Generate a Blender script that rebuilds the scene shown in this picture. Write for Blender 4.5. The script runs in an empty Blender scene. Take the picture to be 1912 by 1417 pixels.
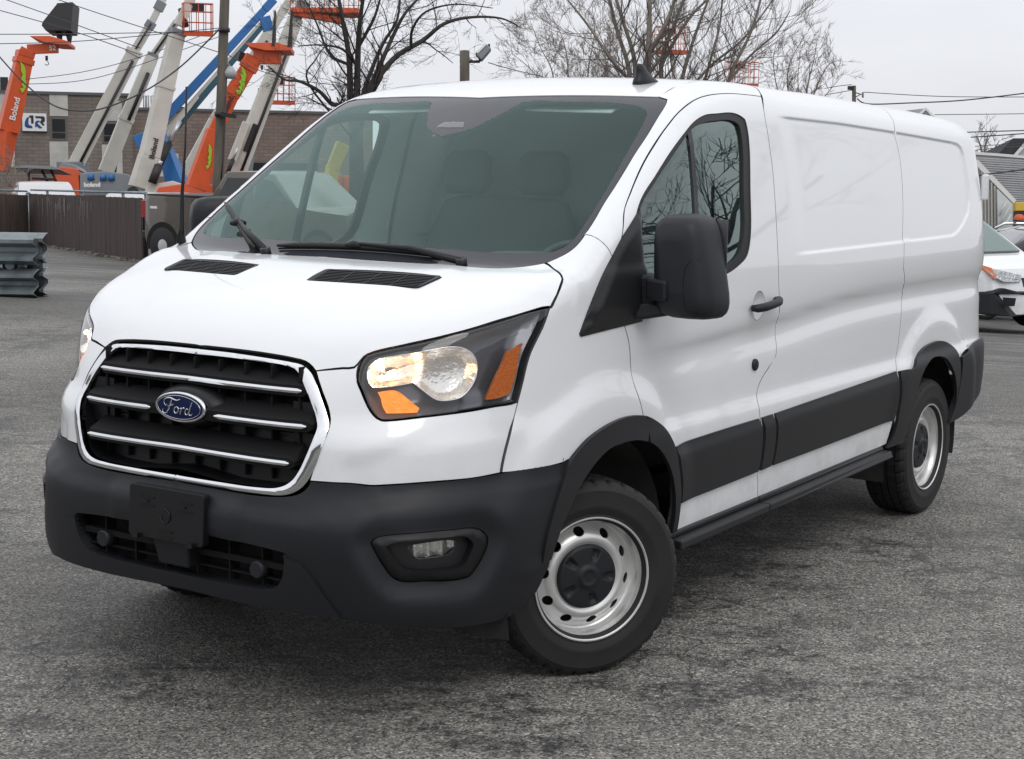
import bpy, bmesh, math, random
import numpy as np
from mathutils import Vector, Matrix, geometry
R = math.radians
scene = bpy.context.scene
col = scene.collection
# ------------------------------------------------------------------ camera
cam = bpy.data.objects.new('camera', bpy.data.cameras.new('camera'))
col.objects.link(cam)
CAM = Vector((-4.8402, -3.8607, 1.8223))
rt, up, fw = [Vector(v) for v in [(0.557509, -0.830051, 0.01411), (0.105875, 0.087949, 0.990482), (0.823392, 0.550709, -0.136914)]]
cam.matrix_world = Matrix((( rt.x, up.x, -fw.x, CAM.x), (rt.y, up.y, -fw.y, CAM.y), (rt.z, up.z, -fw.z, CAM.z), (0,0,0,1)))
cam.data.sensor_width = 36; cam.data.lens = 57.753
cam.data.clip_start = .05; cam.data.clip_end = 5000
scene.camera = cam
# ------------------------------------------------------------------ sky, sun, exposure
world = bpy.data.worlds.new('World'); scene.world = world; world.use_nodes = True
nt = world.node_tree; nt.nodes.clear()
def wn(t, **k):
    n = nt.nodes.new(t)
    for a, b in k.items(): setattr(n, a, b)
    return n
out = wn('ShaderNodeOutputWorld'); bg = wn('ShaderNodeBackground'); bg.inputs['Strength'].default_value = .1
sky = wn('ShaderNodeTexSky', sky_type='NISHITA', sun_disc=False, sun_elevation=R(48), sun_rotation=R(215), air_density=1, dust_density=3, ozone_density=1)
tc = wn('ShaderNodeTexCoord'); sep = wn('ShaderNodeSeparateXYZ'); nt.links.new(tc.outputs['Generated'], sep.inputs[0])
mr = wn('ShaderNodeMapRange'); mr.inputs['From Min'].default_value = 0; mr.inputs['From Max'].default_value = .85
nt.links.new(sep.outputs['Z'], mr.inputs['Value'])
ramp = wn('ShaderNodeMixRGB'); ramp.inputs['Color1'].default_value = (8.5, 8.65, 9.2, 1); ramp.inputs['Color2'].default_value = (12.6, 12.75, 13.1, 1)
nt.links.new(mr.outputs[0], ramp.inputs['Fac'])
mp = wn('ShaderNodeMapping'); mp.inputs['Scale'].default_value = (1.2, 1.2, 5); nt.links.new(tc.outputs['Generated'], mp.inputs[0])
nz = wn('ShaderNodeTexNoise'); nz.inputs['Scale'].default_value = 2.2; nz.inputs['Detail'].default_value = 7; nt.links.new(mp.outputs[0], nz.inputs['Vector'])
nr = wn('ShaderNodeMapRange'); nr.inputs['From Min'].default_value = .3; nr.inputs['From Max'].default_value = .7; nr.inputs['To Min'].default_value = .90; nr.inputs['To Max'].default_value = 1.07
nt.links.new(nz.outputs['Fac'], nr.inputs['Value'])
mul = wn('ShaderNodeMixRGB', blend_type='MULTIPLY'); mul.inputs['Fac'].default_value = 1
nt.links.new(ramp.outputs[0], mul.inputs['Color1']); nt.links.new(nr.outputs[0], mul.inputs['Color2'])
mx = wn('ShaderNodeMixRGB'); mx.inputs['Fac'].default_value = .93
nt.links.new(sky.outputs[0], mx.inputs['Color1']); nt.links.new(mul.outputs[0], mx.inputs['Color2'])
nt.links.new(mx.outputs[0], bg.inputs['Color']); nt.links.new(bg.outputs[0], out.inputs['Surface'])
sun = bpy.data.objects.new('sun', bpy.data.lights.new('sun', 'SUN')); col.objects.link(sun)
sun.data.energy = .55; sun.data.angle = R(25); sun.data.color = (1, .97, .93)
sun.rotation_euler = (R(42), 0, R(-35))
vs = scene.view_settings; vs.view_transform = 'Standard'; vs.look = 'None'; vs.exposure = 0; vs.gamma = 1; vs.use_curve_mapping = False
# ------------------------------------------------------------------ materials
def M(name, color, rough=.5, metal=0, coat=0, spec=.5, emis=None, es=0, bump=None, var=None, alpha=1):
    m = bpy.data.materials.new(name); m.use_nodes = True; t = m.node_tree; b = t.nodes['Principled BSDF']
    b.inputs['Base Color'].default_value = (*color, 1); b.inputs['Roughness'].default_value = rough; b.inputs['Metallic'].default_value = metal
    b.inputs['Coat Weight'].default_value = coat; b.inputs['Coat Roughness'].default_value = .03; b.inputs['Specular IOR Level'].default_value = spec
    if emis: b.inputs['Emission Color'].default_value = (*emis, 1); b.inputs['Emission Strength'].default_value = es
    g = t.nodes.new('ShaderNodeTexCoord')
    def noise(scale, detail=4, stretch=None):
        n = t.nodes.new('ShaderNodeTexNoise'); n.inputs['Scale'].default_value = scale; n.inputs['Detail'].default_value = detail
        if stretch:
            p = t.nodes.new('ShaderNodeMapping'); p.inputs['Scale'].default_value = stretch
            t.links.new(g.outputs['Object'], p.inputs[0]); t.links.new(p.outputs[0], n.inputs['Vector'])
        else: t.links.new(g.outputs['Object'], n.inputs['Vector'])
        return n
    if var:   # (scale, amount[, stretch])
        n = noise(var[0], 6, var[2] if len(var) > 2 else None); r = t.nodes.new('ShaderNodeMapRange')
        r.inputs['From Min'].default_value = .3; r.inputs['From Max'].default_value = .7
        r.inputs['To Min'].default_value = 1-var[1]; r.inputs['To Max'].default_value = 1+var[1]
        x = t.nodes.new('ShaderNodeMixRGB'); x.blend_type = 'MULTIPLY'; x.inputs['Fac'].default_value = 1; x.inputs['Color1'].default_value = (*color, 1)
        t.links.new(n.outputs['Fac'], r.inputs['Value']); t.links.new(r.outputs[0], x.inputs['Color2']); t.links.new(x.outputs[0], b.inputs['Base Color'])
        r2 = t.nodes.new('ShaderNodeMapRange'); r2.inputs['To Min'].default_value = max(0, rough-.12); r2.inputs['To Max'].default_value = min(1, rough+.12)
        t.links.new(n.outputs['Fac'], r2.inputs['Value']); t.links.new(r2.outputs[0], b.inputs['Roughness'])
    if bump:  # (scale, strength, distance)
        n = noise(bump[0], 3); k = t.nodes.new('ShaderNodeBump'); k.inputs['Strength'].default_value = bump[1]; k.inputs['Distance'].default_value = bump[2]
        t.links.new(n.outputs['Fac'], k.inputs['Height']); t.links.new(k.outputs[0], b.inputs['Normal'])
    return m
def glass(name, tint, refl, rough=.0, ior=1.5, gc=(.84, 1, .96)):
    m = bpy.data.materials.new(name); m.use_nodes = True; t = m.node_tree; t.nodes.clear()
    o = t.nodes.new('ShaderNodeOutputMaterial'); x = t.nodes.new('ShaderNodeMixShader'); a = t.nodes.new('ShaderNodeBsdfTransparent'); g = t.nodes.new('ShaderNodeBsdfGlossy')
    a.inputs['Color'].default_value = (*tint, 1); g.inputs['Roughness'].default_value = rough; g.inputs['Color'].default_value = (*gc, 1)
    f = t.nodes.new('ShaderNodeFresnel'); f.inputs['IOR'].default_value = ior
    k = t.nodes.new('ShaderNodeMath'); k.operation = 'MULTIPLY_ADD'; k.use_clamp = True; k.inputs[1].default_value = refl; k.inputs[2].default_value = .0
    gm = t.nodes.new('ShaderNodeNewGeometry'); io = t.nodes.new('ShaderNodeMath'); io.operation = 'MULTIPLY_ADD'; io.inputs[1].default_value = 1/ior-ior; io.inputs[2].default_value = ior
    t.links.new(gm.outputs['Backfacing'], io.inputs[0]); t.links.new(io.outputs[0], f.inputs['IOR']); t.links.new(f.outputs[0], k.inputs[0]); t.links.new(k.outputs[0], x.inputs[0]); t.links.new(a.outputs[0], x.inputs[1]); t.links.new(g.outputs[0], x.inputs[2])
    t.links.new(x.outputs[0], o.inputs[0]); return m
paint = M('white_paint', (.82, .835, .855), .32, coat=1, var=(.9, .012))
gap_m = M('gap_shade', (.10, .10, .103), .7)  # shade inside the panel gaps, put into the colour of the turned-in rims
def road_film(m):
    # thin dust thrown up on the lowest hand's breadth of the body, with its own ragged shape
    t = m.node_tree; b = t.nodes['Principled BSDF']; src = b.inputs['Base Color'].links[0].from_socket; g = t.nodes.new('ShaderNodeTexCoord'); s = t.nodes.new('ShaderNodeSeparateXYZ'); t.links.new(g.outputs['Object'], s.inputs[0])
    n = t.nodes.new('ShaderNodeTexNoise'); n.inputs['Scale'].default_value = 7; n.inputs['Detail'].default_value = 9; n.inputs['Roughness'].default_value = .7; t.links.new(g.outputs['Object'], n.inputs['Vector'])
    r = t.nodes.new('ShaderNodeMapRange'); r.inputs['From Min'].default_value = .38; r.inputs['From Max'].default_value = 1.0; r.inputs['To Min'].default_value = .95; r.inputs['To Max'].default_value = .0; t.links.new(s.outputs['Z'], r.inputs['Value'])
    q = t.nodes.new('ShaderNodeMapRange'); q.inputs['From Min'].default_value = .46; q.inputs['From Max'].default_value = .68; q.inputs['To Max'].default_value = .34; t.links.new(n.outputs['Fac'], q.inputs['Value'])
    k = t.nodes.new('ShaderNodeMath'); k.operation = 'MULTIPLY'; t.links.new(r.outputs[0], k.inputs[0]); t.links.new(q.outputs[0], k.inputs[1])
    x = t.nodes.new('ShaderNodeMixRGB'); x.inputs['Color2'].default_value = (.36, .33, .28, 1); t.links.new(k.outputs[0], x.inputs['Fac']); t.links.new(src, x.inputs['Color1']); t.links.new(x.outputs[0], b.inputs['Base Color'])
road_film(paint)
blackpl = M('charcoal_plastic', (.0125, .0135, .017), .48, var=(1.3, .14), spec=.4, bump=(900, .12, .0006))
trimpl = M('trim_plastic', (.0145, .015, .017), .44, var=(1.1, .16), spec=.4, bump=(900, .1, .0006))
darkpl = M('dark_plastic', (.006, .0063, .0075), .45, spec=.4)
deep = M('deep_black', (.004, .004, .004), .8)
gloss = M('gloss_black', (.008, .008, .009), .12)
rubber = M('rubber_seal', (.012, .012, .012), .55)
chrome = M('chrome', (.78, .79, .80), .09, 1, bump=(60, .02, .001))
tyre_m = M('tyre_rubber', (.0115, .0115, .012), .66, var=(6, .4), bump=(250, .25, .002))
rim_m = M('painted_steel', (.72, .72, .71), .32, .6, var=(7, .12))
frit_m = M('frit', (.045, .049, .058), .05, spec=.42)
seat_m = M('seat_cloth', (.10, .105, .11), .85)
headl_m = M('headliner', (.55, .56, .54), .8)
trimgrey = M('cab_trim', (.40, .42, .42), .7)
dash_m = M('dash', (.075, .082, .082), .6)
ws_m = glass('windshield_glass', (.82, .95, .91), .92, gc=(.74, 1, .95))
side_m = glass('tinted_side_glass', (.74, .82, .79), 2.2)
matte_black = M('matte_black', (.006, .006, .007), .7, spec=.25)
lens_m = glass('clear_lens', (.93, .94, .95), 1.25, gc=(1, 1, 1))
refl_m = M('reflector_chrome', (.86, .84, .80), .17, .82, bump=(60, .35, .012))
van_glow = (1, .60, .24)
hous_m = M('lamp_housing', (.17, .175, .19), .25, .5)
bulb_m = M('lit_bulb', (1, .8, .5), .3, emis=(1, .66, .30), es=42)
amber_m = M('amber_reflector', (.62, .14, .01), .22, coat=1, bump=(90, .4, .01))
amberlit_m = M('amber_lit', (.80, .22, .005), .3, coat=.4, emis=(1, .27, .0), es=.75, bump=(120, .5, .01))
blue_m = M('emblem_blue', (.005, .012, .06), .5, spec=.2)
redm = M('red_plastic', (.35, .01, .01), .3)
dirt_m = M('wheel_liner', (.035, .033, .031), .95, var=(4, .6))
# ------------------------------------------------------------------ helpers
def tag(o, label=None, cat=None, group=None, kind=None):
    if label: o['label'] = label
    if cat: o['category'] = cat
    if group: o['group'] = group
    if kind: o['kind'] = kind
    return o
def empty(name, loc=(0,0,0), rz=0, parent=None):
    o = bpy.data.objects.new(name, None); col.objects.link(o); o.location = loc; o.rotation_euler = (0,0,rz); o.empty_display_size = .2
    if parent: o.parent = parent
    return o
def link(name, me, m, parent=None):
    o = bpy.data.objects.new(name, me); col.objects.link(o)
    if m and not me.materials: me.materials.append(m)
    if parent: o.parent = parent
    return o
def copy_tree(o, parent=None, keep=True):
    c_ = o.copy(); col.objects.link(c_)
    c_.parent = parent
    for ch in list(o.children): copy_tree(ch, c_)
    return c_
def mirror(o, parent=None):
    c_ = copy_tree(o, parent or o.parent); c_.matrix_local = Matrix.Diagonal((1,-1,1,1)) @ o.matrix_local
    return c_
class MB:
    def __init__(s): s.v = []; s.f = []; s.s = []
    def add(s, vs, fs, smooth=False):
        n = len(s.v); s.v += [tuple(v) for v in vs]; s.f += [tuple(i+n for i in f) for f in fs]; s.s += [smooth]*len(fs); return s
    def box(s, a, b):
        x0,y0,z0 = a; x1,y1,z1 = b
        return s.add([(x0,y0,z0),(x1,y0,z0),(x1,y1,z0),(x0,y1,z0),(x0,y0,z1),(x1,y0,z1),(x1,y1,z1),(x0,y1,z1)],
                     [(0,3,2,1),(4,5,6,7),(0,1,5,4),(1,2,6,5),(2,3,7,6),(3,0,4,7)])
    def hull8(s, q):   # eight corners: bottom loop then top loop
        return s.add(q, [(0,3,2,1),(4,5,6,7),(0,1,5,4),(1,2,6,5),(2,3,7,6),(3,0,4,7)])
    def tube(s, pts, r, n=8, caps=True, smooth=True):
        pts = [Vector(p) for p in pts]; rs = r if hasattr(r, '__len__') else [r]*len(pts); V = []; F = []
        pn = None
        for i, p in enumerate(pts):
            t = (pts[min(i+1, len(pts)-1)]-pts[max(i-1, 0)]).normalized()
            if pn is None: pn = t.cross(Vector((0,0,1)) if abs(t.z) < .9 else Vector((1,0,0))).normalized()
            else:
                pn = (pn-t*pn.dot(t)); pn = pn.normalized() if pn.length > 1e-6 else t.orthogonal().normalized()
            b = t.cross(pn)
            for k in range(n):
                a = 2*math.pi*k/n; V.append(p+(pn*math.cos(a)+b*math.sin(a))*rs[i])
        for i in range(len(pts)-1):
            for k in range(n): F.append((i*n+k, i*n+(k+1)%n, (i+1)*n+(k+1)%n, (i+1)*n+k))
        s.add(V, F, smooth)
        if caps: 
            m_ = len(s.v)-len(V); s.f += [tuple(m_+k for k in reversed(range(n))), tuple(m_+(len(pts)-1)*n+k for k in range(n))]; s.s += [False]*2
        return s
    def beam(s, p0, p1, w0, h0, w1=None, h1=None, up_=(0,0,1)):
        p0 = Vector(p0); p1 = Vector(p1); t = (p1-p0).normalized(); sd = t.cross(Vector(up_))
        sd = sd.normalized() if sd.length > 1e-4 else Vector((1,0,0)); n = sd.cross(t); w1 = w1 or w0; h1 = h1 or h0; q = []
        for p, w, h in ((p0, w0, h0), (p1, w1, h1)):
            q += [p-sd*w/2-n*h/2, p+sd*w/2-n*h/2, p+sd*w/2+n*h/2, p-sd*w/2+n*h/2]
        return s.hull8(q)
    def prism(s, poly, ext, smooth=False):   # polygon of 3D points pushed along ext
        n = len(poly); e = Vector(ext); V = [Vector(p) for p in poly]+[Vector(p)+e for p in poly]
        return s.add(V, [tuple(reversed(range(n))), tuple(range(n, 2*n))]+[(i, (i+1)%n, n+(i+1)%n, n+i) for i in range(n)], smooth)
    def lathe(s, prof, n=48, axis='y', smooth=True, closed=False):   # prof: (radius, height) turned about the axis
        V = []; F = []; m_ = len(prof)
        for k in range(n):
            a = 2*math.pi*k/n
            for r_, h in prof:
                V.append((r_*math.cos(a), h, r_*math.sin(a)) if axis == 'y' else (r_*math.cos(a), r_*math.sin(a), h))
        for k in range(n):
            for i in range(m_-1 if not closed else m_): F.append((k*m_+i, ((k+1)%n)*m_+i, ((k+1)%n)*m_+(i+1)%m_, k*m_+(i+1)%m_))
        return s.add(V, F, smooth)
    def mesh(s, name, fix=True):
        me = bpy.data.meshes.new(name); me.from_pydata(s.v, [], s.f)
        me.polygons.foreach_set('use_smooth', s.s)
        if fix:
            b = bmesh.new(); b.from_mesh(me); bmesh.ops.recalc_face_normals(b, faces=b.faces); b.to_mesh(me); b.free()
        return me
    def build(s, name, m, parent=None, bevel=0):
        o = link(name, s.mesh(name), m, parent)
        if bevel:
            k = o.modifiers.new('bevel', 'BEVEL'); k.width = bevel; k.segments = 2; k.limit_method = 'ANGLE'
        return o
def text_mesh(body, size, ext=.002, bold=0):
    cu = bpy.data.curves.new('t', 'FONT'); cu.body = body; cu.size = size; cu.extrude = ext; cu.offset = bold; cu.align_x = 'CENTER'; cu.align_y = 'CENTER'
    o = bpy.data.objects.new('t', cu); col.objects.link(o); bpy.context.view_layer.update()
    me = bpy.data.meshes.new_from_object(o.evaluated_get(bpy.context.evaluated_depsgraph_get()))
    bpy.data.objects.remove(o); me.materials.clear(); return me
def place_text(name, body, size, m, parent, org, xd, nd, ext=.004, bold=0, italic=0):
    xd = Vector(xd).normalized(); nd = Vector(nd).normalized(); yd = nd.cross(xd).normalized(); nd = xd.cross(yd)
    me = text_mesh(body, size, ext, bold); T = Matrix(((xd.x, yd.x, nd.x, org[0]), (xd.y, yd.y, nd.y, org[1]), (xd.z, yd.z, nd.z, org[2]), (0,0,0,1)))
    if italic: me.transform(Matrix(((1, italic, 0, 0), (0,1,0,0), (0,0,1,0), (0,0,0,1))))
    me.transform(T); return link(name, me, m, parent)
# ------------------------------------------------------------------ the van's outer skin as a function of space
def spl(xs, ys):
    # natural cubic spline, linear extrapolation
    xs = np.array(xs, float); ys = np.array(ys, float); n = len(xs); h = np.diff(xs)
    A = np.eye(n); b = np.zeros(n)
    for i in range(1, n-1):
        A[i, i-1] = h[i-1]; A[i, i] = 2*(h[i-1]+h[i]); A[i, i+1] = h[i]
        b[i] = 6*((ys[i+1]-ys[i])/h[i]-(ys[i]-ys[i-1])/h[i-1])
    m = np.linalg.solve(A, b)
    def f(x):
        x = np.asarray(x, float); xc = np.clip(x, xs[0], xs[-1])
        i = np.clip(np.searchsorted(xs, xc)-1, 0, n-2)
        H = h[i]; a = (xs[i+1]-xc)/H; c = (xc-xs[i])/H
        v = a*ys[i]+c*ys[i+1]+((a**3-a)*m[i]+(c**3-c)*m[i+1])*H*H/6
        s0 = (ys[1]-ys[0])/h[0]-m[1]*h[0]/6; s1 = (ys[-1]-ys[-2])/h[-1]+m[-2]*h[-1]/6
        return v+np.where(x < xs[0], (x-xs[0])*s0, 0)+np.where(x > xs[-1], (x-xs[-1])*s1, 0)
    return f
def sst(a, b, x):
    t = np.clip((x-a)/(b-a), 0, 1); return t*t*t*(t*(6*t-15)+10)
def bump(c, w, x): return np.exp(-((x-c)/w)**2)
def smax(a, b, k):
    h = np.maximum(k-np.abs(a-b), 0)/k
    return np.maximum(a, b)+h*h*h*k/6*1.2
# vertical section of the flank (half width against height) amidships
SEC = spl([.15,.3,.42,.6,.74,.785,.805,.825,.845,.865,.90,.97,1.03,1.06,1.09,1.12,1.145,1.17,1.19,1.22,1.30,1.38,1.5,1.62,1.75,1.88,1.98,2.06],
          [.95,.985,1.0,1.013,1.0245,1.0255,1.0243,1.0195,1.0125,1.0088,1.0075,1.0075,1.0055,1.0010,.9958,.9952,1.0005,1.0110,1.0165,1.0200,1.0210,1.017,1.004,.986,.962,.934,.908,.878])
FOLD = spl([-.2,.4,.65,.93,1.13,1.41,1.8,2.04,2.73,3.56],[1.103,1.108,1.112,1.123,1.133,1.144,1.169,1.182,1.196,1.193])
SECF = spl([.15,.3,.5,.7,.9,1.05,1.2,1.35,1.5,1.7,1.9,2.06],[.95,.985,1.005,1.012,1.015,1.015,1.01,1.002,.986,.945,.90,.865])
NOSE = spl([.10,.20,.30,.38,.48,.58,.66,.71,.76,.85,1.0,1.12,1.2,1.35],
           [.93,.985,1.01,1.028,1.046,1.058,1.056,1.047,1.04,1.03,1.005,.97,.95,.93])
TOP = spl([-1.05,-.98,-.92,-.84,-.75,-.62,-.5,-.4,-.34,-.29,-.24,-.1,.1,.4,.57,.66,.75,.9,1.15,1.6,2.4,3.4,4.2,4.5],
          [1.02,1.12,1.195,1.265,1.317,1.367,1.402,1.422,1.43,1.438,1.463,1.555,1.685,1.878,1.985,2.036,2.075,2.112,2.140,2.155,2.158,2.135,2.09,2.06])
def rrect_sd(x, z, P):
    # signed distance to a polygon (positive outside)
    d = np.full(np.shape(x), 1e9); ins = np.zeros(np.shape(x), bool); n = len(P)
    for i in range(n):
        ax, az = P[i]; bx, bz = P[(i+1) % n]; ex, ez = bx-ax, bz-az
        t = np.clip(((x-ax)*ex+(z-az)*ez)/(ex*ex+ez*ez), 0, 1)
        d = np.minimum(d, np.hypot(x-ax-t*ex, z-az-t*ez))
        ins ^= ((az > z) != (bz > z)) & (x < (bx-ax)*(z-az)/((bz-az) if abs(bz-az) > 1e-9 else 1e-9)+ax)
    return np.where(ins, -d, d)
RECESS = [(1.0,2.0),(1.62,1.992),(2.2,1.979),(2.8,1.955),(3.3,1.932),(3.68,1.914),(3.77,1.905),(3.82,1.885),(3.843,1.85),(3.85,1.76),(3.852,1.66),(3.845,1.60),(3.80,1.535),(3.70,1.475),(3.60,1.437),(3.52,1.421),(3.3,1.418),(1.6,1.409),(1.0,1.409)]
def YS(x, z):
    w = sst(-.1, .9, x)
    zs = z-(FOLD(np.clip(x,-.2,3.56))-1.15)*sst(.86, 1.0, z)*(1-sst(1.28, 1.4, z))
    y = SEC(zs)*w+SECF(z)*(1-w)
    # slight barrel in plan
    y = y-.006*np.clip((x-1.8)/1.8, -2, 1)**2
    # front fender bulge round the arch
    r = np.hypot(x-.0, z-.36)
    y = y+.024*(1-sst(.60, .75, r))*sst(-.85, -.45, x)*(1-sst(.35, .75, x))*sst(.3, .6, z)
    r = np.hypot(x-3.3, z-.36)
    y = y+.020*(1-sst(.61, .74, r))*sst(2.5, 2.9, x)*(1-sst(3.8, 4.1, x))*sst(.3, .6, z)
    # sunk cargo panel
    return y
def Y2(x, z):
    y = YS(x, z)
    m = (x > 1.45) & (x < 3.9) & (z > 1.38) & (z < 2.01)
    if np.any(m):
        d = rrect_sd(x, z, RECESS)
        y = y-.011*(1-sst(-.017, .001, d))*sst(1.50, 1.72, x)
    return y
def G(x, y, z):
    ya = np.abs(y); Y = Y2(x, z); A = NOSE(z); p = 2.8+.85*(1-sst(.62, .80, z))+.45*(1-sst(.88, 1.02, z))
    xf = np.maximum(-x, 0)/A; xr = np.maximum(x-3.6, 0)/.93
    gp = ((ya/Y)**p+xf**p+xr**4)**(1/p)*Y-Y
    xs_ = x-.2*ya*ya*(1-sst(.9, 1.8, x))
    k = .10+.06*sst(.3, 1.2, x)
    t = (z-TOP(xs_)+(.022+.035*sst(1., 2.2, x)+.022*sst(1.8,3.2,x))*(ya/.8)**2*sst(.6, 1.1, x)+.02*(ya/.8)**4*(1-sst(-.5, -.1, x)))*(.84+.14*sst(.6, 1.0, x))
    return np.maximum(smax(gp, t, k), .18-z)
def normal(P):
    e = 1e-3; x, y, z = P[:, 0], P[:, 1], P[:, 2]
    n = np.stack([G(x+e, y, z)-G(x-e, y, z), G(x, y+e, z)-G(x, y-e, z), G(x, y, z+e)-G(x, y, z-e)], 1)
    return n/np.linalg.norm(n, axis=1, keepdims=True)
def cast(O, D, t0, t1, n=160):
    # first point along each ray where G turns negative; nan if none
    O = np.atleast_2d(np.asarray(O, float)); D = np.atleast_2d(np.asarray(D, float))
    ts = np.linspace(t0, t1, n); m = max(len(O), len(D)); O = np.broadcast_to(O, (m, 3)); D = np.broadcast_to(D, (m, 3))
    P = O[:, None]+D[:, None]*ts[None, :, None]
    g = G(P[..., 0], P[..., 1], P[..., 2])
    neg = g < 0; hit = neg.any(1); i = np.argmax(neg, 1); i = np.maximum(i, 1)
    lo = ts[i-1].copy(); hi = ts[i].copy()
    for _ in range(22):
        mid = (lo+hi)/2; Q = O+D*mid[:, None]; gn = G(Q[:, 0], Q[:, 1], Q[:, 2]) < 0
        hi = np.where(gn, mid, hi); lo = np.where(gn, lo, mid)
    Q = O+D*hi[:, None]; Q[~hit] = np.nan
    return Q

# ------------------------------------------------------------------ panels cut from that skin
def unit(v): v = np.array(v, float); return v/np.linalg.norm(v)
def frame(d, t0, t1):
    d = unit(d); zz = np.array([0,0,1.]); a = np.cross(d, zz)
    a = unit(a) if np.linalg.norm(a) > .3 else np.array([0,-1.,0]); b = np.cross(a, d)
    return dict(d=d, a=a, b=b, t0=t0, t1=t1)
FS = frame((0,1,0), -1.2, -.55); FD = frame((1,1,0), -1.45, -.4); FF = frame((1,0,0), -1.5, -.3)
FH = frame((.5,0,-.866), -2.1, -.9); FE = frame((0,1,-1), -2.4, -.85); FT = frame((0,0,-1), -2.3, -1.2)
FP = frame((.45,.8,-.4), -1.75, -.7); FR = frame((-1,0,0), -4.8, -3.6)
def seg_dist(U, P, closed=True):
    d = np.full(len(U), 1e9); n = len(P)
    for i in range(n if closed else n-1):
        a = P[i]; e = P[(i+1) % n]-a; L = e@e
        if L < 1e-14: continue
        t = np.clip(((U-a)@e)/L, 0, 1); d = np.minimum(d, np.hypot(*(U-a-t[:, None]*e).T))
    return d
def inside(U, P):
    r = np.zeros(len(U), bool); n = len(P); x, y = U[:, 0], U[:, 1]
    for i in range(n):
        ax, ay = P[i]; bx, by = P[(i+1) % n]
        if abs(by-ay) < 1e-12: continue
        r ^= ((ay > y) != (by > y)) & (x < (bx-ax)*(y-ay)/(by-ay)+ax)
    return r
def smooth_loop(P, sp, keep=None, corner=.7):
    # Catmull-Rom through the points, straight into sharp corners, then sampled about every sp
    P = [np.array(p, float) for p in P]; Q = [P[0]]
    for p in P[1:]:
        if np.linalg.norm(p-Q[-1]) > 1e-4: Q.append(p)
    if np.linalg.norm(Q[0]-Q[-1]) < 1e-4: Q.pop()
    n = len(Q); T = []
    for i in range(n):
        a, b, c_ = Q[i-1], Q[i], Q[(i+1) % n]; u = unit(b-a); w = unit(c_-b)
        ang = math.acos(max(-1, min(1, float(u@w))))
        T.append(None if ang > corner else unit(u+w))
    out_ = []
    for i in range(n):
        p, q = Q[i], Q[(i+1) % n]; L = np.linalg.norm(q-p); t0 = T[i]; t1 = T[(i+1) % n]
        if t0 is None: t0 = unit(q-p) if t1 is None else unit(2*unit(q-p)-t1)
        if t1 is None: t1 = unit(2*unit(q-p)-t0)
        k = max(1, int(math.ceil(L/sp)))
        if keep is not None and keep(p) and keep(q): t0 = t1 = unit(q-p)
        for j in range(k):
            s_ = j/k; h = [(2*s_**3-3*s_*s_+1), (s_**3-2*s_*s_+s_), (-2*s_**3+3*s_*s_), (s_**3-s_*s_)]
            out_.append(h[0]*p+h[1]*L*t0+h[2]*q+h[3]*L*t1)
    return np.array(out_)
def offset_loop(P, d):
    n = len(P); A = .5*sum(P[i-1][0]*P[i][1]-P[i][0]*P[i-1][1] for i in range(n)); s_ = 1 if A > 0 else -1; Q = []
    for i in range(n):
        u = unit(P[i]-P[i-1]+1e-12); w = unit(P[(i+1) % n]-P[i]+1e-12)
        nu = np.array([-u[1], u[0]]); nw = np.array([-w[1], w[0]]); m_ = nu+nw; L = max(.35, (m_@m_)/2)
        Q.append(P[i]+s_*d*m_/L)
    return np.array(Q)
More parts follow.
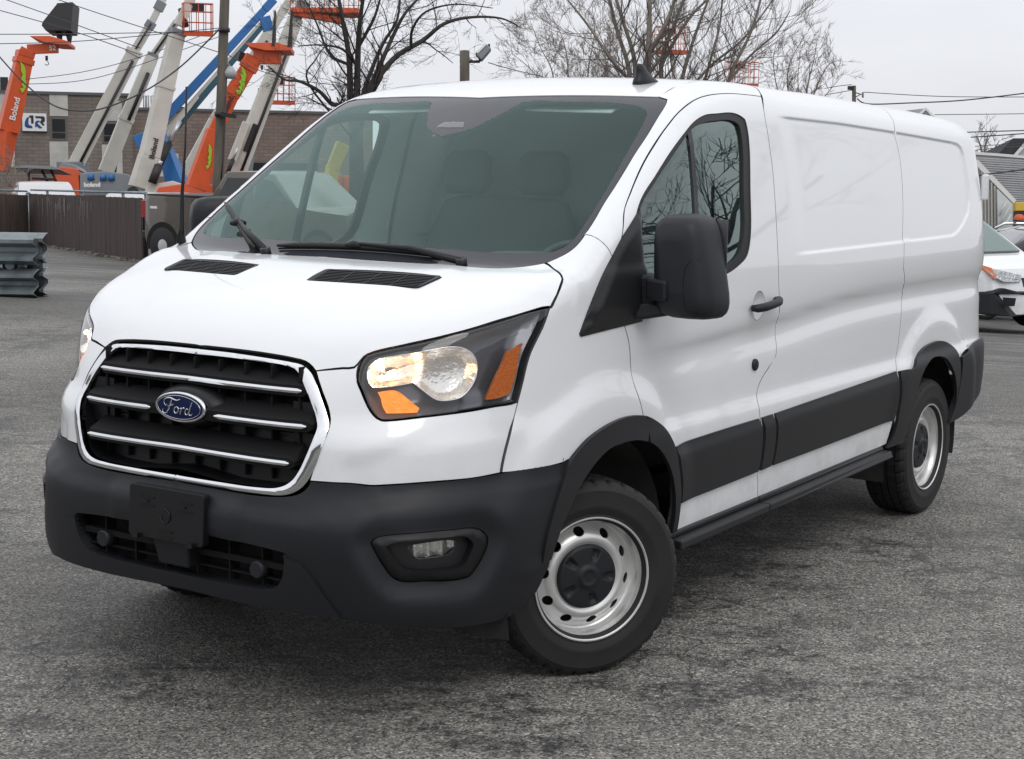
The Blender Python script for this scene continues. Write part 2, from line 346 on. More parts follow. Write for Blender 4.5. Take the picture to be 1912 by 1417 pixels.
def skin_mesh(name, fr, outline, holes=(), sp=.025, off=0, fold=.018, inset=.0019, sym=False, extra=(), lift=None, corner=.7, holefold=None):
    A, B, D = fr['a'], fr['b'], fr['d']
    to2 = lambda L: [np.array([np.dot(p, A), np.dot(p, B)]) for p in L]
    mid = None
    if sym:
        zero = [i for i, p in enumerate(outline) if abs(p[1]) < 1e-3]
    base = smooth_loop(to2(outline), sp, corner=corner)
    keepmask = np.zeros(len(base), bool)
    if sym:   # samples lying on the centre plane stay there
        zs = np.array(to2([outline[i] for i in zero])); keepmask = seg_dist(base, zs, False) < 1e-6
        if len(zs) > 2: keepmask = seg_dist(base, zs, True) < 2e-3
        a_y = A[1]; # only used when the y axis shows in this frame
    lp = offset_loop(base, inset); lp[keepmask] = base[keepmask]
    loops = [lp]; hl_ = [offset_loop(smooth_loop(to2(h), sp, corner=corner), -inset) for h in holes]; loops += hl_
    ex = []
    for e in extra: 
        e2 = np.array(to2(e)); ex.append(e2[inside(e2, lp)])
    lo = lp.min(0); hi = lp.max(0); gx = np.arange(lo[0], hi[0], sp); gy = np.arange(lo[1], hi[1], sp)
    g = np.array([(x+(sp/2 if j % 2 else 0), y) for j, y in enumerate(gy) for x in gx]) if len(gx)*len(gy) else np.zeros((0, 2))
    if len(g):
        g = g[inside(g, lp)]
        for h in hl_: g = g[~inside(g, h)]
        for q in loops: g = g[seg_dist(g, q) > sp*.5] if len(g) else g
    if len(ex):
        E_ = np.concatenate(ex)
        for q in loops: E_ = E_[seg_dist(E_, q) > sp*.12] if len(E_) else E_
        if len(E_) and len(g):
            near = [P_ for P_ in ex if len(P_)]; dm = np.min([seg_dist(g, P_, False) for P_ in near], axis=0) if near else np.full(len(g), 9); g = g[dm > .006]
        g = np.concatenate([g, E_])
    pts = []; edges = []; tags = []
    for q in loops:
        n0 = len(pts); pts += [Vector(p) for p in q]; edges += [(n0+i, n0+(i+1) % len(q)) for i in range(len(q))]
    nb = len(pts); pts += [Vector(p) for p in g]
    V, E2, F, ov, oe, of = geometry.delaunay_2d_cdt(pts, edges, [], 0, 1e-7)
    V = np.array([tuple(v) for v in V]); T = np.array([tuple(f) for f in F if len(f) == 3])
    cen = V[T].mean(1); ok = inside(cen, lp)
    for h in hl_: ok &= ~inside(cen, h)
    T = T[ok]
    O = V[:, :1]*A+V[:, 1:]*B+fr['t0']*D
    Q = cast(O, D[None], 0, fr['t1']-fr['t0'], 40)
    bad = np.isnan(Q[:, 0])
    if bad.any():
        used = np.unique(T)
        nbad = int(bad[used].sum())
        if nbad: print('skin', name, 'missed', nbad, 'of', len(used)); T = T[~bad[T].any(1)]
        Q[bad] = 0
    N = normal(Q); 
    offs = np.full(len(Q), float(off))
    if lift is not None: offs = offs+lift(Q, N, V)
    P3 = Q+N*offs[:, None]
    if sym: P3[np.abs(P3[:, 1]) < 2.5e-3, 1] = 0
    if lift is not None:
        # normals of the lifted surface from the triangles themselves
        fn = np.cross(P3[T[:, 1]]-P3[T[:, 0]], P3[T[:, 2]]-P3[T[:, 0]]); sg = np.sign((fn*N[T[:, 0]]).sum(1)); fn *= sg[:, None]
        NN = np.zeros_like(P3)
        for k in range(3): np.add.at(NN, T[:, k], fn)
        L = np.linalg.norm(NN, axis=1, keepdims=True); NL = np.where(L > 1e-12, NN/np.maximum(L, 1e-12), N)
    else: NL = N
    fn = np.cross(P3[T[:, 1]]-P3[T[:, 0]], P3[T[:, 2]]-P3[T[:, 0]]); fl = (fn*N[T[:, 0]]).sum(1) < 0
    T[fl] = T[fl][:, ::-1]
    verts = [tuple(p) for p in P3]; faces = [tuple(int(i) for i in t) for t in T]; nrm = [tuple(NL[i]) for t in T for i in t]; sm = [True]*len(faces)
    # turn the rim inwards
    from collections import Counter
    ec = Counter(); dr = {}
    for t in faces:
        for i in range(3):
            e = (t[i], t[(i+1) % 3]); k = (min(e), max(e)); ec[k] += 1; dr[k] = e
    low = {}
    if fold:
        for k, cnt in ec.items():
            if cnt != 1: continue
            i, j = dr[k]
            if sym and abs(verts[i][1]) < 1e-6 and abs(verts[j][1]) < 1e-6: continue
            for q in (i, j):
                if q not in low:
                    low[q] = len(verts); pz = Vector(verts[q])-Vector(N[q])*fold; verts.append((pz.x, verts[q][1] if sym and abs(verts[q][1]) < 1e-6 else pz.y, pz.z))
            f = (j, i, low[i], low[j]); faces.append(f); sm.append(False)
            a, b, c_ = Vector(verts[f[0]]), Vector(verts[f[1]]), Vector(verts[f[2]]); fnn = (b-a).cross(c_-a)
            fnn = tuple(fnn.normalized()) if fnn.length > 1e-12 else (0,0,1)
            nrm += [fnn]*4
    if sym and True:
        n = len(verts); mp_ = {}; v2 = list(verts)
        for i, v in enumerate(verts):
            if abs(v[1]) < 1e-6: mp_[i] = i
            else: mp_[i] = len(v2); v2.append((v[0], -v[1], v[2]))
        k = 0; f2 = []; n2 = []; s2 = []
        for f, s_ in zip(faces, sm):
            L = len(f); nn = nrm[k:k+L]; k += L
            f2.append(tuple(mp_[i] for i in reversed(f))); n2 += [(a, -b, c_) for a, b, c_ in reversed(nn)]; s2.append(s_)
        verts = v2; faces += f2; nrm += n2; sm += s2
    me = bpy.data.meshes.new(name); me.from_pydata(verts, [], faces); me.polygons.foreach_set('use_smooth', [True]*len(faces))
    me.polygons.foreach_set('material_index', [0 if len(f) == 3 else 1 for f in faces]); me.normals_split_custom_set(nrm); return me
def skin(name, m, parent, fr, outline, **k):
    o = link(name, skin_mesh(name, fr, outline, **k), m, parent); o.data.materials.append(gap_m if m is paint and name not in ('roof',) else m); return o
S2 = lambda L, y=-1.0: [(x, y, z) for x, z in L]       # flank outlines are given as (x, z)
def onskin(fr, pts, off=0):
    A, B, D = fr['a'], fr['b'], fr['d']; p = np.array(pts, float); O = (p@A)[:, None]*A+(p@B)[:, None]*B+fr['t0']*D
    Q = cast(O, D[None], 0, fr['t1']-fr['t0'], 60); N = normal(Q); return Q+N*off, N
OL = {'windshield': [(0.652, 0.0, 2.032), (0.698, -0.27, 2.047), (0.762, -0.62, 2.046), (0.798, -0.749, 2.043), (0.792, -0.79, 2.033), (0.768, -0.801, 2.02), (0.73, -0.811, 1.999), (0.674, -0.82, 1.966), (0.551, -0.836, 1.885), (0.463, -0.843, 1.827), (0.37, -0.854, 1.764), (0.278, -0.865, 1.703), (0.192, -0.873, 1.646), (0.103, -0.885, 1.585), (0.041, -0.889, 1.543), (0.005, -0.89, 1.519), (-0.022, -0.886, 1.502), (-0.049, -0.877, 1.486), (-0.072, -0.866, 1.474), (-0.099, -0.849, 1.461), (-0.122, -0.83, 1.452), (-0.163, -0.779, 1.439), (-0.213, -0.7, 1.431), (-0.231, -0.624, 1.432), (-0.284, -0.318, 1.434), (-0.299, -0.023, 1.435), (-0.287, 0.0, 1.439)], 'hood': [(-0.926, 0.0, 1.176), (-0.924, -0.12, 1.175), (-0.915, -0.285, 1.171), (-0.904, -0.396, 1.162), (-0.9, -0.435, 1.156), (-0.901, -0.465, 1.141), (-0.904, -0.481, 1.129), (-0.872, -0.565, 1.143), (-0.858, -0.599, 1.147), (-0.85, -0.606, 1.156), (-0.841, -0.611, 1.168), (-0.833, -0.616, 1.179), (-0.825, -0.624, 1.186), (-0.813, -0.64, 1.194), (-0.762, -0.713, 1.216), (-0.687, -0.795, 1.24), (-0.594, -0.865, 1.267), (-0.476, -0.921, 1.296), (-0.387, -0.953, 1.314), (-0.312, -0.975, 1.323), (-0.305, -0.977, 1.321), (-0.287, -0.976, 1.339), (-0.265, -0.974, 1.358), (-0.229, -0.964, 1.387), (-0.204, -0.955, 1.407), (-0.194, -0.944, 1.416), (-0.174, -0.915, 1.427), (-0.13, -0.852, 1.444), (-0.125, -0.832, 1.45), (-0.166, -0.781, 1.438), (-0.218, -0.704, 1.43), (-0.236, -0.628, 1.431), (-0.291, -0.323, 1.433), (-0.305, -0.029, 1.434), (-0.295, 0.0, 1.437)], 'headlight': [(-0.826, -0.625, 1.184), (-0.814, -0.641, 1.192), (-0.763, -0.714, 1.213), (-0.689, -0.796, 1.237), (-0.596, -0.867, 1.264), (-0.479, -0.923, 1.292), (-0.389, -0.954, 1.311), (-0.315, -0.975, 1.32), (-0.316, -0.976, 1.315), (-0.325, -0.977, 1.3), (-0.35, -0.976, 1.259), (-0.384, -0.971, 1.215), (-0.409, -0.967, 1.179), (-0.429, -0.965, 1.138), (-0.446, -0.964, 1.086), (-0.46, -0.962, 1.049), (-0.468, -0.961, 1.028), (-0.491, -0.954, 1.022), (-0.553, -0.932, 1.019), (-0.632, -0.896, 1.011), (-0.701, -0.854, 1.005), (-0.762, -0.807, 0.999), (-0.815, -0.755, 0.992), (-0.84, -0.728, 0.989), (-0.855, -0.707, 0.989), (-0.861, -0.694, 0.996), (-0.867, -0.675, 1.017), (-0.87, -0.658, 1.045), (-0.869, -0.639, 1.081), (-0.868, -0.623, 1.105), (-0.861, -0.617, 1.126), (-0.849, -0.615, 1.151), (-0.836, -0.618, 1.172)], 'fascia': [(-0.904, -0.482, 1.129), (-0.874, -0.566, 1.14), (-0.859, -0.6, 1.144), (-0.85, -0.608, 1.155), (-0.842, -0.612, 1.165), (-0.853, -0.61, 1.147), (-0.864, -0.614, 1.122), (-0.87, -0.621, 1.101), (-0.872, -0.636, 1.077), (-0.872, -0.655, 1.043), (-0.869, -0.672, 1.015), (-0.863, -0.693, 0.993), (-0.856, -0.708, 0.986), (-0.841, -0.729, 0.986), (-0.816, -0.756, 0.989), (-0.762, -0.807, 0.996), (-0.701, -0.854, 1.002), (-0.632, -0.896, 1.008), (-0.553, -0.932, 1.016), (-0.491, -0.954, 1.019), (-0.469, -0.961, 1.024), (-0.481, -0.96, 0.992), (-0.509, -0.965, 0.941), (-0.539, -0.965, 0.872), (-0.557, -0.962, 0.806), (-0.557, -0.962, 0.805), (-0.643, -0.931, 0.799), (-0.777, -0.859, 0.798), (-0.878, -0.764, 0.793), (-0.915, -0.713, 0.79), (-0.929, -0.69, 0.792), (-0.942, -0.665, 0.794), (-0.969, -0.605, 0.795), (-0.993, -0.531, 0.795), (-0.974, -0.559, 0.894), (-0.938, -0.568, 0.974), (-0.933, -0.565, 0.987), (-0.927, -0.552, 1.021), (-0.921, -0.523, 1.068), (-0.911, -0.496, 1.108)], 'fender': [(-0.469, -0.961, 1.024), (-0.46, -0.962, 1.047), (-0.445, -0.964, 1.086), (-0.427, -0.966, 1.138), (-0.408, -0.968, 1.178), (-0.383, -0.972, 1.214), (-0.349, -0.976, 1.258), (-0.323, -0.977, 1.299), (-0.311, -0.976, 1.318), (-0.302, -0.978, 1.319), (-0.283, -0.977, 1.337), (-0.262, -0.975, 1.357), (-0.227, -0.967, 1.386), (-0.201, -0.957, 1.406), (-0.189, -0.945, 1.417), (-0.165, -0.913, 1.429), (-0.125, -0.854, 1.446), (-0.119, -0.837, 1.452), (-0.1, -0.85, 1.46), (-0.074, -0.867, 1.473), (-0.051, -0.879, 1.485), (-0.024, -0.887, 1.5), (0.004, -0.891, 1.518), (0.042, -0.89, 1.544), (0.048, -0.91, 1.542), (0.051, -0.935, 1.532), (0.057, -0.957, 1.516), (0.063, -0.972, 1.499), (0.072, -0.983, 1.473), (0.087, -0.993, 1.403), (0.116, -0.999, 1.328), (0.133, -1.005, 1.227), (0.14, -1.005, 1.214), (0.163, -1.007, 1.164), (0.179, -1.007, 1.082), (0.188, -1.02, 1.009), (0.218, -1.033, 0.933), (0.237, -1.033, 0.89), (0.247, -1.033, 0.848), (0.244, -1.033, 0.848), (0.134, -1.033, 0.863), (0.056, -1.033, 0.864), (-0.056, -1.032, 0.849), (-0.163, -1.03, 0.821), (-0.222, -1.028, 0.815), (-0.263, -1.026, 0.811), (-0.295, -1.024, 0.806), (-0.557, -0.962, 0.806), (-0.539, -0.965, 0.872), (-0.509, -0.965, 0.941)], 'chrome_out': [(-0.931, 0.0, 1.168), (-0.934, 0.077, 1.162), (-0.933, -0.129, 1.159), (-0.924, -0.293, 1.155), (-0.908, -0.4, 1.153), (-0.904, -0.434, 1.148), (-0.906, -0.466, 1.132), (-0.909, -0.485, 1.118), (-0.921, -0.522, 1.068), (-0.928, -0.55, 1.021), (-0.934, -0.564, 0.987), (-0.939, -0.567, 0.974), (-0.94, -0.566, 0.972), (-0.969, -0.568, 0.904), (-0.984, -0.548, 0.839), (-0.993, -0.532, 0.795), (-1.003, -0.513, 0.766), (-1.012, -0.488, 0.751), (-1.022, -0.449, 0.743), (-1.03, -0.399, 0.738), (-1.034, -0.355, 0.736), (-1.042, -0.215, 0.736), (-1.042, -0.065, 0.739), (-1.042, 0.0, 0.745)], 'pillar_seam': [(0.042, -0.89, 1.544), (0.048, -0.91, 1.542), (0.051, -0.935, 1.532), (0.057, -0.957, 1.516), (0.063, -0.972, 1.499), (0.072, -0.983, 1.473)], 'door_seam_up': [(0.161, -0.972, 1.546), (0.214, -0.945, 1.618), (0.3, -0.922, 1.691), (0.417, -0.897, 1.779), (0.517, -0.883, 1.847), (0.645, -0.873, 1.928), (0.756, -0.865, 1.986), (0.896, -0.854, 2.033), (1.036, -0.845, 2.057), (1.192, -0.85, 2.069), (1.336, -0.855, 2.07), (1.481, -0.857, 2.067), (1.425, -0.901, 1.998), (1.411, -0.93, 1.894), (1.402, -0.959, 1.765), (1.379, -0.99, 1.594), (1.365, -1.013, 1.422), (1.371, -1.021, 1.266), (1.397, -1.009, 1.158), (1.403, -1.004, 1.034)], 'clear_glass': [(0.41, 0.0, 1.884), (0.43, -0.057, 1.897), (0.432, -0.061, 1.898), (0.453, -0.096, 1.911), (0.474, -0.122, 1.924), (0.531, -0.163, 1.958), (0.583, -0.197, 1.988), (0.629, -0.216, 2.014), (0.651, -0.241, 2.025), (0.667, -0.389, 2.023), (0.709, -0.67, 2.013), (0.703, -0.729, 2.0), (0.682, -0.763, 1.982), (0.629, -0.781, 1.946), (0.537, -0.799, 1.884), (0.436, -0.814, 1.816), (0.276, -0.839, 1.708), (0.151, -0.855, 1.624), (0.072, -0.861, 1.571), (0.015, -0.862, 1.532), (-0.018, -0.857, 1.511), (-0.047, -0.841, 1.496), (-0.071, -0.814, 1.486), (-0.089, -0.773, 1.483), (-0.131, -0.643, 1.48), (-0.142, -0.585, 1.481), (-0.201, -0.176, 1.484), (-0.212, 0.05, 1.48), (-0.235, 0.0, 1.466)], 'fog_bezel': [(-0.966, -0.751, 0.618), (-0.962, -0.757, 0.629), (-0.949, -0.775, 0.64), (-0.862, -0.867, 0.651), (-0.756, -0.929, 0.649), (-0.688, -0.954, 0.645), (-0.66, -0.963, 0.636), (-0.634, -0.973, 0.61), (-0.632, -0.974, 0.586), (-0.648, -0.967, 0.545), (-0.671, -0.955, 0.506), (-0.691, -0.946, 0.485), (-0.721, -0.934, 0.48), (-0.836, -0.877, 0.488), (-0.902, -0.819, 0.493), (-0.922, -0.8, 0.51), (-0.942, -0.781, 0.548), (-0.957, -0.764, 0.586)], 'fog_in': [(-0.937, -0.794, 0.609), (-0.931, -0.801, 0.616), (-0.864, -0.868, 0.624), (-0.742, -0.936, 0.625), (-0.715, -0.945, 0.619), (-0.69, -0.953, 0.594), (-0.697, -0.95, 0.571), (-0.721, -0.939, 0.532), (-0.736, -0.933, 0.525), (-0.775, -0.916, 0.523), (-0.883, -0.844, 0.532), (-0.901, -0.829, 0.543), (-0.918, -0.814, 0.572), (-0.931, -0.801, 0.595)], 'fog_lens': [(-0.894, -0.841, 0.603), (-0.832, -0.89, 0.612), (-0.756, -0.93, 0.611), (-0.733, -0.938, 0.603), (-0.732, -0.938, 0.581), (-0.753, -0.928, 0.558), (-0.821, -0.893, 0.555), (-0.861, -0.866, 0.556), (-0.876, -0.855, 0.572)], 'bumper_top': [(-1.043, -0.065, 0.736), (-1.042, -0.215, 0.733), (-1.035, -0.356, 0.733), (-1.022, -0.45, 0.74), (-1.013, -0.488, 0.748), (-1.003, -0.515, 0.763), (-0.992, -0.534, 0.794), (-0.993, -0.531, 0.794), (-0.969, -0.605, 0.795), (-0.942, -0.665, 0.794), (-0.929, -0.69, 0.791), (-0.915, -0.713, 0.789), (-0.878, -0.764, 0.792), (-0.777, -0.859, 0.797), (-0.643, -0.931, 0.799), (-0.557, -0.962, 0.804), (-0.542, -0.968, 0.807), (-0.295, -1.024, 0.804)], 'bumper_rear': [(-0.284, -1.025, 0.806), (-0.32, -1.023, 0.755), (-0.362, -1.022, 0.703), (-0.401, -1.02, 0.631), (-0.429, -1.017, 0.578), (-0.45, -1.009, 0.512)], 'bumper_rear2': [(-0.391, -1.011, 0.501), (-0.383, -1.001, 0.448), (-0.389, -0.988, 0.393), (-0.41, -0.98, 0.357), (-0.444, -0.974, 0.339), (-0.515, -0.964, 0.323)], 'lip_top': [(-1.046, -0.438, 0.545), (-1.041, -0.488, 0.552), (-1.035, -0.53, 0.545), (-1.025, -0.563, 0.513), (-1.015, -0.585, 0.482), (-1.002, -0.61, 0.441), (-0.989, -0.633, 0.404), (-0.977, -0.653, 0.377)], 'hl_reflector': [(-0.847, -0.64, 1.134), (-0.839, -0.64, 1.152), (-0.827, -0.647, 1.166), (-0.815, -0.66, 1.177), (-0.788, -0.701, 1.187), (-0.751, -0.751, 1.197), (-0.714, -0.793, 1.206), (-0.687, -0.819, 1.212), (-0.665, -0.839, 1.214), (-0.642, -0.859, 1.211), (-0.621, -0.877, 1.199), (-0.606, -0.889, 1.181), (-0.599, -0.896, 1.157), (-0.602, -0.898, 1.127), (-0.614, -0.895, 1.098), (-0.634, -0.887, 1.073), (-0.656, -0.876, 1.054), (-0.674, -0.866, 1.048), (-0.697, -0.85, 1.045), (-0.724, -0.829, 1.048), (-0.751, -0.799, 1.075), (-0.773, -0.769, 1.104), (-0.817, -0.719, 1.093), (-0.852, -0.667, 1.088), (-0.854, -0.652, 1.102)], 'hl_amber_in': [(-0.847, -0.682, 1.075), (-0.834, -0.7, 1.079), (-0.817, -0.724, 1.081), (-0.806, -0.739, 1.075), (-0.791, -0.764, 1.053), (-0.778, -0.782, 1.035), (-0.769, -0.794, 1.024), (-0.776, -0.79, 1.011), (-0.811, -0.752, 1.01), (-0.841, -0.715, 1.01), (-0.846, -0.702, 1.032), (-0.845, -0.695, 1.053)], 'hl_amber_out': [(-0.427, -0.961, 1.21), (-0.446, -0.958, 1.174), (-0.458, -0.958, 1.125), (-0.49, -0.953, 1.052), (-0.531, -0.939, 1.042), (-0.578, -0.92, 1.04), (-0.548, -0.928, 1.094), (-0.511, -0.938, 1.152), (-0.491, -0.942, 1.188)], 'vent_out': [(-0.584, -0.164, 1.377), (-0.467, -0.154, 1.409), (-0.393, -0.602, 1.404), (-0.516, -0.589, 1.372)], 'sail': [(0.295, -0.961, 1.63), (0.208, -0.97, 1.571), (0.157, -0.974, 1.538), (0.072, -0.983, 1.473), (-0.01, -0.991, 1.405), (-0.086, -0.997, 1.323), (-0.162, -0.999, 1.222), (-0.153, -1.0, 1.212), (-0.008, -1.003, 1.22), (0.133, -1.005, 1.227), (0.249, -1.007, 1.233), (0.281, -1.004, 1.318), (0.278, -0.999, 1.393), (0.276, -0.995, 1.438), (0.28, -0.981, 1.535)], 'window': [(0.302, -0.957, 1.645), (0.45, -0.941, 1.749), (0.581, -0.928, 1.834), (0.694, -0.919, 1.898), (0.795, -0.909, 1.947), (0.891, -0.904, 1.974), (0.982, -0.903, 1.982), (1.164, -0.904, 1.986), (1.227, -0.912, 1.966), (1.229, -0.927, 1.908), (1.167, -0.974, 1.682), (1.122, -1.003, 1.5), (1.082, -1.011, 1.434), (1.002, -1.014, 1.397), (0.89, -1.016, 1.369)], 'window_in': [(0.299, -0.964, 1.624), (0.439, -0.948, 1.728), (0.566, -0.937, 1.808), (0.681, -0.927, 1.876), (0.763, -0.918, 1.92), (0.855, -0.914, 1.946), (0.965, -0.912, 1.958), (1.129, -0.913, 1.96), (1.169, -0.918, 1.945), (1.175, -0.927, 1.907), (1.116, -0.974, 1.683), (1.071, -1.003, 1.501), (1.027, -1.01, 1.445), (0.967, -1.013, 1.415), (0.883, -1.015, 1.39)], 'seam_rear': [(3.006, -0.838, 2.042), (2.915, -0.885, 2.0), (2.873, -0.911, 1.955), (2.897, -0.931, 1.833), (2.877, -0.961, 1.686), (2.84, -0.985, 1.54), (2.81, -0.998, 1.443), (2.786, -1.02, 1.298), (2.86, -0.993, 1.163), (2.834, -1.001, 1.096), (2.801, -1.006, 0.932), (2.741, -1.024, 0.8)], 'front_seam': [(0.242, -1.033, 0.865), (0.237, -1.033, 0.89), (0.218, -1.033, 0.933), (0.188, -1.02, 1.009), (0.179, -1.007, 1.082), (0.163, -1.007, 1.164), (0.14, -1.005, 1.214), (0.133, -1.005, 1.227)], 'handle': [(1.069, -1.02, 1.222), (1.308, -1.021, 1.237)], 'handle_cup': [(1.171, -1.02, 1.278), (1.191, -1.015, 1.171), (1.119, -1.02, 1.232), (1.218, -1.02, 1.225)]}

# ------------------------------------------------------------------ ground
def terr(x, y):
    s = np.maximum(0, np.asarray(x, float)-6.5); t = np.clip((np.asarray(y, float)-6)/14, 0, 1); c_ = .025-.009*t*t*(3-2*t)
    return -3.4*(1-np.exp(-c_*s*s/(s+3.0)))
def ground_mat():
    m = bpy.data.materials.new('worn_asphalt'); m.use_nodes = True; t = m.node_tree; b = t.nodes['Principled BSDF']; N = t.nodes.new; L = t.links.new
    g = N('ShaderNodeTexCoord')
    def noise(s, d, ro=.5, st=None):
        n = N('ShaderNodeTexNoise'); n.inputs['Scale'].default_value = s; n.inputs['Detail'].default_value = d; n.inputs['Roughness'].default_value = ro
        if st:
            p0_ = N('ShaderNodeMapping'); p0_.inputs['Rotation'].default_value = (0,0,R(-34)); L(g.outputs['Object'], p0_.inputs[0]); p = N('ShaderNodeMapping'); p.inputs['Scale'].default_value = (st[1], st[0], 1); L(p0_.outputs[0], p.inputs[0]); L(p.outputs[0], n.inputs['Vector'])
        else: L(g.outputs['Object'], n.inputs['Vector'])
        return n.outputs['Fac']
    def rng(v, a, b_, c_, d):
        r = N('ShaderNodeMapRange'); r.inputs['From Min'].default_value = a; r.inputs['From Max'].default_value = b_; r.inputs['To Min'].default_value = c_; r.inputs['To Max'].default_value = d; L(v, r.inputs['Value']); return r.outputs[0]
    def mix(f, a, b_, mode='MIX'):
        x = N('ShaderNodeMixRGB'); x.blend_type = mode
        for k, v in (('Fac', f), ('Color1', a), ('Color2', b_)):
            if isinstance(v, (int, float)): x.inputs[k].default_value = v
            elif isinstance(v, tuple): x.inputs[k].default_value = (*v, 1)
            else: L(v, x.inputs[k])
        return x.outputs[0]
    v = N('ShaderNodeTexVoronoi'); v.inputs['Scale'].default_value = 120; v.inputs['Randomness'].default_value = 1; L(g.outputs['Object'], v.inputs['Vector'])
    sp = N('ShaderNodeSeparateColor'); L(v.outputs['Color'], sp.inputs[0])
    v2 = N('ShaderNodeTexVoronoi'); v2.inputs['Scale'].default_value = 210; L(g.outputs['Object'], v2.inputs['Vector'])
    sp2 = N('ShaderNodeSeparateColor'); L(v2.outputs['Color'], sp2.inputs[0])
    stone = mix(rng(sp.outputs[0], .0, 1, 0, 1), (.050, .050, .049), (.36, .345, .315))
    stone = mix(rng(sp.outputs[1], .90, .95, 0, .85), stone, (.58, .54, .46))
    stone = mix(rng(sp2.outputs[0], 0, 1, 0, .55), stone, (.055, .054, .054))
    # binder showing between the stones where less worn, in large stretched patches
    patch = rng(noise(2.2, 12, .80, (1, 1.7, 1)), .485, .54, 0, 1)
    mod = rng(noise(.55, 3), .42, .55, .25, 1)
    fine = rng(noise(16, 10, .8, (1, 1.3, 1)), .45, .55, 0, 1)
    pf = N('ShaderNodeMath'); pf.operation = 'MULTIPLY'; pm = N('ShaderNodeMath'); pm.operation = 'MULTIPLY'; L(patch, pm.inputs[0]); L(mod, pm.inputs[1]); L(pm.outputs[0], pf.inputs[0]); L(rng(fine, 0, 1, .25, 1), pf.inputs[1])
    worn = mix(rng(pf.outputs[0], 0, 1, 0, .88), stone, (.016, .016, .018))
    big = rng(noise(.30, 5), .38, .62, .72, 1.22)
    cmb = N('ShaderNodeCombineColor'); [L(big, cmb.inputs[i]) for i in range(3)]
    colr = mix(1, worn, cmb.outputs[0], 'MULTIPLY')
    # far part of the lot is darker and streaked by tyres
    sx = N('ShaderNodeSeparateXYZ'); L(g.outputs['Object'], sx.inputs[0])
    streak = rng(noise(.8, 6, .6, (.25, 5, 1)), .40, .62, 0, 1)
    far = rng(sx.outputs['X'], 5, 14, 0, .75); st = N('ShaderNodeMath'); st.operation = 'MULTIPLY'; L(streak, st.inputs[0]); L(far, st.inputs[1])
    colr = mix(st.outputs[0], colr, (.045, .046, .048))
    # cracks
    wv = N('ShaderNodeTexVoronoi'); wv.feature = 'DISTANCE_TO_EDGE'; wv.inputs['Scale'].default_value = .33
    wd = N('ShaderNodeVectorMath'); wd.operation = 'ADD'; nn = N('ShaderNodeTexNoise'); nn.inputs['Scale'].default_value = 1.7; nn.inputs['Detail'].default_value = 6; L(g.outputs['Object'], nn.inputs['Vector'])
    L(g.outputs['Object'], wd.inputs[0]); L(nn.outputs['Color'], wd.inputs[1]); L(wd.outputs[0], wv.inputs['Vector'])
    ck = rng(wv.outputs['Distance'], 0, .0028, .85, 0); ckm = N('ShaderNodeMath'); ckm.operation = 'MULTIPLY'; L(ck, ckm.inputs[0]); L(rng(noise(.5, 2), .45, .55, 0, 1), ckm.inputs[1])
    colr = mix(ckm.outputs[0], colr, (.012, .012, .012))
    L(colr, b.inputs['Base Color'])
    L(rng(pf.outputs[0], 0, 1, .72, .50), b.inputs['Roughness']); b.inputs['Specular IOR Level'].default_value = .35
    bp = N('ShaderNodeBump'); bp.inputs['Strength'].default_value = .8; bp.inputs['Distance'].default_value = .004; L(rng(v.outputs['Distance'], 0, .6, 1, 0), bp.inputs['Height'])
    b2 = N('ShaderNodeBump'); b2.inputs['Strength'].default_value = .5; b2.inputs['Distance'].default_value = .02; L(noise(5, 6, .6), b2.inputs['Height']); L(bp.outputs[0], b2.inputs['Normal']); L(b2.outputs[0], b.inputs['Normal'])
    return m
xs = [-80,-40,-20,-10,0,4,6]+[6.5+i*1.0 for i in range(1, 30)]+[38,42,48,56,66,80,100,140,200,300,500,900]
ys = [-700,-300,-120,-60,-30,-15,-5,0,5,15,30,60,120,300,700]
V = [(x, y, float(terr(x, y))) for x in xs for y in ys]; n_ = len(ys)
g_ = MB(); g_.add(V, [(i*n_+j, (i+1)*n_+j, (i+1)*n_+j+1, i*n_+j+1) for i in range(len(xs)-1) for j in range(n_-1)], True)
tag(g_.build('ground', ground_mat()), kind='structure')
# ------------------------------------------------------------------ the white van
def fxz(L): return [tuple(float(t) for t in q) for q in onskin(FS, [(x, -1.0, z) for x, z in L])[0]]
def fyz(L): return [tuple(float(t) for t in q) for q in onskin(FF, [(-1.0, y, z) for y, z in L])[0]]
van = empty('panel_van'); tag(van, 'large white low roof panel van with black bumper, chrome slatted grille and lit headlights', 'van')
RC = [(x, -1.0, z) for x, z in RECESS]
def ring(P, d): return fxz([(p[0], p[1]) for p in offset_loop(lin(P+P[:1]), d) if p[0] > 1.45])
def clipx(L, a, b): return [p for p in L if a < p[0] < b]
def lin(P, sp=.03):
    Q = []
    for a, b in zip(P[:-1], P[1:]):
        k = max(1, int(np.hypot(b[0]-a[0], b[1]-a[1])/.015)); Q += [np.array([a[0]+(b[0]-a[0])*j/k, a[1]+(b[1]-a[1])*j/k]) for j in range(k)]
    return np.array(Q)
rec = [ring(RECESS, d) for d in (-.003, .002, .008, .014, .020)]
def top0(x0, x1, n=8): return [(x, 0.0, float(cast([[x, 0, 3]], [[0, 0, -1.]], .3, 2.2, 60)[0, 2])) for x in np.linspace(x0, x1, n)]
def front0(z0, z1, n=6): return [(float(cast([[-2, 0, z]], [[1., 0, 0]], .5, 1.5, 60)[0, 0]), 0.0, z) for z in np.linspace(z0, z1, n)]
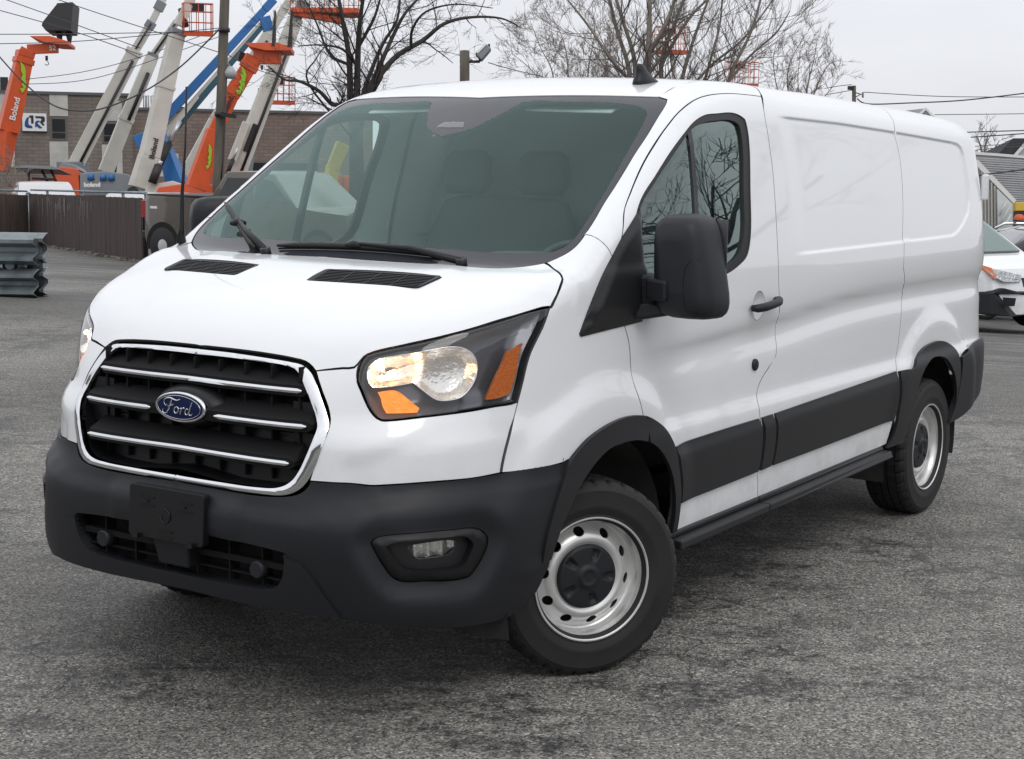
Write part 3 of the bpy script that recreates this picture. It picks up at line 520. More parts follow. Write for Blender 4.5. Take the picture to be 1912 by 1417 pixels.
# windshield : black border band and clear pane
ws = OL['windshield']; cg = [p for p in OL['clear_glass'] if p[1] <= .001]; cg = [cg[0]]+[p for p in cg[2:-1] if p[1] < -.02]+[cg[-1]]
wso = top0(.668, .668, 1)+[p for p in ws[1:-1] if p[1] < -.05]+top0(ws[-1][0], ws[-1][0], 1)
# the band is what lies between the two outlines
sens = cg[:9]; bandpoly = wso[:1]+wso[1:]+cg[::-1]
skin('frit_band', frit_m, van, FH, wso+top0(-.27, -.245, 3)+cg[:0:-1]+top0(cg[0][0], .64, 5), sp=.03, off=-.003, fold=.012, sym=True, inset=.001)
skin('windshield', ws_m, van, FH, cg[:-1]+top0(cg[-1][0], cg[-1][0], 1)+top0(-.2, .38, 12), sp=.04, off=-.003, fold=0, sym=True, inset=-.0005)
tag(skin('camera_window', lens_m, van, FH, [(.52,0,1.9),(.52,-.05,1.9),(.47,-.07,1.9),(.47,0,1.9)], sp=.03, off=.0, fold=0, sym=True), 'small clear window for the camera behind the windshield')
# hood
hd = OL['hood']; hdo = front0(1.176, 1.176, 1)+[p for p in hd[1:-1] if p[1] < -.04]+top0(hd[-1][0], hd[-1][0], 1)
vent = OL['vent_out']
def round_poly(P, r=.012, k=4):
    P = [np.array(p, float) for p in P]; Q = []
    for i in range(len(P)):
        a, b, c_ = P[i-1], P[i], P[(i+1) % len(P)]; u = unit(a-b); w = unit(c_-b); rr = min(r, np.linalg.norm(a-b)*.4, np.linalg.norm(c_-b)*.4)
        for j in range(k+1):
            s_ = j/k; Q.append((1-s_)**2*(b+u*rr)+2*s_*(1-s_)*b+s_*s_*(b+w*rr))
    return Q
def crease_hood(Q, N, V):
    ya = np.abs(Q[:, 1]); c0 = .36+.22*sst(-.95, -.3, Q[:, 0])
    return .004*(1-sst(-.05, .05, ya-c0))*sst(-.9, -.75, Q[:, 0])
hood = skin('hood', paint, van, FH, hdo+top0(-.32, -.9, 20), holes=[round_poly(vent, .015)], sp=.03, sym=True, lift=crease_hood)
for sgn in (1, -1):
    vf = MB(); q, n3 = onskin(FH, vent); qi = np.array([q.mean(0)+(p-q.mean(0))*np.array([.86, .93, 1]) for p in q])
    outer = [Vector(p)+Vector(n)*.006 for p, n in zip(q, n3)]; inner = [Vector(p)+Vector(n)*.003 for p, n in zip(qi, n3)]; low_ = [p-Vector((0,0,.03)) for p in inner]
    A_ = round_poly(outer, .02); B_ = round_poly(inner, .014); C_ = round_poly(low_, .014); n = len(A_)
    O_ = round_poly([p-Vector((0,0,.012)) for p in outer], .02)
    vf.add(A_+B_+C_+O_, [(i, (i+1)%n, n+(i+1)%n, n+i) for i in range(n)]+[(n+i, n+(i+1)%n, 2*n+(i+1)%n, 2*n+i) for i in range(n)]+[(3*n+i, 3*n+(i+1)%n, (i+1)%n, i) for i in range(n)])
    f = vf.build('hood_vent', trimpl, van)
    fl = MB(); fl.add(C_, [tuple(range(n))]); fl.build('vent_floor', deep, f)
    sl = MB()
    for k in range(1, 8):   # slats across
        a = inner[0].lerp(inner[1], k/8); b = inner[3].lerp(inner[2], k/8); sl.beam(a-Vector((0,0,.004)), b-Vector((0,0,.004)), .0045, .008, up_=(-.4,0,1))
    for k in (1, 2, 3):
        a = inner[0].lerp(inner[3], k/4); b = inner[1].lerp(inner[2], k/4); sl.beam(a-Vector((0,0,.002)), b-Vector((0,0,.002)), .004, .006)
    sl.build('vent_slats', darkpl, f)
    if sgn == -1:
        f.matrix_local = Matrix.Diagonal((1,-1,1,1))
# fascia, fender, cab frame, roof, side
def fascia_lift(Q, N, V):
    # soft fold under the lamp: the lower cheek is tucked in a little
    x, y, z = Q.T; line = .905+.05*sst(-.60, -.80, -np.abs(y)); zl = .86+.10*sst(.62, .9, np.abs(y))
    return -.009*(1-sst(-.03, .03, z-zl))*sst(.60, .66, np.abs(y))
def pair_skin(name, m, fr, outline, **k):
    o = skin(name, m, van, fr, outline, **k); return o, mirror(o)
fascia_o = OL['fascia']
pair_skin('front_fascia', paint, FD, fascia_o, sp=.022, lift=fascia_lift)
pair_skin('front_fender', paint, FP, OL['fender'], sp=.018)
ps = OL['pillar_seam']; du = OL['door_seam_up']; ws_e = [p for p in OL['windshield'] if p[1] < -.76 and p[0] > .02]
ditch = [(0.81,-.752,2.05),(.89,-.744,2.07),(1.01,-.726,2.1),(1.12,-.715,2.11),(1.29,-.705,2.13),(1.48,-.70,2.1),(1.6,-.70,2.1)]
doortop = [p for p in du if p[2] > 1.54][:12]
wse = [p for p in OL['windshield'][2:] if p[2] > 1.525 and p[1] < -.7]
cab = [tuple(ps[0])]+[tuple(p) for p in wse[::-1]]+ditch+[(1.52,-.83,2.09)]+[tuple(doortop[-1])]+[tuple(p) for p in doortop[::-1][1:]]+[(.125,-.985,1.50),(.105,-1.0,1.42)]+[tuple(p) for p in ps[::-1][:-1]]
pair_skin('cab_frame', paint, FP, cab, sp=.028)
rear_ditch = [(x, -.70-.012*math.sin((x-1.6)/2.5*3), 2.1) for x in (1.6, 2.2, 2.8, 3.4, 3.9, 4.1)]
roofo = top0(.668, .668, 1)+[p for p in wso[1:4]]+ditch[:-1]+rear_ditch+[(4.25,-.66,2.0),(4.34,-.55,2.0),(4.36,-.3,2.0)]
roof = skin('roof', paint, van, FT, roofo+top0(4.37, .75, 26), sp=.06, sym=True, inset=.001)
seam_r = [(3.0,-.78,2.08)]+OL['seam_rear'][1:-1]+fxz([(2.745,.80),(2.74,.60),(2.70,.446)])
bs = [(1.60,-.70,2.13)]+[(1.55,-.80,2.11),(1.50,-.85,2.08)]+[p for p in du[12:]]+[(1.386,-1,.98),(1.38,-1,.9),(1.37,-1,.8)]
# the strip of body behind the door below the kink follows the door's rear edge
dlow = [(1.393,1.003),(1.324,.958),(1.261,.918),(1.224,.876),(1.212,.831),(1.222,.769),(1.255,.70),(1.262,.61),(1.25,.538),(1.268,.48),(1.279,.42)]
side = [(1.60,-.70,2.13),(1.55,-.80,2.11),(1.51,-.845,2.08)]+du[12:]+fxz(dlow+[(2.0,.432),(2.70,.446)])+seam_r[::-1][1:]+[(2.99,-.71,2.1),(2.2,-.712,2.12)]
def levels(a, b):
    xs_ = np.arange(a, b, .05); L_ = [fxz([(x, z) for x in xs_]) for z in (.795,.812,.825,.838,.852,.87)]
    return L_+[fxz([(x, float(FOLD(x))-1.15+z) for x in xs_]) for z in (1.03,1.055,1.075,1.09,1.12,1.14,1.158,1.175,1.19,1.215)]
exs = lambda a, b: [clipx(r_, a, b) for r_ in rec]
pair_skin('cargo_side_panel', paint, FE, side, sp=.0155, extra=exs(1.5, 2.97))
archR_cut = [(2.70,.446),(2.80,.47),(2.86,.56),(2.90,.70),(2.955,.78),(3.05,.84),(3.2,.865),(3.33,.86),(3.43,.835),(3.52,.775),(3.575,.70)]
quarter = [(2.99,-.71,2.1)]+seam_r[:-1]+fxz(archR_cut[1:])+fxz([(3.60,.74),(3.64,.79),(3.956,.80),(4.15,.80),(4.30,.80)])+[(4.36,-.90,.9),(4.36,-.90,1.2),(4.34,-.88,1.6),(4.28,-.84,1.9),(4.20,-.78,2.0),(4.1,-.705,2.05),(3.9,-.705,2.1),(3.4,-.71,2.1)]
pair_skin('rear_quarter_panel', paint, FE, quarter, sp=.0155, extra=exs(2.9, 3.9))
# door
front_seam = [(p[0], p[2]) for p in OL['front_seam']]+[(.112,1.32),(.106,1.42),(.13,1.50)]
archF_cut = [(.52,.44),(.515,.52),(.495,.60),(.465,.68),(.42,.74),(.37,.785),(.30,.83),(.25,.86)]
win_o = [p for p in OL['window']]+[(.892,-1,1.369),(.6,-1,1.345),(.36,-1,1.32),(.22,-1,1.33),(.205,-1,1.45),(.25,-1,1.58)]
door_o = [p for p in du]+S2(dlow)+[(1.279,-1,.42),(.54,-1,.411)]+S2(archF_cut+front_seam)
door = skin('front_door', paint, van, FS, door_o, holes=[[p for p in win_o], [(1.185+.054*math.cos(a), -1, 1.226+.058*math.sin(a)) for a in np.linspace(0, 2*math.pi, 24, endpoint=False)]], sp=.015)
seal_in = [p for p in OL['window_in']]+[(.88,-1,1.395),(.6,-1,1.372),(.36,-1,1.348),(.245,-1,1.355),(.235,-1,1.45),(.27,-1,1.57)]
skin('window_seal', rubber, door, FS, win_o, holes=[seal_in], sp=.02, off=-.004, fold=.015, inset=-.001, corner=.9)
w2 = [p for p in seal_in]
skin('window_glass', side_m, door, FS, w2, sp=.05, off=-.014, fold=0, inset=-.006)
skin('window_divider', gloss, door, FS, [(.735,-.92,1.91),(.655,-.98,1.37),(.69,-.98,1.37),(.772,-.92,1.93)], sp=.05, off=-.008, fold=.02)
hp = OL['handle']
cup = MB(); cq = []
for k in range(25):
    for j in range(6):
        r_ = j/5; a = 2*math.pi*k/24; cq.append((1.185+.054*r_*math.cos(a), -1, 1.226+.058*r_*math.sin(a)))
Q, N = onskin(FS, cq); rr_ = np.tile(np.arange(6)/5, 25); Pq = Q-N*(.026*(1-rr_**2.5))[:, None]
cup.add([tuple(p) for p in Pq], [(k*6+j, k*6+j+1, (k+1)*6+j+1, (k+1)*6+j) for k in range(24) for j in range(5)], True); cup.build('handle_cup', paint, door)
Q, N = onskin(FS, [(1.10,-1,1.222),(1.115,-1,1.222),(1.16,-1,1.226),(1.22,-1,1.232),(1.28,-1,1.238),(1.31,-1,1.242),(1.325,-1,1.243)])
hb = MB(); hb.tube([Vector(q)+Vector(n)*o_ for q, n, o_ in zip(Q, N, (.008,.028,.042,.046,.044,.030,.008))], [.012,.017,.0175,.0165,.0165,.017,.012], 10); hb.build('door_handle', blackpl, door)
Q, N = onskin(FS, [(1.19,-1,.985)]); lk = MB(); q = Vector(Q[0]); n = Vector(N[0]); lk.tube([q-n*.01, q+n*.008, q+n*.012], [.024,.024,.018], 20); lk.tube([q+n*.012, q+n*.014], [.009,.008], 12); lk.build('lock_cover', blackpl, door)
# lower trim strips
def strip(name, L, off=.011, m=trimpl, **k):
    if 'cladding' in name: k['lift'] = lambda Q, N, V: .004-.008*(1-sst(.0, .010, np.interp(Q[:, 0], [.4, 2.8], [.752, .804])-.052-Q[:, 2]+.01))*0-.009*sst(.0, .045, Q[:, 2]-np.interp(Q[:, 0], [.4, 2.8], [.752, .804])+.05)
    o = skin(name, m, van, FS, S2(L), sp=.018, off=off, fold=.016, inset=.0016, **k); mirror(o); return o
strip('door_cladding', [(.470,.754),(.80,.762),(1.205,.766),(1.235,.70),(1.243,.61),(1.232,.54),(.90,.531),(.548,.524),(.545,.60),(.515,.67)])
strip('sill_cladding', [(1.229,.766),(1.335,.768),(1.362,.70),(1.368,.60),(1.355,.544),(1.256,.54),(1.268,.61),(1.260,.70)])
strip('side_cladding', [(1.352,.768),(2.1,.787),(2.735,.803),(2.745,.72),(2.74,.62),(2.72,.563),(2.0,.552),(1.372,.544),(1.386,.61),(1.380,.70)])
# wheel arch trims
fo = [(-.264,.808),(-.215,.841),(-.149,.872),(-.044,.899),(.064,.913),(.139,.913),(.228,.902),(.250,.86),(.243,.803),(.181,.817),(.088,.824),(-.021,.815),(-.10,.785),(-.185,.73),(-.27,.64),(-.325,.56),(-.352,.49),(-.40,.485),(-.395,.56),(-.355,.66),(-.31,.74)]
strip('front_arch_trim', fo, off=.016)
fo2 = [(.236,.900),(.296,.878),(.358,.845),(.412,.797),(.449,.754),(.494,.668),(.533,.575),(.547,.486),(.548,.415),(.505,.415),(.500,.494),(.472,.585),(.435,.655),(.385,.715),(.328,.764),(.258,.800)]
strip('door_arch_trim', fo2, off=.016)
ro = [(2.753,.80),(2.85,.802),(2.905,.800),(2.968,.842),(3.072,.883),(3.214,.901),(3.318,.901),(3.423,.882),(3.511,.848),(3.563,.806),(3.60,.75),(3.628,.66),(3.636,.56),(3.63,.46),(3.56,.452),(3.60,.53),(3.592,.607),(3.54,.685),(3.46,.752),(3.371,.800),(3.231,.822),(3.128,.812),(3.04,.775),(2.975,.70),(2.93,.60),(2.905,.50),(2.90,.43),(2.69,.43),(2.73,.47),(2.755,.53),(2.765,.62),(2.765,.72)]
strip('rear_arch_trim', ro, off=.016)
# running board
rb = MB()
for x0, x1 in ((.50, 1.27), (1.275, 2.66)):
    za = lambda x: .411+(x-.5)*.0155
    for y0, y1, d0, d1 in ((-1.062, -.93, .052, .020), (-1.012, -.93, .019, -.002)):
        rb.hull8([(x0, y0, za(x0)-d0), (x1, y0, za(x1)-d0), (x1, y1, za(x1)-d0), (x0, y1, za(x0)-d0), (x0, y0, za(x0)-d1), (x1, y0+(0 if x1 < 2 else .012), za(x1)-d1), (x1, y1, za(x1)-d1), (x0, y1, za(x0)-d1)])
b_ = rb.build('running_board', trimpl, van, bevel=.006); mirror(b_)
# rear bumper and rear doors
rbm = [(3.62,-1,.79),(3.80,-1,.815),(3.956,-1,.838),(4.15,-.97,.84),(4.30,-.9,.84),(4.36,-.86,.70),(4.34,-.88,.60),(4.2,-.95,.55),(3.95,-1,.495),(3.72,-1,.452),(3.56,-1,.44),(3.60,-1,.53),(3.625,-1,.62)]
o = skin('rear_bumper', blackpl, van, FS, rbm, sp=.04, off=.018, fold=.03); mirror(o)
rd = [(4.4,0,2.05),(4.4,-.70,2.02),(4.4,-.80,1.9),(4.4,-.86,1.5),(4.4,-.88,1.0),(4.4,-.88,.50),(4.4,0,.50)]
skin('rear_doors', paint, van, FR, [(4.4,0,1.98),(4.4,-.66,1.95),(4.4,-.76,1.85),(4.4,-.83,1.5),(4.4,-.85,1.0),(4.4,-.85,.6),(4.4,0,.6),(4.4,0,.9),(4.4,0,1.3),(4.4,0,1.7)], sp=.08, sym=True, fold=.03)
tl = MB(); tl.box((4.44,-.74,1.05), (4.56,-.66,1.55)); o = tl.build('tail_lamp', redm, van, bevel=.01); mirror(o)
hg = MB(); hg.box((4.13,-.972,1.60), (4.17,-.94,1.74)); o = hg.build('rear_door_hinge', paint, van, bevel=.008); mirror(o)
# sail panel and mirror
sail_o = OL['sail']
sail = skin('mirror_sail', trimpl, van, FS, sail_o, sp=.014, off=.018, fold=.03, inset=0, lift=lambda Q, N, V: -.014*(1-sst(.0, .03, -rrect_sd(Q[:, 0], Q[:, 2], [(p[0], p[2]) for p in sail_o])))+.012*sst(.10, .17, -rrect_sd(Q[:, 0], Q[:, 2], [(-.9,1.9),(.9,1.9),(.02,.9),(-.9,.9)])+.12)*sst(1.26,1.30,Q[:, 2])*(1-sst(1.40,1.45,Q[:, 2])))
def superhull(name, m, parent, secs, n=28, e=3.2, smooth=True):
    # rounded box lofted through sections (centre, half width vector, half height vector)
    V = []; F = []
    for c_, a, b in secs:
        for k in range(n):
            t = 2*math.pi*k/n; ct, st = math.cos(t), math.sin(t)
            V.append(Vector(c_)+Vector(a)*(math.copysign(abs(ct)**(2/e), ct))+Vector(b)*(math.copysign(abs(st)**(2/e), st)))
    for i in range(len(secs)-1):
        for k in range(n): F.append((i*n+k, i*n+(k+1)%n, (i+1)*n+(k+1)%n, (i+1)*n+k))
    F += [tuple(reversed(range(n))), tuple((len(secs)-1)*n+k for k in range(n))]
    mb = MB(); mb.add(V, F, smooth); mb.s[-2:] = [False, False]; return mb.build(name, m, parent)
mh = superhull('side_mirror', blackpl, van, [((.165,-1.175,1.44),(0,.05,0),(0,.004,.09)),((.175,-1.182,1.438),(0,.085,0),(0,.008,.145)),((.195,-1.187,1.436),(0,.104,.0),(0,.011,.170)),((.235,-1.19,1.436),(0,.113,0),(0,.013,.180)),((.33,-1.19,1.436),(0,.116,0),(0,.013,.183)),((.35,-1.19,1.436),(0,.112,0),(0,.013,.178))], e=4.6)
for v in mh.data.vertices:
    k = (v.co.z-1.436)/.18; v.co.y = -1.182+(v.co.y+1.192)*(.92-.12*k)+.008*k
mh.data.update()
def on_mesh(o, pts, off=.0008):
    dg_ = o.data; from mathutils.bvhtree import BVHTree
    b_ = BVHTree.FromPolygons([v.co for v in dg_.vertices], [tuple(p.vertices) for p in dg_.polygons]); r_ = []
    for y, z in pts:
        h = b_.ray_cast(Vector((-.5, y, z)), Vector((1,0,0)))
        if h[0] is not None: r_.append(h[0]-Vector((off,0,0)))
    return r_
sm_ = MB(); P_ = [np.array(q) for q in [(-1.292,1.462),(-1.262,1.470),(-1.235,1.462),(-1.219,1.438),(-1.214,1.40),(-1.215,1.34),(-1.218,1.30),(-1.225,1.292),(-1.26,1.290),(-1.29,1.292)]]
sm_.tube(on_mesh(mh, [tuple(q) for q in P_]), .0017, 6); sm_.build('mirror_cover_seam', deep, mh)
a_ = MB(); a_.hull8([(.225,-1.13,1.31),(.30,-1.13,1.31),(.32,-.99,1.28),(.20,-.99,1.28),(.225,-1.13,1.395),(.30,-1.13,1.395),(.32,-.99,1.405),(.20,-.99,1.405)])
a_.hull8([(.21,-1.12,1.262),(.32,-1.12,1.262),(.32,-.985,1.235),(.17,-.985,1.235),(.22,-1.12,1.312),(.31,-1.12,1.312),(.32,-.985,1.30),(.18,-.985,1.30)])
a_.hull8([(.150,-1.155,1.318),(.25,-1.155,1.318),(.25,-1.06,1.318),(.172,-1.06,1.318),(.150,-1.155,1.392),(.25,-1.155,1.392),(.25,-1.06,1.398),(.172,-1.06,1.398)])
a_.build('mirror_arm', blackpl, mh, bevel=.012)
mg = MB(); mg.box((.351,-1.285,1.285), (.353,-1.095,1.60)); mg.build('mirror_glass', chrome, mh)
mirror(door); mirror(sail); mhp = mirror(mh)
# the passenger mirror is turned towards the driver
mhp.matrix_local = Matrix.Translation((.27,1.07,0)) @ Matrix.Rotation(R(-38), 4, 'Z') @ Matrix.Translation((-.27,-1.07,0)) @ Matrix.Diagonal((1,-1,1,1))
# bumper
bt = OL['bumper_top']; br = OL['bumper_rear']; br2 = OL['bumper_rear2']
itk = fyz([(-.14,.583),(-.25,.580),(-.38,.574),(-.475,.566),(-.472,.52),(-.455,.475),(-.425,.447),(-.36,.438),(-.22,.434)])
bot = fxz([(-.51,.315),(-.62,.315)])+fyz([(-.90,.325),(-.81,.343),(-.74,.355),(-.65,.368),(-.42,.382)])
def zc(z): return front0(z, z, 1)[0]
bump_o = [zc(.737)]+[p for p in bt if p[1] < -.12]+[]+fxz([(-.29,.825),(-.23,.80),(-.30,.68),(-.345,.56),(-.36,.47),(-.375,.40),(-.41,.36),(-.45,.33)])+bot+[zc(.388), zc(.434)]+itk[::-1]+[zc(.585), zc(.64), zc(.70)]
fb = OL['fog_bezel']; fbc = np.mean(fb, 0)
fogA, fogB = FD['a'], FD['b']; fb2 = np.array([[np.dot(p, fogA), np.dot(p, fogB)] for p in fb])
def bump_lift(Q, N, V):
    x, y, z = Q.T; ya = np.abs(y)
    l = .012*(1-sst(.275, .305, ya))*sst(.56, .60, z)*(1-sst(.685, .715, z))
    d = rrect_sd(V[:, 0], V[:, 1], fb2)
    l = l-.026*(1-sst(.0, .075, d))            # dished round the fog lamp
    l = l+.010*bump(.47, .03, z-.05*(x+.42))*sst(-.58, -.44, x)
    l = l+.007*(1-sst(.672, .690, z-.085*sst(.45, .95, ya)))
    return l-.012*(1-sst(.30, .40, z))
bumper = skin('front_bumper', blackpl, van, FD, bump_o, holes=[fb], sp=.022, sym=True, fold=.03, lift=bump_lift)
lt = OL['lip_top']
lip_o = [zc(.434)]+itk[::-1][:-4][::1]+itk[::-1][-4:-3]
lip_o = [zc(.434)]+[itk[i] for i in (8,7,6,5,4,3)]+[tuple(p) for p in lt[1:]]+fyz([(-.42,.372)])+[zc(.379)]
skin('bumper_lip', blackpl, van, FD, lip_o, sp=.022, sym=True, fold=.04, off=.016)
ib = MB(); ib.box((-.95,-.5,.40), (-.93,.5,.62)); ib.build('intake_back', deep, bumper)
gi = MB(); gi.box((-1.03,-.46,.502), (-1.00,.46,.522))
for y in np.linspace(-.36, .36, 6): gi.box((-1.025, y-.003, .43), (-.98, y+.003, .59))
gi.box((-1.02,-.46,.462), (-.99,.46,.468)); gi.build('intake_grid', matte_black, bumper)
for y in (-.353, .353):
    tc_ = MB(); tc_.tube([(-1.0, y, .493), (-1.045, y, .493), (-1.051, y, .493)], [.030,.030,.025], 20); tc_.build('tow_cap', blackpl, bumper)
sb = MB(); sb.hull8([(-1.062,-.07,.455),(-1.0,-.07,.455),(-1.0,.07,.455),(-1.062,.07,.455),(-1.085,-.085,.58),(-1.0,-.085,.58),(-1.0,.085,.58),(-1.085,.085,.58)]); sb.build('sensor_block', blackpl, bumper, bevel=.008)
# licence plate bracket
pc = [(-1.072, 0.168, 0.714), (-1.082, 0.171, 0.543)]
yt, yb = abs(pc[0][1]), abs(pc[1][1]); xt, xb, zt, zb_ = pc[0][0], pc[1][0], pc[0][2], pc[1][2]
hw = (yt+yb)/2
def PL(y, s_, dx=0): return (xt+(xb-xt)*s_+dx-.018, y-.011*0, zt+(zb_-zt)*s_+.003)
pb = MB(); pp = round_poly([PL(hw,0),PL(-hw,0),PL(-hw,1),PL(hw,1)], .014); pb.prism([Vector(p) for p in pp], (.03,0,0)); plate = pb.build('plate_bracket', darkpl, van, bevel=.002)
def rib(mb, y0, y1, s0, s1, d=.006): mb.hull8([PL(y0,s1,-d),PL(y0,s1,.002),PL(y1,s1,.002),PL(y1,s1,-d),PL(y0,s0,-d),PL(y0,s0,.002),PL(y1,s0,.002),PL(y1,s0,-d)])
rb_ = MB()
for y in (.085, -.085):
    for s_ in (.20, .36): rib(rb_, y-.035, y+.03, s_, s_+.018, .004)
    rib(rb_, y-.006, y+.006, .27, .31, .005)
for s_ in (.80, .93): rib(rb_, -.035, .03, s_, s_+.018, .004)
for y in (hw-.045, -hw+.045): rib(rb_, y-.012, y+.012, .93, 1.02, .016)
tag(rb_.build('bracket_ribs', darkpl, plate), kind='stuff')
rg = MB(); rg.tube([PL(.022*math.cos(a), .52+.13*math.sin(a), -.002) for a in np.linspace(0, 2*math.pi*.8, 14)], .0025, 6); rg.build('bracket_ring', darkpl, plate)
# fog lamps
fi = OL['fog_in']; fl_o = OL['fog_lens']; fi2 = np.array([[np.dot(p, fogA), np.dot(p, fogB)] for p in fi])
def bez_lift(Q, N, V):
    d = rrect_sd(V[:, 0], V[:, 1], fb2); return -.020+.012*sst(0, .012, -d)
bz = skin('fog_lamp_bezel', darkpl, van, FD, fb, holes=[fi], sp=.014, fold=.045, lift=bez_lift, inset=.001)
skin('fog_lamp_recess', trimpl, bz, FD, fi, holes=[fl_o], sp=.02, off=-.036, fold=.012, inset=-.002)
skin('fog_reflector', refl_m, bz, FD, fl_o, sp=.012, off=-.05, fold=0, inset=-.002, lift=lambda Q, N, V: -.02*np.abs(np.sin(V[:, 0]*62)))
skin('fog_lens', lens_m, bz, FD, fl_o, sp=.03, off=-.036, fold=0, inset=0)
mirror(bz)
# grille
co = [zc(1.163)]+fyz([(-y, z) for y, z in [(.15,1.162),(.29,1.156),(.38,1.150),(.43,1.143),(.465,1.125),(.49,1.10),(.525,1.05),(.553,1.0),(.568,.97),(.571,.945),(.565,.90),(.55,.845),(.53,.80),(.505,.768),(.475,.75),(.44,.741),(.38,.738),(.2,.737)]])+[zc(.737)]
ci = [zc(1.146)]+fyz([(-y, z) for y, z in [(.15,1.146),(.28,1.142),(.37,1.137),(.41,1.128),(.435,1.11),(.46,1.08),(.49,1.04),(.52,.99),(.533,.96),(.53,.925),(.515,.875),(.497,.83),(.475,.795),(.45,.775),(.415,.763),(.35,.758),(.2,.757)]])+[zc(.757)]
co2 = np.array([[np.dot(p, FD['a']), np.dot(p, FD['b'])] for p in co if True]); ci2 = np.array([[np.dot(p, FD['a']), np.dot(p, FD['b'])] for p in ci])
def chrome_lift(Q, N, V):
    a = seg_dist(V, co2, False); b = seg_dist(V, ci2, False); t = a/(a+b+1e-9); return .002+.006*np.sin(np.pi*np.clip(t, 0, 1))**.8
surround_o = co+ci[::-1]
sr = skin('grille_surround', chrome, van, FD, surround_o, sp=.0075, sym=True, fold=.010, lift=chrome_lift, inset=.001)
skin('grille_frame', darkpl, van, FD, ci+front0(.78, 1.135, 8), sp=.05, off=-.10, fold=0, sym=True)
def yline(pts, dx): 
    Q, N = onskin(FF, pts); return [(float(q[0])+dx, float(q[1]), float(q[2])) for q in Q]
fw_ = MB()   # side wall of the grille opening
L = [p for p in ci if p[1] < -1e-3]; 
for sg in (1, -1):
    A_ = [(p[0]+.012, p[1]*sg*.985, p[2]) for p in L]; B_ = [(p[0]+.10, p[1]*sg*.975, p[2]) for p in L]; n = len(L)
    A_ = [(zc(1.145)[0]+.012, 0, 1.14)]+A_+[(zc(.77)[0]+.012, 0, .775)]; B_ = [(-.85, 0, 1.135)]+B_+[(-.92, 0, .78)]; n += 2
    fw_.add(A_+B_, [(i, i+1, n+i+1, n+i) for i in range(n-1)])
grl = fw_.build('grille', darkpl, van)
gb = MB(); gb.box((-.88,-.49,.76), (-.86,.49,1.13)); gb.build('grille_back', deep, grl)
seal = MB(); q = [p for p in OL['chrome_out'] if p[1] < -.11 and p[2] > 1.10]
def sweep_y(name, prof, ys_, zf, m, parent, taper=.02, dxf=lambda y: 0):
    V = []; F = []; n = len(prof); y1 = max(abs(ys_[0]), abs(ys_[-1])); base = yline([(0, y, zf(y)) for y in ys_], 0)
    for i, (y, b) in enumerate(zip(ys_, base)):
        e = min(1, min(i, len(ys_)-1-i)/1.0) if taper else 1; k = .35+.65*e
        for dx, dz in prof: V.append((b[0]+dx+dxf(y), y, zf(y)+dz*k))
    for i in range(len(ys_)-1):
        for k in range(n): F.append((i*n+k, i*n+(k+1)%n, (i+1)*n+(k+1)%n, (i+1)*n+k))
    F += [tuple(range(n)), tuple((len(ys_)-1)*n+k for k in range(n))]
    mb = MB(); mb.add(V, F); return mb.build(name, m, parent)
slat_p = [(.016,-.023),(.004,-.019),(.002,.016),(.010,.022),(.075,.055),(.085,-.03)]
chr_p = [(.004,-.010),(-.004,-.0075),(-.007,0),(-.004,.0075),(.004,.010)]
def bar(z0, ye, gap=None):
    zf = lambda y: z0+.004*max(0, 1-abs(y)/.45)-.002*abs(y)/.45
    ysb = np.array([-ye-.02,-ye,-ye*.9,-ye*.8,-ye*.6,-ye*.3,0,ye*.3,ye*.6,ye*.8,ye*.9,ye,ye+.02])
    s_ = sweep_y('grille_slat', slat_p, list(ysb), zf, matte_black, grl)
    if not gap:
        yc = [-ye-.004,-ye+.012,-ye*.86,-ye*.7,-ye*.4,0,ye*.4,ye*.7,ye*.86,ye-.012,ye+.004]; sweep_y('chrome_strip', chr_p, yc, zf, chrome, s_)
    else:
        for sg in (1, -1):
            yc = [sg*t for t in (gap, gap+.02, .25, .33, ye*.86, ye-.012, ye+.004)]; sweep_y('chrome_strip', chr_p, yc, zf, chrome, s_)
bar(1.068, .453); bar(.962, .496, .145); bar(.845, .455)
gr_ = MB()
for y in np.arange(-.44, .45, .11):
    gr_.box((-.955+.1*y*y, y-.0035, .77), (-.88, y+.0035, 1.14))
gr_.build('grille_ribs', matte_black, grl)
rf_ = MB()
for z in np.arange(.775, 1.0, .014): rf_.box((-.91,-.40,z), (-.885,.40,z+.004))
tag(rf_.build('radiator_fins', M('fin_metal', (.05,.05,.05), .5), grl), kind='stuff')
for y in (.47, -.47):
    for z0, z1 in ((.985, 1.03), (.875, .93)):
        k = MB(); k.box((-.93, y-.06, z0), (-.87, y+.06, z1)); k.build('air_duct', darkpl, grl)
hs = MB()   # black gap under the hood edge
hp_ = [(p[0]+.030, p[1], p[2]) for p in OL['chrome_out'] if p[2] > 1.12 and p[1] < 0.02]
top_ = [(p[0]+.03, p[1]*s_, p[2]+.02) for s_ in (1,) for p in hp_]; bot_ = [(p[0]-.004, p[1], p[2]-.02) for p in hp_]; n = len(hp_)
for s_ in (1, -1): hs.add([(a, b*s_, c_) for a, b, c_ in top_+bot_], [(i, i+1, n+i+1, n+i) for i in range(n-1)])
hs.build('hood_edge_seal', deep, van)
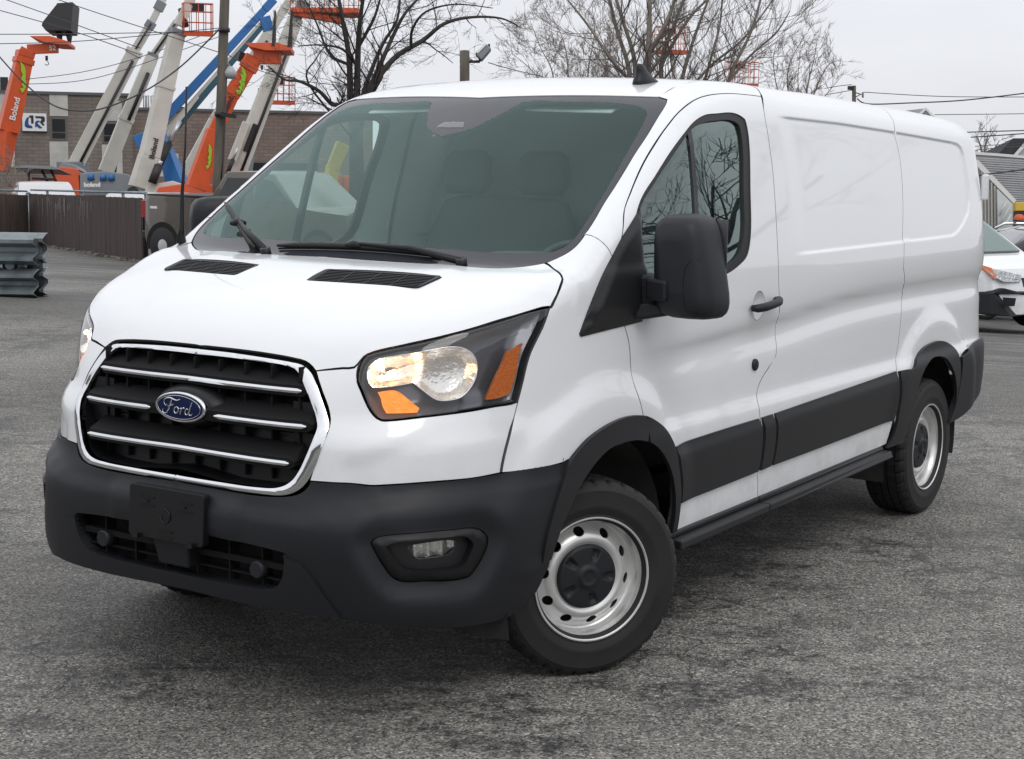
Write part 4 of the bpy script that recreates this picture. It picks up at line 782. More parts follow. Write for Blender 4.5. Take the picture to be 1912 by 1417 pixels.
# emblem
em = MB(); EX, EZ = -1.022, .980
def ell(a, b, x, n=48, sh=0): return [(x, a*math.cos(2*math.pi*k/n)+sh, EZ+b*math.sin(2*math.pi*k/n)) for k in range(n)]
def loft(mb, rings, cap=True, smooth=True):
    n = len(rings[0]); V = [p for r_ in rings for p in r_]
    mb.add(V, [(i*n+k, i*n+(k+1)%n, (i+1)*n+(k+1)%n, (i+1)*n+k) for i in range(len(rings)-1) for k in range(n)], smooth)
    if cap: mb.f.append(tuple(len(mb.v)-n+k for k in range(n))); mb.s.append(False)
loft(em, [ell(.155,.075,EX+.085),ell(.150,.070,EX+.05),ell(.125,.060,EX+.022),ell(.116,.053,EX+.016)], smooth=True); emo = em.build('emblem_mount', darkpl, van)
ec = MB(); loft(ec, [ell(.113,.050,EX+.022),ell(.1135,.0505,EX+.002),ell(.110,.0475,EX-.004),ell(.105,.0440,EX-.003)]); ec.build('emblem_rim', chrome, emo)
eb = MB(); loft(eb, [ell(.1045,.0435,EX-.0035),ell(.095,.037,EX-.0055),ell(.06,.02,EX-.007),ell(.01,.004,EX-.0075)]); eb.build('emblem_field', blue_m, emo)
er = MB(); er.tube([(EX-.0068, .097*math.cos(a), EZ+.0385*math.sin(a)) for a in np.linspace(0, 2*math.pi, 60)], .0011, 5, caps=False); er.build('emblem_ring', chrome, emo)
# script letters traced as pen strokes; u runs to the right as you face the van, v up
SCR = [[(-62,2,1.5),(-66,10,2),(-63,19,2.6),(-52,25,3.2),(-36,27,3.6),(-20,23,3.4),(-8,21,2.8),(4,24,2.4),(9,27,1.4)],
 [(-62,2,1.4),(-56,0,1.8),(-50,4,1.8)],
 [(-28,25,2.6),(-33,14,3.4),(-39,0,3.8),(-46,-14,3.6),(-54,-24,2.8),(-63,-27,2.4),(-71,-24,2.2),(-73,-17,1.8),(-69,-12,1.6)],
 [(-50,-3,1.6),(-38,1,2.2),(-27,4,2.0),(-22,8,1.4)],
 [(-12,-2,2.2),(-18,-7,2.9),(-20,-16,3.0),(-15,-23,2.6),(-7,-21,2.4),(-1,-13,2.8),(-1,-5,2.6),(-7,-1,2.2),(-12,-2,2.0)],
 [(-1,-6,1.4),(7,-5,1.6),(12,-3,2.4),(11,-11,3.0),(8,-20,3.0),(7,-25,2.4)],[(11,-10,1.8),(17,-4,2.0),(23,-1,2.8),(26,-4,2.2)],
 [(44,-5,2.2),(37,-4,2.5),(31,-11,3.0),(30,-19,2.9),(35,-24,2.4),(42,-20,2.2),(47,-12,2.2)],
 [(62,20,2.2),(56,8,3.0),(50,-6,3.2),(47,-17,3.0),(50,-24,2.4),(57,-23,1.8),(63,-17,1.4)]]
sc_ = MB()
for st in SCR:
    P_ = [np.array(p, float) for p in st]; D_ = []
    for i in range(len(P_)-1):
        p0, p1, p2, p3 = P_[max(i-1,0)], P_[i], P_[i+1], P_[min(i+2,len(P_)-1)]
        for j in range(5):
            t = j/5; D_.append(.5*((2*p1)+(-p0+p2)*t+(2*p0-5*p1+4*p2-p3)*t*t+(-p0+3*p1-3*p2+p3)*t**3))
    D_.append(P_[-1]); k_ = .00100
    sc_.tube([(EX-.0078, -d[0]*k_+.0*d[1], EZ+.002+d[1]*k_*.98) for d in D_], [max(.0011, d[2]*k_*.80) for d in D_], 6)
sc_.build('emblem_script', chrome, emo)
# headlights
hlo = OL['headlight']; hA, hB = FD['a'], FD['b']; to2h = lambda L: np.array([[np.dot(p, hA), np.dot(p, hB)] for p in L]); hl2 = to2h(hlo)
lamp = skin('headlight', gloss, van, FD, hlo, holes=[[tuple(q) for q in onskin(FD, [hA*u+hB*v for u, v in offset_loop(smooth_loop(list(hl2), .03), .007)])[0]]], sp=.02, off=-.006, fold=.05, inset=.002)
skin('lamp_housing', hous_m, lamp, FD, hlo, sp=.02, off=0, fold=0, inset=.004, lift=lambda Q, N, V: -.030-.035*sst(0, .05, -rrect_sd(V[:, 0], V[:, 1], hl2)))
rfo = OL['hl_reflector']; rf2 = to2h(rfo)
hb0, hb1, hb2 = to2h([(-0.847, -0.7, 1.154), (-0.751, -0.77, 1.154), (-0.652, -0.84, 1.127)])
def refl_lift(Q, N, V):
    d = -rrect_sd(V[:, 0], V[:, 1], rf2); r1 = np.hypot(*(V-hb0).T); r2 = np.hypot(*(V-hb2).T)
    bowl = np.maximum(1-(r1/.12)**2, 1-(r2/.10)**2); return -.012-.042*sst(0, .022, d)*np.clip(.55+.7*bowl, .4, 1.3)
skin('reflector', refl_m, lamp, FD, rfo, sp=.010, fold=.02, inset=0, lift=refl_lift)
rimr = MB(); rp = onskin(FD, [hA*u+hB*v for u, v in smooth_loop(list(rf2), .02)], -.012)[0]; rimr.tube([tuple(p) for p in rp]+[tuple(rp[0])], .0022, 6, caps=False); rimr.build('reflector_rim', chrome, lamp)
for hb_, r_ in ((hb0, .010), (hb1, .009)):
    q, n = onskin(FD, [hA*hb_[0]+hB*hb_[1]], -.022); bl = MB(); bl.lathe([(0,-r_)]+[(r_*math.sin(a), -r_*math.cos(a)) for a in np.linspace(.3, 2.8, 8)]+[(0,r_)], 14); me = bl.mesh('bulb'); me.transform(Matrix.Translation(Vector(q[0]))); link('bulb', me, bulb_m, lamp)
    cp = MB(); qq = Vector(q[0])+Vector(n[0])*.004; nn = Vector(n[0]); cp.tube([qq-nn*.028, qq-nn*.012], [.011,.008], 12); cp.build('bulb_holder', chrome, lamp)
for hb_, pw in ((hb0, .45), (hb1, .38)):
    q, n = onskin(FD, [hA*hb_[0]+hB*hb_[1]], -.020); ld = bpy.data.lights.new('headlamp_glow', 'POINT'); ld.energy = pw; ld.color = (1, .44, .10); ld.shadow_soft_size = .012
    for sg in (1, -1): lo_ = bpy.data.objects.new('headlamp_glow', ld); col.objects.link(lo_); lo_.location = (q[0][0]-.0+.0, q[0][1]*sg, q[0][2])
skin('turn_signal', amberlit_m, lamp, FD, OL['hl_amber_in'], sp=.012, fold=.01, lift=lambda Q, N, V: -.020+.003*np.sin(V[:, 0]*900), inset=0)
skin('side_marker', amber_m, lamp, FD, OL['hl_amber_out'], sp=.02, off=-.014, fold=.012, inset=0)
skin('lamp_lens', lens_m, lamp, FD, hlo, sp=.03, off=.001, fold=0, inset=.002)
mirror(lamp)
# wheels
def tyre_mesh():
    half = [(.205,-.090),(.212,-.101),(.222,-.108),(.228,-.1095),(.231,-.1085),(.252,-.1155),(.262,-.1175),(.266,-.1165),(.290,-.1180),(.312,-.1150),(.316,-.1155),(.330,-.1085),(.3375,-.1035),(.3375,-.1015),(.344,-.0965),(.3485,-.088),(.3505,-.0720),(.3510,-.0665),(.3430,-.0655),(.3430,-.0585),(.3520,-.0575),(.3525,-.030),(.3525,-.0235),(.3430,-.0225),(.3430,-.0155),(.3530,-.0145),(.3532,0)]
    prof = half+[(r_, -y) for r_, y in half[:-1][::-1]]; n = 180; V = []; m_ = len(prof)
    for k in range(n):
        a = 2*math.pi*k/n
        for i, (r_, y) in enumerate(prof):
            if r_ > .345 and k % 5 == (0 if y < -.05 or y > .05 else 2): r_ -= .010 if abs(y) > .05 else .005
            if .330 < r_ <= .3465 and abs(y) > .09 and k % 5 == 0: r_ -= .008
            V.append((r_*math.cos(a+.06*y/.1), y, r_*math.sin(a+.06*y/.1)))
    F = [(k*m_+i, ((k+1)%n)*m_+i, ((k+1)%n)*m_+i+1, k*m_+i+1) for k in range(n) for i in range(m_-1)]
    mb = MB(); mb.add(V, F, True); me = mb.mesh('tyre'); me.set_sharp_from_angle(angle=R(28)); return me
def rim_meshes():
    # disc with ten hand holes, cut flat then given its section
    zf = spl([.10,.118,.128,.138,.150,.168,.182,.190],[-.058,-.060,-.066,-.0665,-.062,-.047,-.032,-.027])
    out_ = [np.array([.190*math.cos(a), .190*math.sin(a)]) for a in np.linspace(0, 2*math.pi, 96, endpoint=False)]
    inn = [np.array([.10*math.cos(a), .10*math.sin(a)]) for a in np.linspace(0, 2*math.pi, 48, endpoint=False)]
    holes = []
    for k in range(10):
        a = 2*math.pi*(k+.25)/10; cx, cy = .163*math.cos(a), .163*math.sin(a); holes.append([np.array([cx+math.cos(a)*.0155*math.cos(b)-math.sin(a)*.020*math.sin(b), cy+math.sin(a)*.0155*math.cos(b)+math.cos(a)*.020*math.sin(b)]) for b in np.linspace(0, 2*math.pi, 20, endpoint=False)])
    loops = [out_, inn]+holes; pts = []; ed = []
    for q in loops:
        n0 = len(pts); pts += [Vector(p) for p in q]; ed += [(n0+i, n0+(i+1) % len(q)) for i in range(len(q))]
    g = np.array([(r_*math.cos(a), r_*math.sin(a)) for r_ in (.107,.114,.121,.128,.134,.140,.147,.155,.163,.171,.179,.185) for a in np.linspace(0, 2*math.pi, 90, endpoint=False)])
    for h in holes: g = g[~inside(g, np.array(h))]; g = g[seg_dist(g, np.array(h)) > .002]
    pts += [Vector(p) for p in g]; V, _, F, *_r = geometry.delaunay_2d_cdt(pts, ed, [], 0, 1e-7); V = np.array([tuple(v) for v in V]); T = np.array([tuple(f) for f in F if len(f) == 3]); cen = V[T].mean(1); rr = np.hypot(*cen.T); ok = (rr > .0995) & (rr < .1902)
    for h in holes: ok &= ~inside(cen, np.array(h))
    T = T[ok]; z = zf(np.hypot(*V.T)); verts = [(p[0], zz, p[1]) for p, zz in zip(V, z)]; n0 = len(verts); faces = [tuple(int(i) for i in t) for t in T]
    mb = MB(); mb.add(verts, faces, True)
    for h in holes:
        n = len(h); A_ = [(p[0], float(zf(np.hypot(*p))), p[1]) for p in h]; mb.add(A_+[(a, b+.006, c_) for a, b, c_ in A_], [(i, (i+1)%n, n+(i+1)%n, n+i) for i in range(n)], True)
    mb.lathe([(.188,.06),(.188,-.024),(.191,-.029),(.1945,-.030),(.198,-.034),(.1985,-.052),(.2005,-.066),(.207,-.074),(.2095,-.080),(.2105,-.088),(.2135,-.096),(.2185,-.1015),(.2220,-.1045),(.2235,-.1085),(.2225,-.1115),(.2185,-.112),(.215,-.108)], 96)
    rim = mb.mesh('rim'); rim.set_sharp_from_angle(angle=R(50))
    # black centre cap: five raised lobes round a dished middle
    V = []; F = []; na, nr_ = 120, 16
    for k in range(na):
        a = 2*math.pi*k/na
        for j in range(nr_):
            t = j/(nr_-1); r_ = .0+.1185*t; z = -.071-.006*(1-t*t)
            star = .5+.5*math.cos(5*(a-.25)); 
            pk = float(sst(.50, .58, np.array(t))*(1-sst(.80, .88, np.array(t))))*float(sst(.80, .93, np.array(star)))
            z += .012*pk; z -= .012*float(1-sst(.28, .36, np.array(t)))-.006*float(1-sst(.18, .24, np.array(t)))
            if t > .93: z += .018*(t-.93)/.07
            V.append((r_*math.cos(a), z, r_*math.sin(a)))
    F = [(k*nr_+j, ((k+1)%na)*nr_+j, ((k+1)%na)*nr_+j+1, k*nr_+j+1) for k in range(na) for j in range(nr_-1)]
    mb = MB(); mb.add(V, F, True); cap = mb.mesh('hub_cap', fix=True)
    db = MB(); db.lathe([(.0,.02),(.186,.02)], 32); return rim, cap, db.mesh('brake_disc')
ty, (rm, cp_, bd) = tyre_mesh(), rim_meshes()
for x, y, st in ((.030,-.900,-32),(-.02,.875,-32),(3.305,-.893,0),(3.305,.893,0)):
    w = empty('wheel', (x, y, .3475), 0, van); link('tyre', ty, tyre_m, w); link('rim', rm, rim_m, w); link('hub_cap', cp_, blackpl, w); link('brake_disc', bd, dirt_m, w)
    w.rotation_euler = (0, R(17 if x < 1 else -8), R(st)) if y < 0 else (0, 0, R(st+180))
for x in (0, 3.3):
    lm = MB(); pr = [(x+.52*math.cos(a), z_) for a, z_ in [(t, .36+.50*math.sin(t)) for t in np.linspace(-.25, math.pi+.25, 26)]]; n = len(pr)
    V = [(a, -.965, b) for a, b in pr]+[(a, -.5, b) for a, b in pr]; lm.add(V, [(i, i+1, n+i+1, n+i) for i in range(n-1)], True); lm.add([(a, -.5, b) for a, b in pr], [tuple(range(n))])
    o = lm.build('wheel_liner', dirt_m, van); mirror(o)
ub = MB(); ub.box((-.45,-.52,.26), (4.3,.52,.50)); ub.box((-.85,-.70,.385), (-.45,.70,.5)); ub.box((.62,-.94,.34), (2.62,.94,.46));  ub.box((3.85,-.9,.44), (4.3,.9,.6)); ub.build('underbody', deep, van)
ax = MB(); ax.tube([(3.305,-.8,.34),(3.305,.8,.34)], .05, 12); ax.tube([(0.02,-.8,.33),(0.0,.8,.33)], .035, 12); ax.build('axles', dirt_m, van)
# cab interior
da = MB(); prof = [(-.16,1.40),(-.02,1.412),(.14,1.405),(.30,1.385),(.42,1.37),(.48,1.33),(.47,1.20),(.40,1.0),(.3,.9),(-.16,.9)]; n = len(prof)
da.add([(x, -.90, z) for x, z in prof]+[(x, .90, z) for x, z in prof], [(i, (i+1)%n, n+(i+1)%n, n+i) for i in range(n)], False)
dash = da.build('dashboard', dash_m, van)
dh = superhull('instrument_hood', dash_m, dash, [((.22,-.46,1.39),(0,.17,0),(0,0,.03)),((.30,-.46,1.40),(0,.19,0),(0,0,.055)),((.44,-.46,1.395),(0,.18,0),(0,0,.055))])
sw = MB(); cc = Vector((.62,-.45,1.30)); ux = Vector((0,1,0)); uz = Vector((.42,0,.9)).normalized(); sw.tube([cc+ux*.19*math.cos(a)+uz*.19*math.sin(a) for a in np.linspace(0, 2*math.pi, 40)], .014, 8, caps=False); sw.tube([cc-ux*.18, cc+ux*.18], .02, 8); sw.tube([cc, cc-uz*.18], .018, 8); sw.tube([cc, cc+Vector((-.25,0,-.1))], .05, 10)
sw.build('steering_wheel', dash_m, van)
def seat(y, w, hrs):
    s_ = superhull('seat', seat_m, van, [((.95,y,1.02),(0,w,0),(.05,0,.06)),((.97,y,1.05),(0,w,0),(.10,0,.075)),((1.25,y,1.02),(0,w,0),(.10,0,.08)),((1.33,y,1.02),(0,w,0),(.05,0,.06))])
    superhull('backrest', seat_m, s_, [((1.30,y,1.02),(0,w*.9,0),(.07,0,0)),((1.33,y,1.15),(0,w,0),(.09,0,0)),((1.40,y,1.45),(0,w*.96,0),(.07,0,0)),((1.43,y,1.60),(0,w*.8,0),(.045,0,0)),((1.44,y,1.62),(0,w*.6,0),(.02,0,0))])
    for h in hrs: superhull('headrest', seat_m, s_, [((1.42,h,1.63),(0,.10,0),(.03,0,0)),((1.43,h,1.68),(0,.13,0),(.055,0,0)),((1.44,h,1.80),(0,.12,0),(.05,0,0)),((1.445,h,1.83),(0,.08,0),(.03,0,0))])
seat(-.47, .25, [-.47]); seat(.38, .42, [.18, .60])
bk = MB(); bk.hull8([(1.62,-.95,.8),(1.66,-.95,.8),(1.66,.95,.8),(1.62,.95,.8),(1.62,-.95,1.5),(1.66,-.95,1.5),(1.66,.95,1.5),(1.62,.95,1.5)]); bk.hull8([(1.62,-.95,1.5),(1.66,-.95,1.5),(1.66,.95,1.5),(1.62,.95,1.5),(1.62,-.76,2.05),(1.66,-.76,2.05),(1.66,.76,2.05),(1.62,.76,2.05)]); bk.build('bulkhead', trimgrey, van)
fl = MB(); fl.box((-.3,-.93,.78), (1.62,.93,.82)); fl.build('cab_floor', dash_m, van)
def liner_o(): return top0(.80, .80, 1)+[(.86,-.66,2.0),(1.0,-.70,2.0),(1.3,-.74,2.0),(1.6,-.74,2.0)]+top0(1.6, .86, 8)
skin('headliner', headl_m, van, FT, liner_o(), sp=.08, sym=True, off=-.045, fold=0)
dt = MB(); dt.box((.20,-.95,.85), (1.28,-.90,1.36)); o = dt.build('door_trim', trimgrey, van); mirror(o)
# inner lining of the pillars, seen through the windshield
pil = [tuple(p) for p in cab]
o = skin('pillar_lining', headl_m, van, FP, [p for p in pil], sp=.05, off=-.03, fold=0, inset=.012); mirror(o)
sun_v = MB(); sun_v.hull8([(.70,-.60,1.975),(.90,-.60,2.04),(.90,-.20,2.05),(.70,-.20,1.985),(.70,-.60,1.985),(.90,-.60,2.05),(.90,-.20,2.06),(.70,-.20,1.995)]); o = sun_v.build('sun_visor', headl_m, van, bevel=.004); mirror(o)
st_ = MB(); q, n = onskin(FH, [(.5,.06,1.9),(.5,.02,1.9),(.44,.02,1.86),(.44,.06,1.86)]); st_.add([tuple(p-m_*.012) for p, m_ in zip(q, n)], [(0,1,2,3)]); tag(st_.build('inspection_sticker', M('orange_sticker', (.62,.16,.05), .6), van), 'small orange sticker inside the windshield below the camera')
# wipers and antennas
def wiper(pivot, bend, tip, b0, b1):
    w = MB(); P_ = [np.array(p, float) for p in (pivot, bend, tip)]; Q, N = onskin(FH, P_); Q = Q+N*np.array([[.012],[.03],[.028]])
    w.tube([tuple(p) for p in Q], [.014,.011,.007], 8); w.tube([tuple(Q[0]-N[0]*.03), tuple(Q[0]+N[0]*.012)], .02, 12)
    o = w.build('wiper_arm', darkpl, van); B_, NB = onskin(FH, [np.array(b0)+(np.array(b1)-np.array(b0))*t for t in np.linspace(0, 1, 9)]); bl = MB()
    bl.tube([tuple(p+n*.016) for p, n in zip(B_, NB)], [.005]+[.011]*7+[.005], 8); bl.tube([tuple(p+n*.003) for p, n in zip(B_, NB)], .004, 6); bl.build('wiper_blade', rubber, o)
    cl = MB(); m_ = (B_[4]+Q[2])/2; cl.tube([tuple(B_[4]+NB[4]*.02-np.array([0,.035,0])), tuple(B_[4]+NB[4]*.024), tuple(B_[4]+NB[4]*.02+np.array([0,.035,0]))], [.010,.016,.010], 8); cl.build('wiper_clip', darkpl, o)
H_ = lambda px_: px_
wiper((-0.229, -0.561, 1.436), (-0.225, -0.344, 1.458), (-0.232, -0.083, 1.467), (-0.212, -0.456, 1.455), (-0.241, 0.266, 1.454))
wiper((-0.278, 0.296, 1.436), (-0.167, 0.471, 1.481), (-0.058, 0.634, 1.529), (-0.256, 0.367, 1.44), (0.095, 0.847, 1.589))
wb = (-0.117, 0.898, 1.442)
an = MB(); an.tube([wb, (wb[0]+.005, wb[1], wb[2]+.06), (wb[0]+.01, wb[1], wb[2]+.20), (wb[0]+.03, wb[1], wb[2]+.38), (wb[0]+.042, wb[1], wb[2]+.62)], [.022,.011,.0075,.004,.0045], 8); an.build('mast_antenna', darkpl, van)
cp2 = MB(); cp2.hull8([(wb[0]-.05,wb[1]-.02,wb[2]-.02),(wb[0]+.06,wb[1]-.02,wb[2]+.0),(wb[0]+.06,wb[1]+.03,wb[2]+.0),(wb[0]-.05,wb[1]+.03,wb[2]-.03),(wb[0]-.02,wb[1]-.01,wb[2]+.015),(wb[0]+.02,wb[1]-.01,wb[2]+.04),(wb[0]+.02,wb[1]+.01,wb[2]+.04),(wb[0]-.02,wb[1]+.01,wb[2]+.015)])
fx, fy, fz = .985, -.573, 2.103
fin = superhull('roof_antenna', blackpl, van, [((fx+.02,fy,fz-.01),(.085,0,0),(0,.034,0)),((fx+.025,fy,fz+.012),(.083,0,0),(0,.033,0)),((fx+.005,fy,fz+.030),(.050,0,0),(0,.024,0)),((fx-.012,fy,fz+.052),(.034,0,0),(0,.017,0)),((fx-.022,fy,fz+.070),(.027,0,0),(0,.012,0)),((fx-.024,fy,fz+.076),(.014,0,0),(0,.007,0))], e=2.2)

# ================================================================== the yard behind
random.seed(7)
CV = Vector
def tp(p): return CV(p)
orange = M('machine_orange', (.60, .085, .018), .4, var=(2, .1)); wht = M('machine_white', (.56, .55, .50), .5, var=(1.5, .10)); grey_m = M('machine_grey', (.20, .22, .235), .5)
blue_b = M('machine_blue', (.03, .16, .44), .4); teal = M('machine_teal', (.025, .10, .15), .4); blk = M('machine_black', (.018, .018, .02), .5); steel = M('cylinder_steel', (.5, .52, .54), .3, .8)
lime = M('lime_decal', (.30, .55, .03), .5); decalw = M('white_decal', (.75, .75, .72), .5); decalk = M('black_decal', (.02, .02, .02), .5); yellow_m = M('yellow_paint', (.60, .42, .05), .5)
galv = M('galvanised', (.20, .235, .25), .45, .55, var=(5, .3)); wood = M('pole_wood', (.115, .10, .08), .85, var=(6, .35, (1, 1, .1)))
bark1 = M('dark_bark', (.042, .037, .033), .9, var=(5, .3)); bark2 = M('grey_bark', (.18, .155, .135), .9, var=(5, .3)); bark3 = M('tan_bark', (.24, .20, .17), .9, var=(5, .3))
wire_m = M('wire', (.06, .06, .065), .6)
glass_d = M('dark_glass', (.02, .024, .026), .08)
DEPTH = CV(fw)   # the yard is roughly square to the road; sides of booms look this way
def beam(parent, name, a, b, w0, w1, m, d=.75, label=None):
    mb = MB(); mb.beam(a, b, w0*d, w0, w1*d, w1); o = mb.build(name, m, parent, bevel=.02)
    if label: o['label'] = label
    return o
def side_normal(a, b):
    t = (CV(b)-CV(a)).normalized(); n = t.cross(CV((0,0,1))); n = n.normalized() if n.length > .01 else CV((0,-1,0))
    return n if n.dot(CAM-CV(a)) > 0 else -n
def boom(name, label, group, stages, depth=.75):
    root = empty(name, stages[0][0]); bpy.context.view_layer.update(); tag(root, label, 'boom lift', group)
    inv = Matrix.Translation(-CV(stages[0][0])); objs = []
    for a, b, w0, w1, m, nm in stages:
        o = beam(root, nm, a, b, w0, w1, m, depth); o.matrix_local = inv; objs.append(o)
    return root, inv, objs
def add_to(root, inv, mb_or_o, name=None, m=None, bevel=0):
    o = mb_or_o.build(name, m, root, bevel) if isinstance(mb_or_o, MB) else mb_or_o
    o.parent = root; o.matrix_local = inv; return o
def collar(root, inv, a, b, t, w, m, th=.10):
    a, b = CV(a), CV(b); c_ = a.lerp(b, t); d = (b-a).normalized(); mb = MB(); mb.beam(c_-d*th, c_+d*th, w*.8, w); return add_to(root, inv, mb, 'boom_collar', m, .01)
def ram(root, inv, a, b, r=.09, f=.55):
    a, b = CV(a), CV(b); mb = MB(); mb.tube([a, a.lerp(b, f)], r, 12); add_to(root, inv, mb, 'hydraulic_cylinder', blk); mb = MB(); mb.tube([a.lerp(b, f), b], r*.55, 10); add_to(root, inv, mb, 'piston_rod', steel)
def hose(root, inv, a, b, off, r=.03):
    a, b = CV(a), CV(b); n = side_normal(a, b); mb = MB(); mb.tube([a+n*off, a.lerp(b, .5)+n*(off+.02), b+n*off], r, 6); add_to(root, inv, mb, 'cable_track', blk)
dirq = CV((rt.x, rt.y, 0)).normalized()
def basket(root, inv, c_, w, d, h, m=None, yaw=.4, tilt=0, nx=4):
    m = m or orange; T = Matrix.Translation(CV(c_)) @ Matrix.Rotation(yaw, 4, 'Z') @ Matrix.Rotation(tilt, 4, 'X')
    mb = MB(); mb.hull8([(-w/2,-d/2,-.12),(w/2,-d/2,-.12),(w/2,d/2,-.12),(-w/2,d/2,-.12),(-w/2,-d/2,.05),(w/2,-d/2,.05),(w/2,d/2,.05),(-w/2,d/2,.05)])
    me = mb.mesh('platform'); me.transform(T); fl_ = link('platform', me, m); add_to(root, inv, fl_)
    mb = MB(); r_ = .015
    for z in (.35, .72, h):
        q = [(-w/2,-d/2,z),(w/2,-d/2,z),(w/2,d/2,z),(-w/2,d/2,z),(-w/2,-d/2,z)]
        for i in range(4): mb.tube([q[i], q[i+1]], r_*(1.3 if z == h else .9), 5)
    for i in range(nx+1):
        x = -w/2+w*i/nx
        for y in (-d/2, d/2): mb.tube([(x,y,0),(x,y,h)], r_, 5)
    for y in (0,):
        for x in (-w/2, w/2): mb.tube([(x,y,0),(x,y,h)], r_, 5)
    me = mb.mesh('guard_rail'); me.transform(T); rl = link('guard_rail', me, m); add_to(root, inv, rl)
    mb = MB(); mb.box((-.25,d/2-.25,.75), (.25,d/2-.02,1.0)); me = mb.mesh('control_panel'); me.transform(T); add_to(root, inv, link('control_panel', me, blk))
def lizard(root, inv, a, b, w, off=.24, flip=1):
    # the lime green lizard mark near the boom head
    a, b = CV(a), CV(b); t = (b-a).normalized(); n = side_normal(a, b); s_ = n.cross(t).normalized()*flip; L = (b-a).length
    P_ = [(0,-.25),(.12,-.05),(.20,-.30),(.27,-.08),(.36,-.18),(.45,.05),(.60,.0),(.72,.22),(.88,.30),(1.0,.42),(.93,.10),(.80,-.12),(.66,-.22),(.50,-.30),(.38,-.42),(.22,-.45),(.08,-.40)]
    V = [a+t*(u*L)+s_*(v*w)+n*off for u, v in P_]; mb = MB(); mb.prism(V, n*.006); add_to(root, inv, mb, 'lizard_decal', lime)
def word(root, inv, txt, a, b, size, m, off, flip=1):
    a, b = CV(a), CV(b); t = (b-a).normalized(); n = side_normal(a, b); o = place_text('lettering', txt, size, m, None, a.lerp(b, .5)+n*off, t*flip, n, .006, bold=.006); return add_to(root, inv, o)
GB = 'boom lifts raised in the yard behind the fence'
D1 = 62
# leftmost orange telehandler boom with bucket
A0, A1, A2, A3, A4 = [tp(p) for p in [(36.37, 46.863, 0.842), (36.584, 46.91, 2.325), (37.249, 46.626, 5.177), (37.342, 46.547, 5.419), (37.978, 45.611, 5.475)]]
rt_, iv, _ = boom('crane_boom', 'orange telescopic boom at the far left edge holding up a black bucket', GB, [(A0,A1,.30,.66,orange,'boom_tip'),(A1,A2,.74,.60,orange,'boom_section'),(A2,A3,.50,.5,orange,'boom_knuckle'),(A3,A4,.36,.36,orange,'boom_head')])
collar(rt_, iv, A1, A2, .93, .70, orange); collar(rt_, iv, A1, A2, 1.02, .62, orange)
lizard(rt_, iv, A1.lerp(A2,.52), A1.lerp(A2,.9), .46, .30); word(rt_, iv, 'Boland', A1.lerp(A2,.12), A1.lerp(A2,.48), .32, decalw, .30)
word(rt_, iv, '52', A3.lerp(A4,.72), A3.lerp(A4,1.0), .26, decalw, .16)
pl_ = [(37.498, 46.414, 5.822), (37.926, 45.777, 5.833), (38.288, 45.189, 5.642), (38.275, 45.178, 5.522), (38.029, 45.549, 5.536), (37.767, 45.959, 5.609)]
mb = MB(); mb.prism([CV(p)-DEPTH*.5 for p in pl_], DEPTH*1.0); add_to(rt_, iv, mb, 'turntable_plate', orange, .01)
hk = (37.711, 45.938, 5.188); mb = MB(); hk = CV(hk); mb.tube([hk, hk-CV((0,0,.18))], .05, 8); mb.tube([hk-CV((0,0,.18))+CV((.07*math.sin(a)*.7, -.07*math.sin(a)*.7, -.10+.07*math.cos(a))) for a in np.linspace(0, 4.4, 10)], .016, 6); add_to(rt_, iv, mb, 'hook', blk)
bk_ = [(38.199, 45.664, 7.018), (38.53, 45.181, 7.066), (38.376, 45.157, 6.044), (38.094, 45.576, 6.037), (37.857, 45.929, 6.031), (37.798, 46.062, 6.209), (37.822, 46.056, 6.329)]; bk_ = [CV(p) for p in bk_]
buck = MB(); buck.prism([p-DEPTH*.5 for p in bk_], DEPTH*.05); buck.prism([p+DEPTH*.45 for p in bk_], DEPTH*.05)
for i in (0, 1, 2, 3, 4): 
    a, b = bk_[i], bk_[i+1]; buck.prism([a-DEPTH*.5, b-DEPTH*.5, b-DEPTH*.5+(bk_[3]-b).normalized()*.0+CV((0,0,.03)), a-DEPTH*.5+CV((0,0,.03))], DEPTH*1.0)
bo = buck.build('loader_bucket', blk); tag(bo, 'black steel loader bucket held up on the leftmost orange boom', 'bucket')
st = MB(); 
for px_ in [((38.06, 45.627, 6.036), (38.06, 45.548, 5.716)), ((38.274, 45.308, 6.041), (38.247, 45.259, 5.681))]: st.tube([CV(px_[0]), CV(px_[1])], [.14,.06], 8)
add_to(rt_, iv, st, 'bucket_bracket', blk)
# first white boom
B0, B1, B2, B3 = [tp(p) for p in [(39.181, 46.303, 0.889), (41.025, 44.705, 5.552), (41.484, 44.277, 6.594), (41.966, 43.868, 7.843)]]
rt_, iv, _ = boom('boom_lift', 'leftmost white telescoping boom, rising from the orange and grey machine body', GB, [(B0,B1,.62,.56,wht,'boom_section'),(B1-(B2-B1)*.15,B2,.36,.34,wht,'boom_extension'),(B2-(B3-B2)*.1,B3,.27,.25,wht,'boom_tip')])
hose(rt_, iv, B0.lerp(B1,.05)-CV((0,0,.22)), B0.lerp(B1,.96)-CV((0,0,.22)), .27, .06); hose(rt_, iv, B1, B2, .2, .035); collar(rt_, iv, B0, B1, .985, .66, wht); collar(rt_, iv, B1, B2, .95, .40, grey_m, .14); collar(rt_, iv, B2, B3, .55, .40, grey_m, .18)
kb = MB(); kb.beam(B0+CV((.0,0,-.25)), B0+CV((0,0,.35)), .9, .9); add_to(rt_, iv, kb, 'boom_pivot', grey_m, .05)
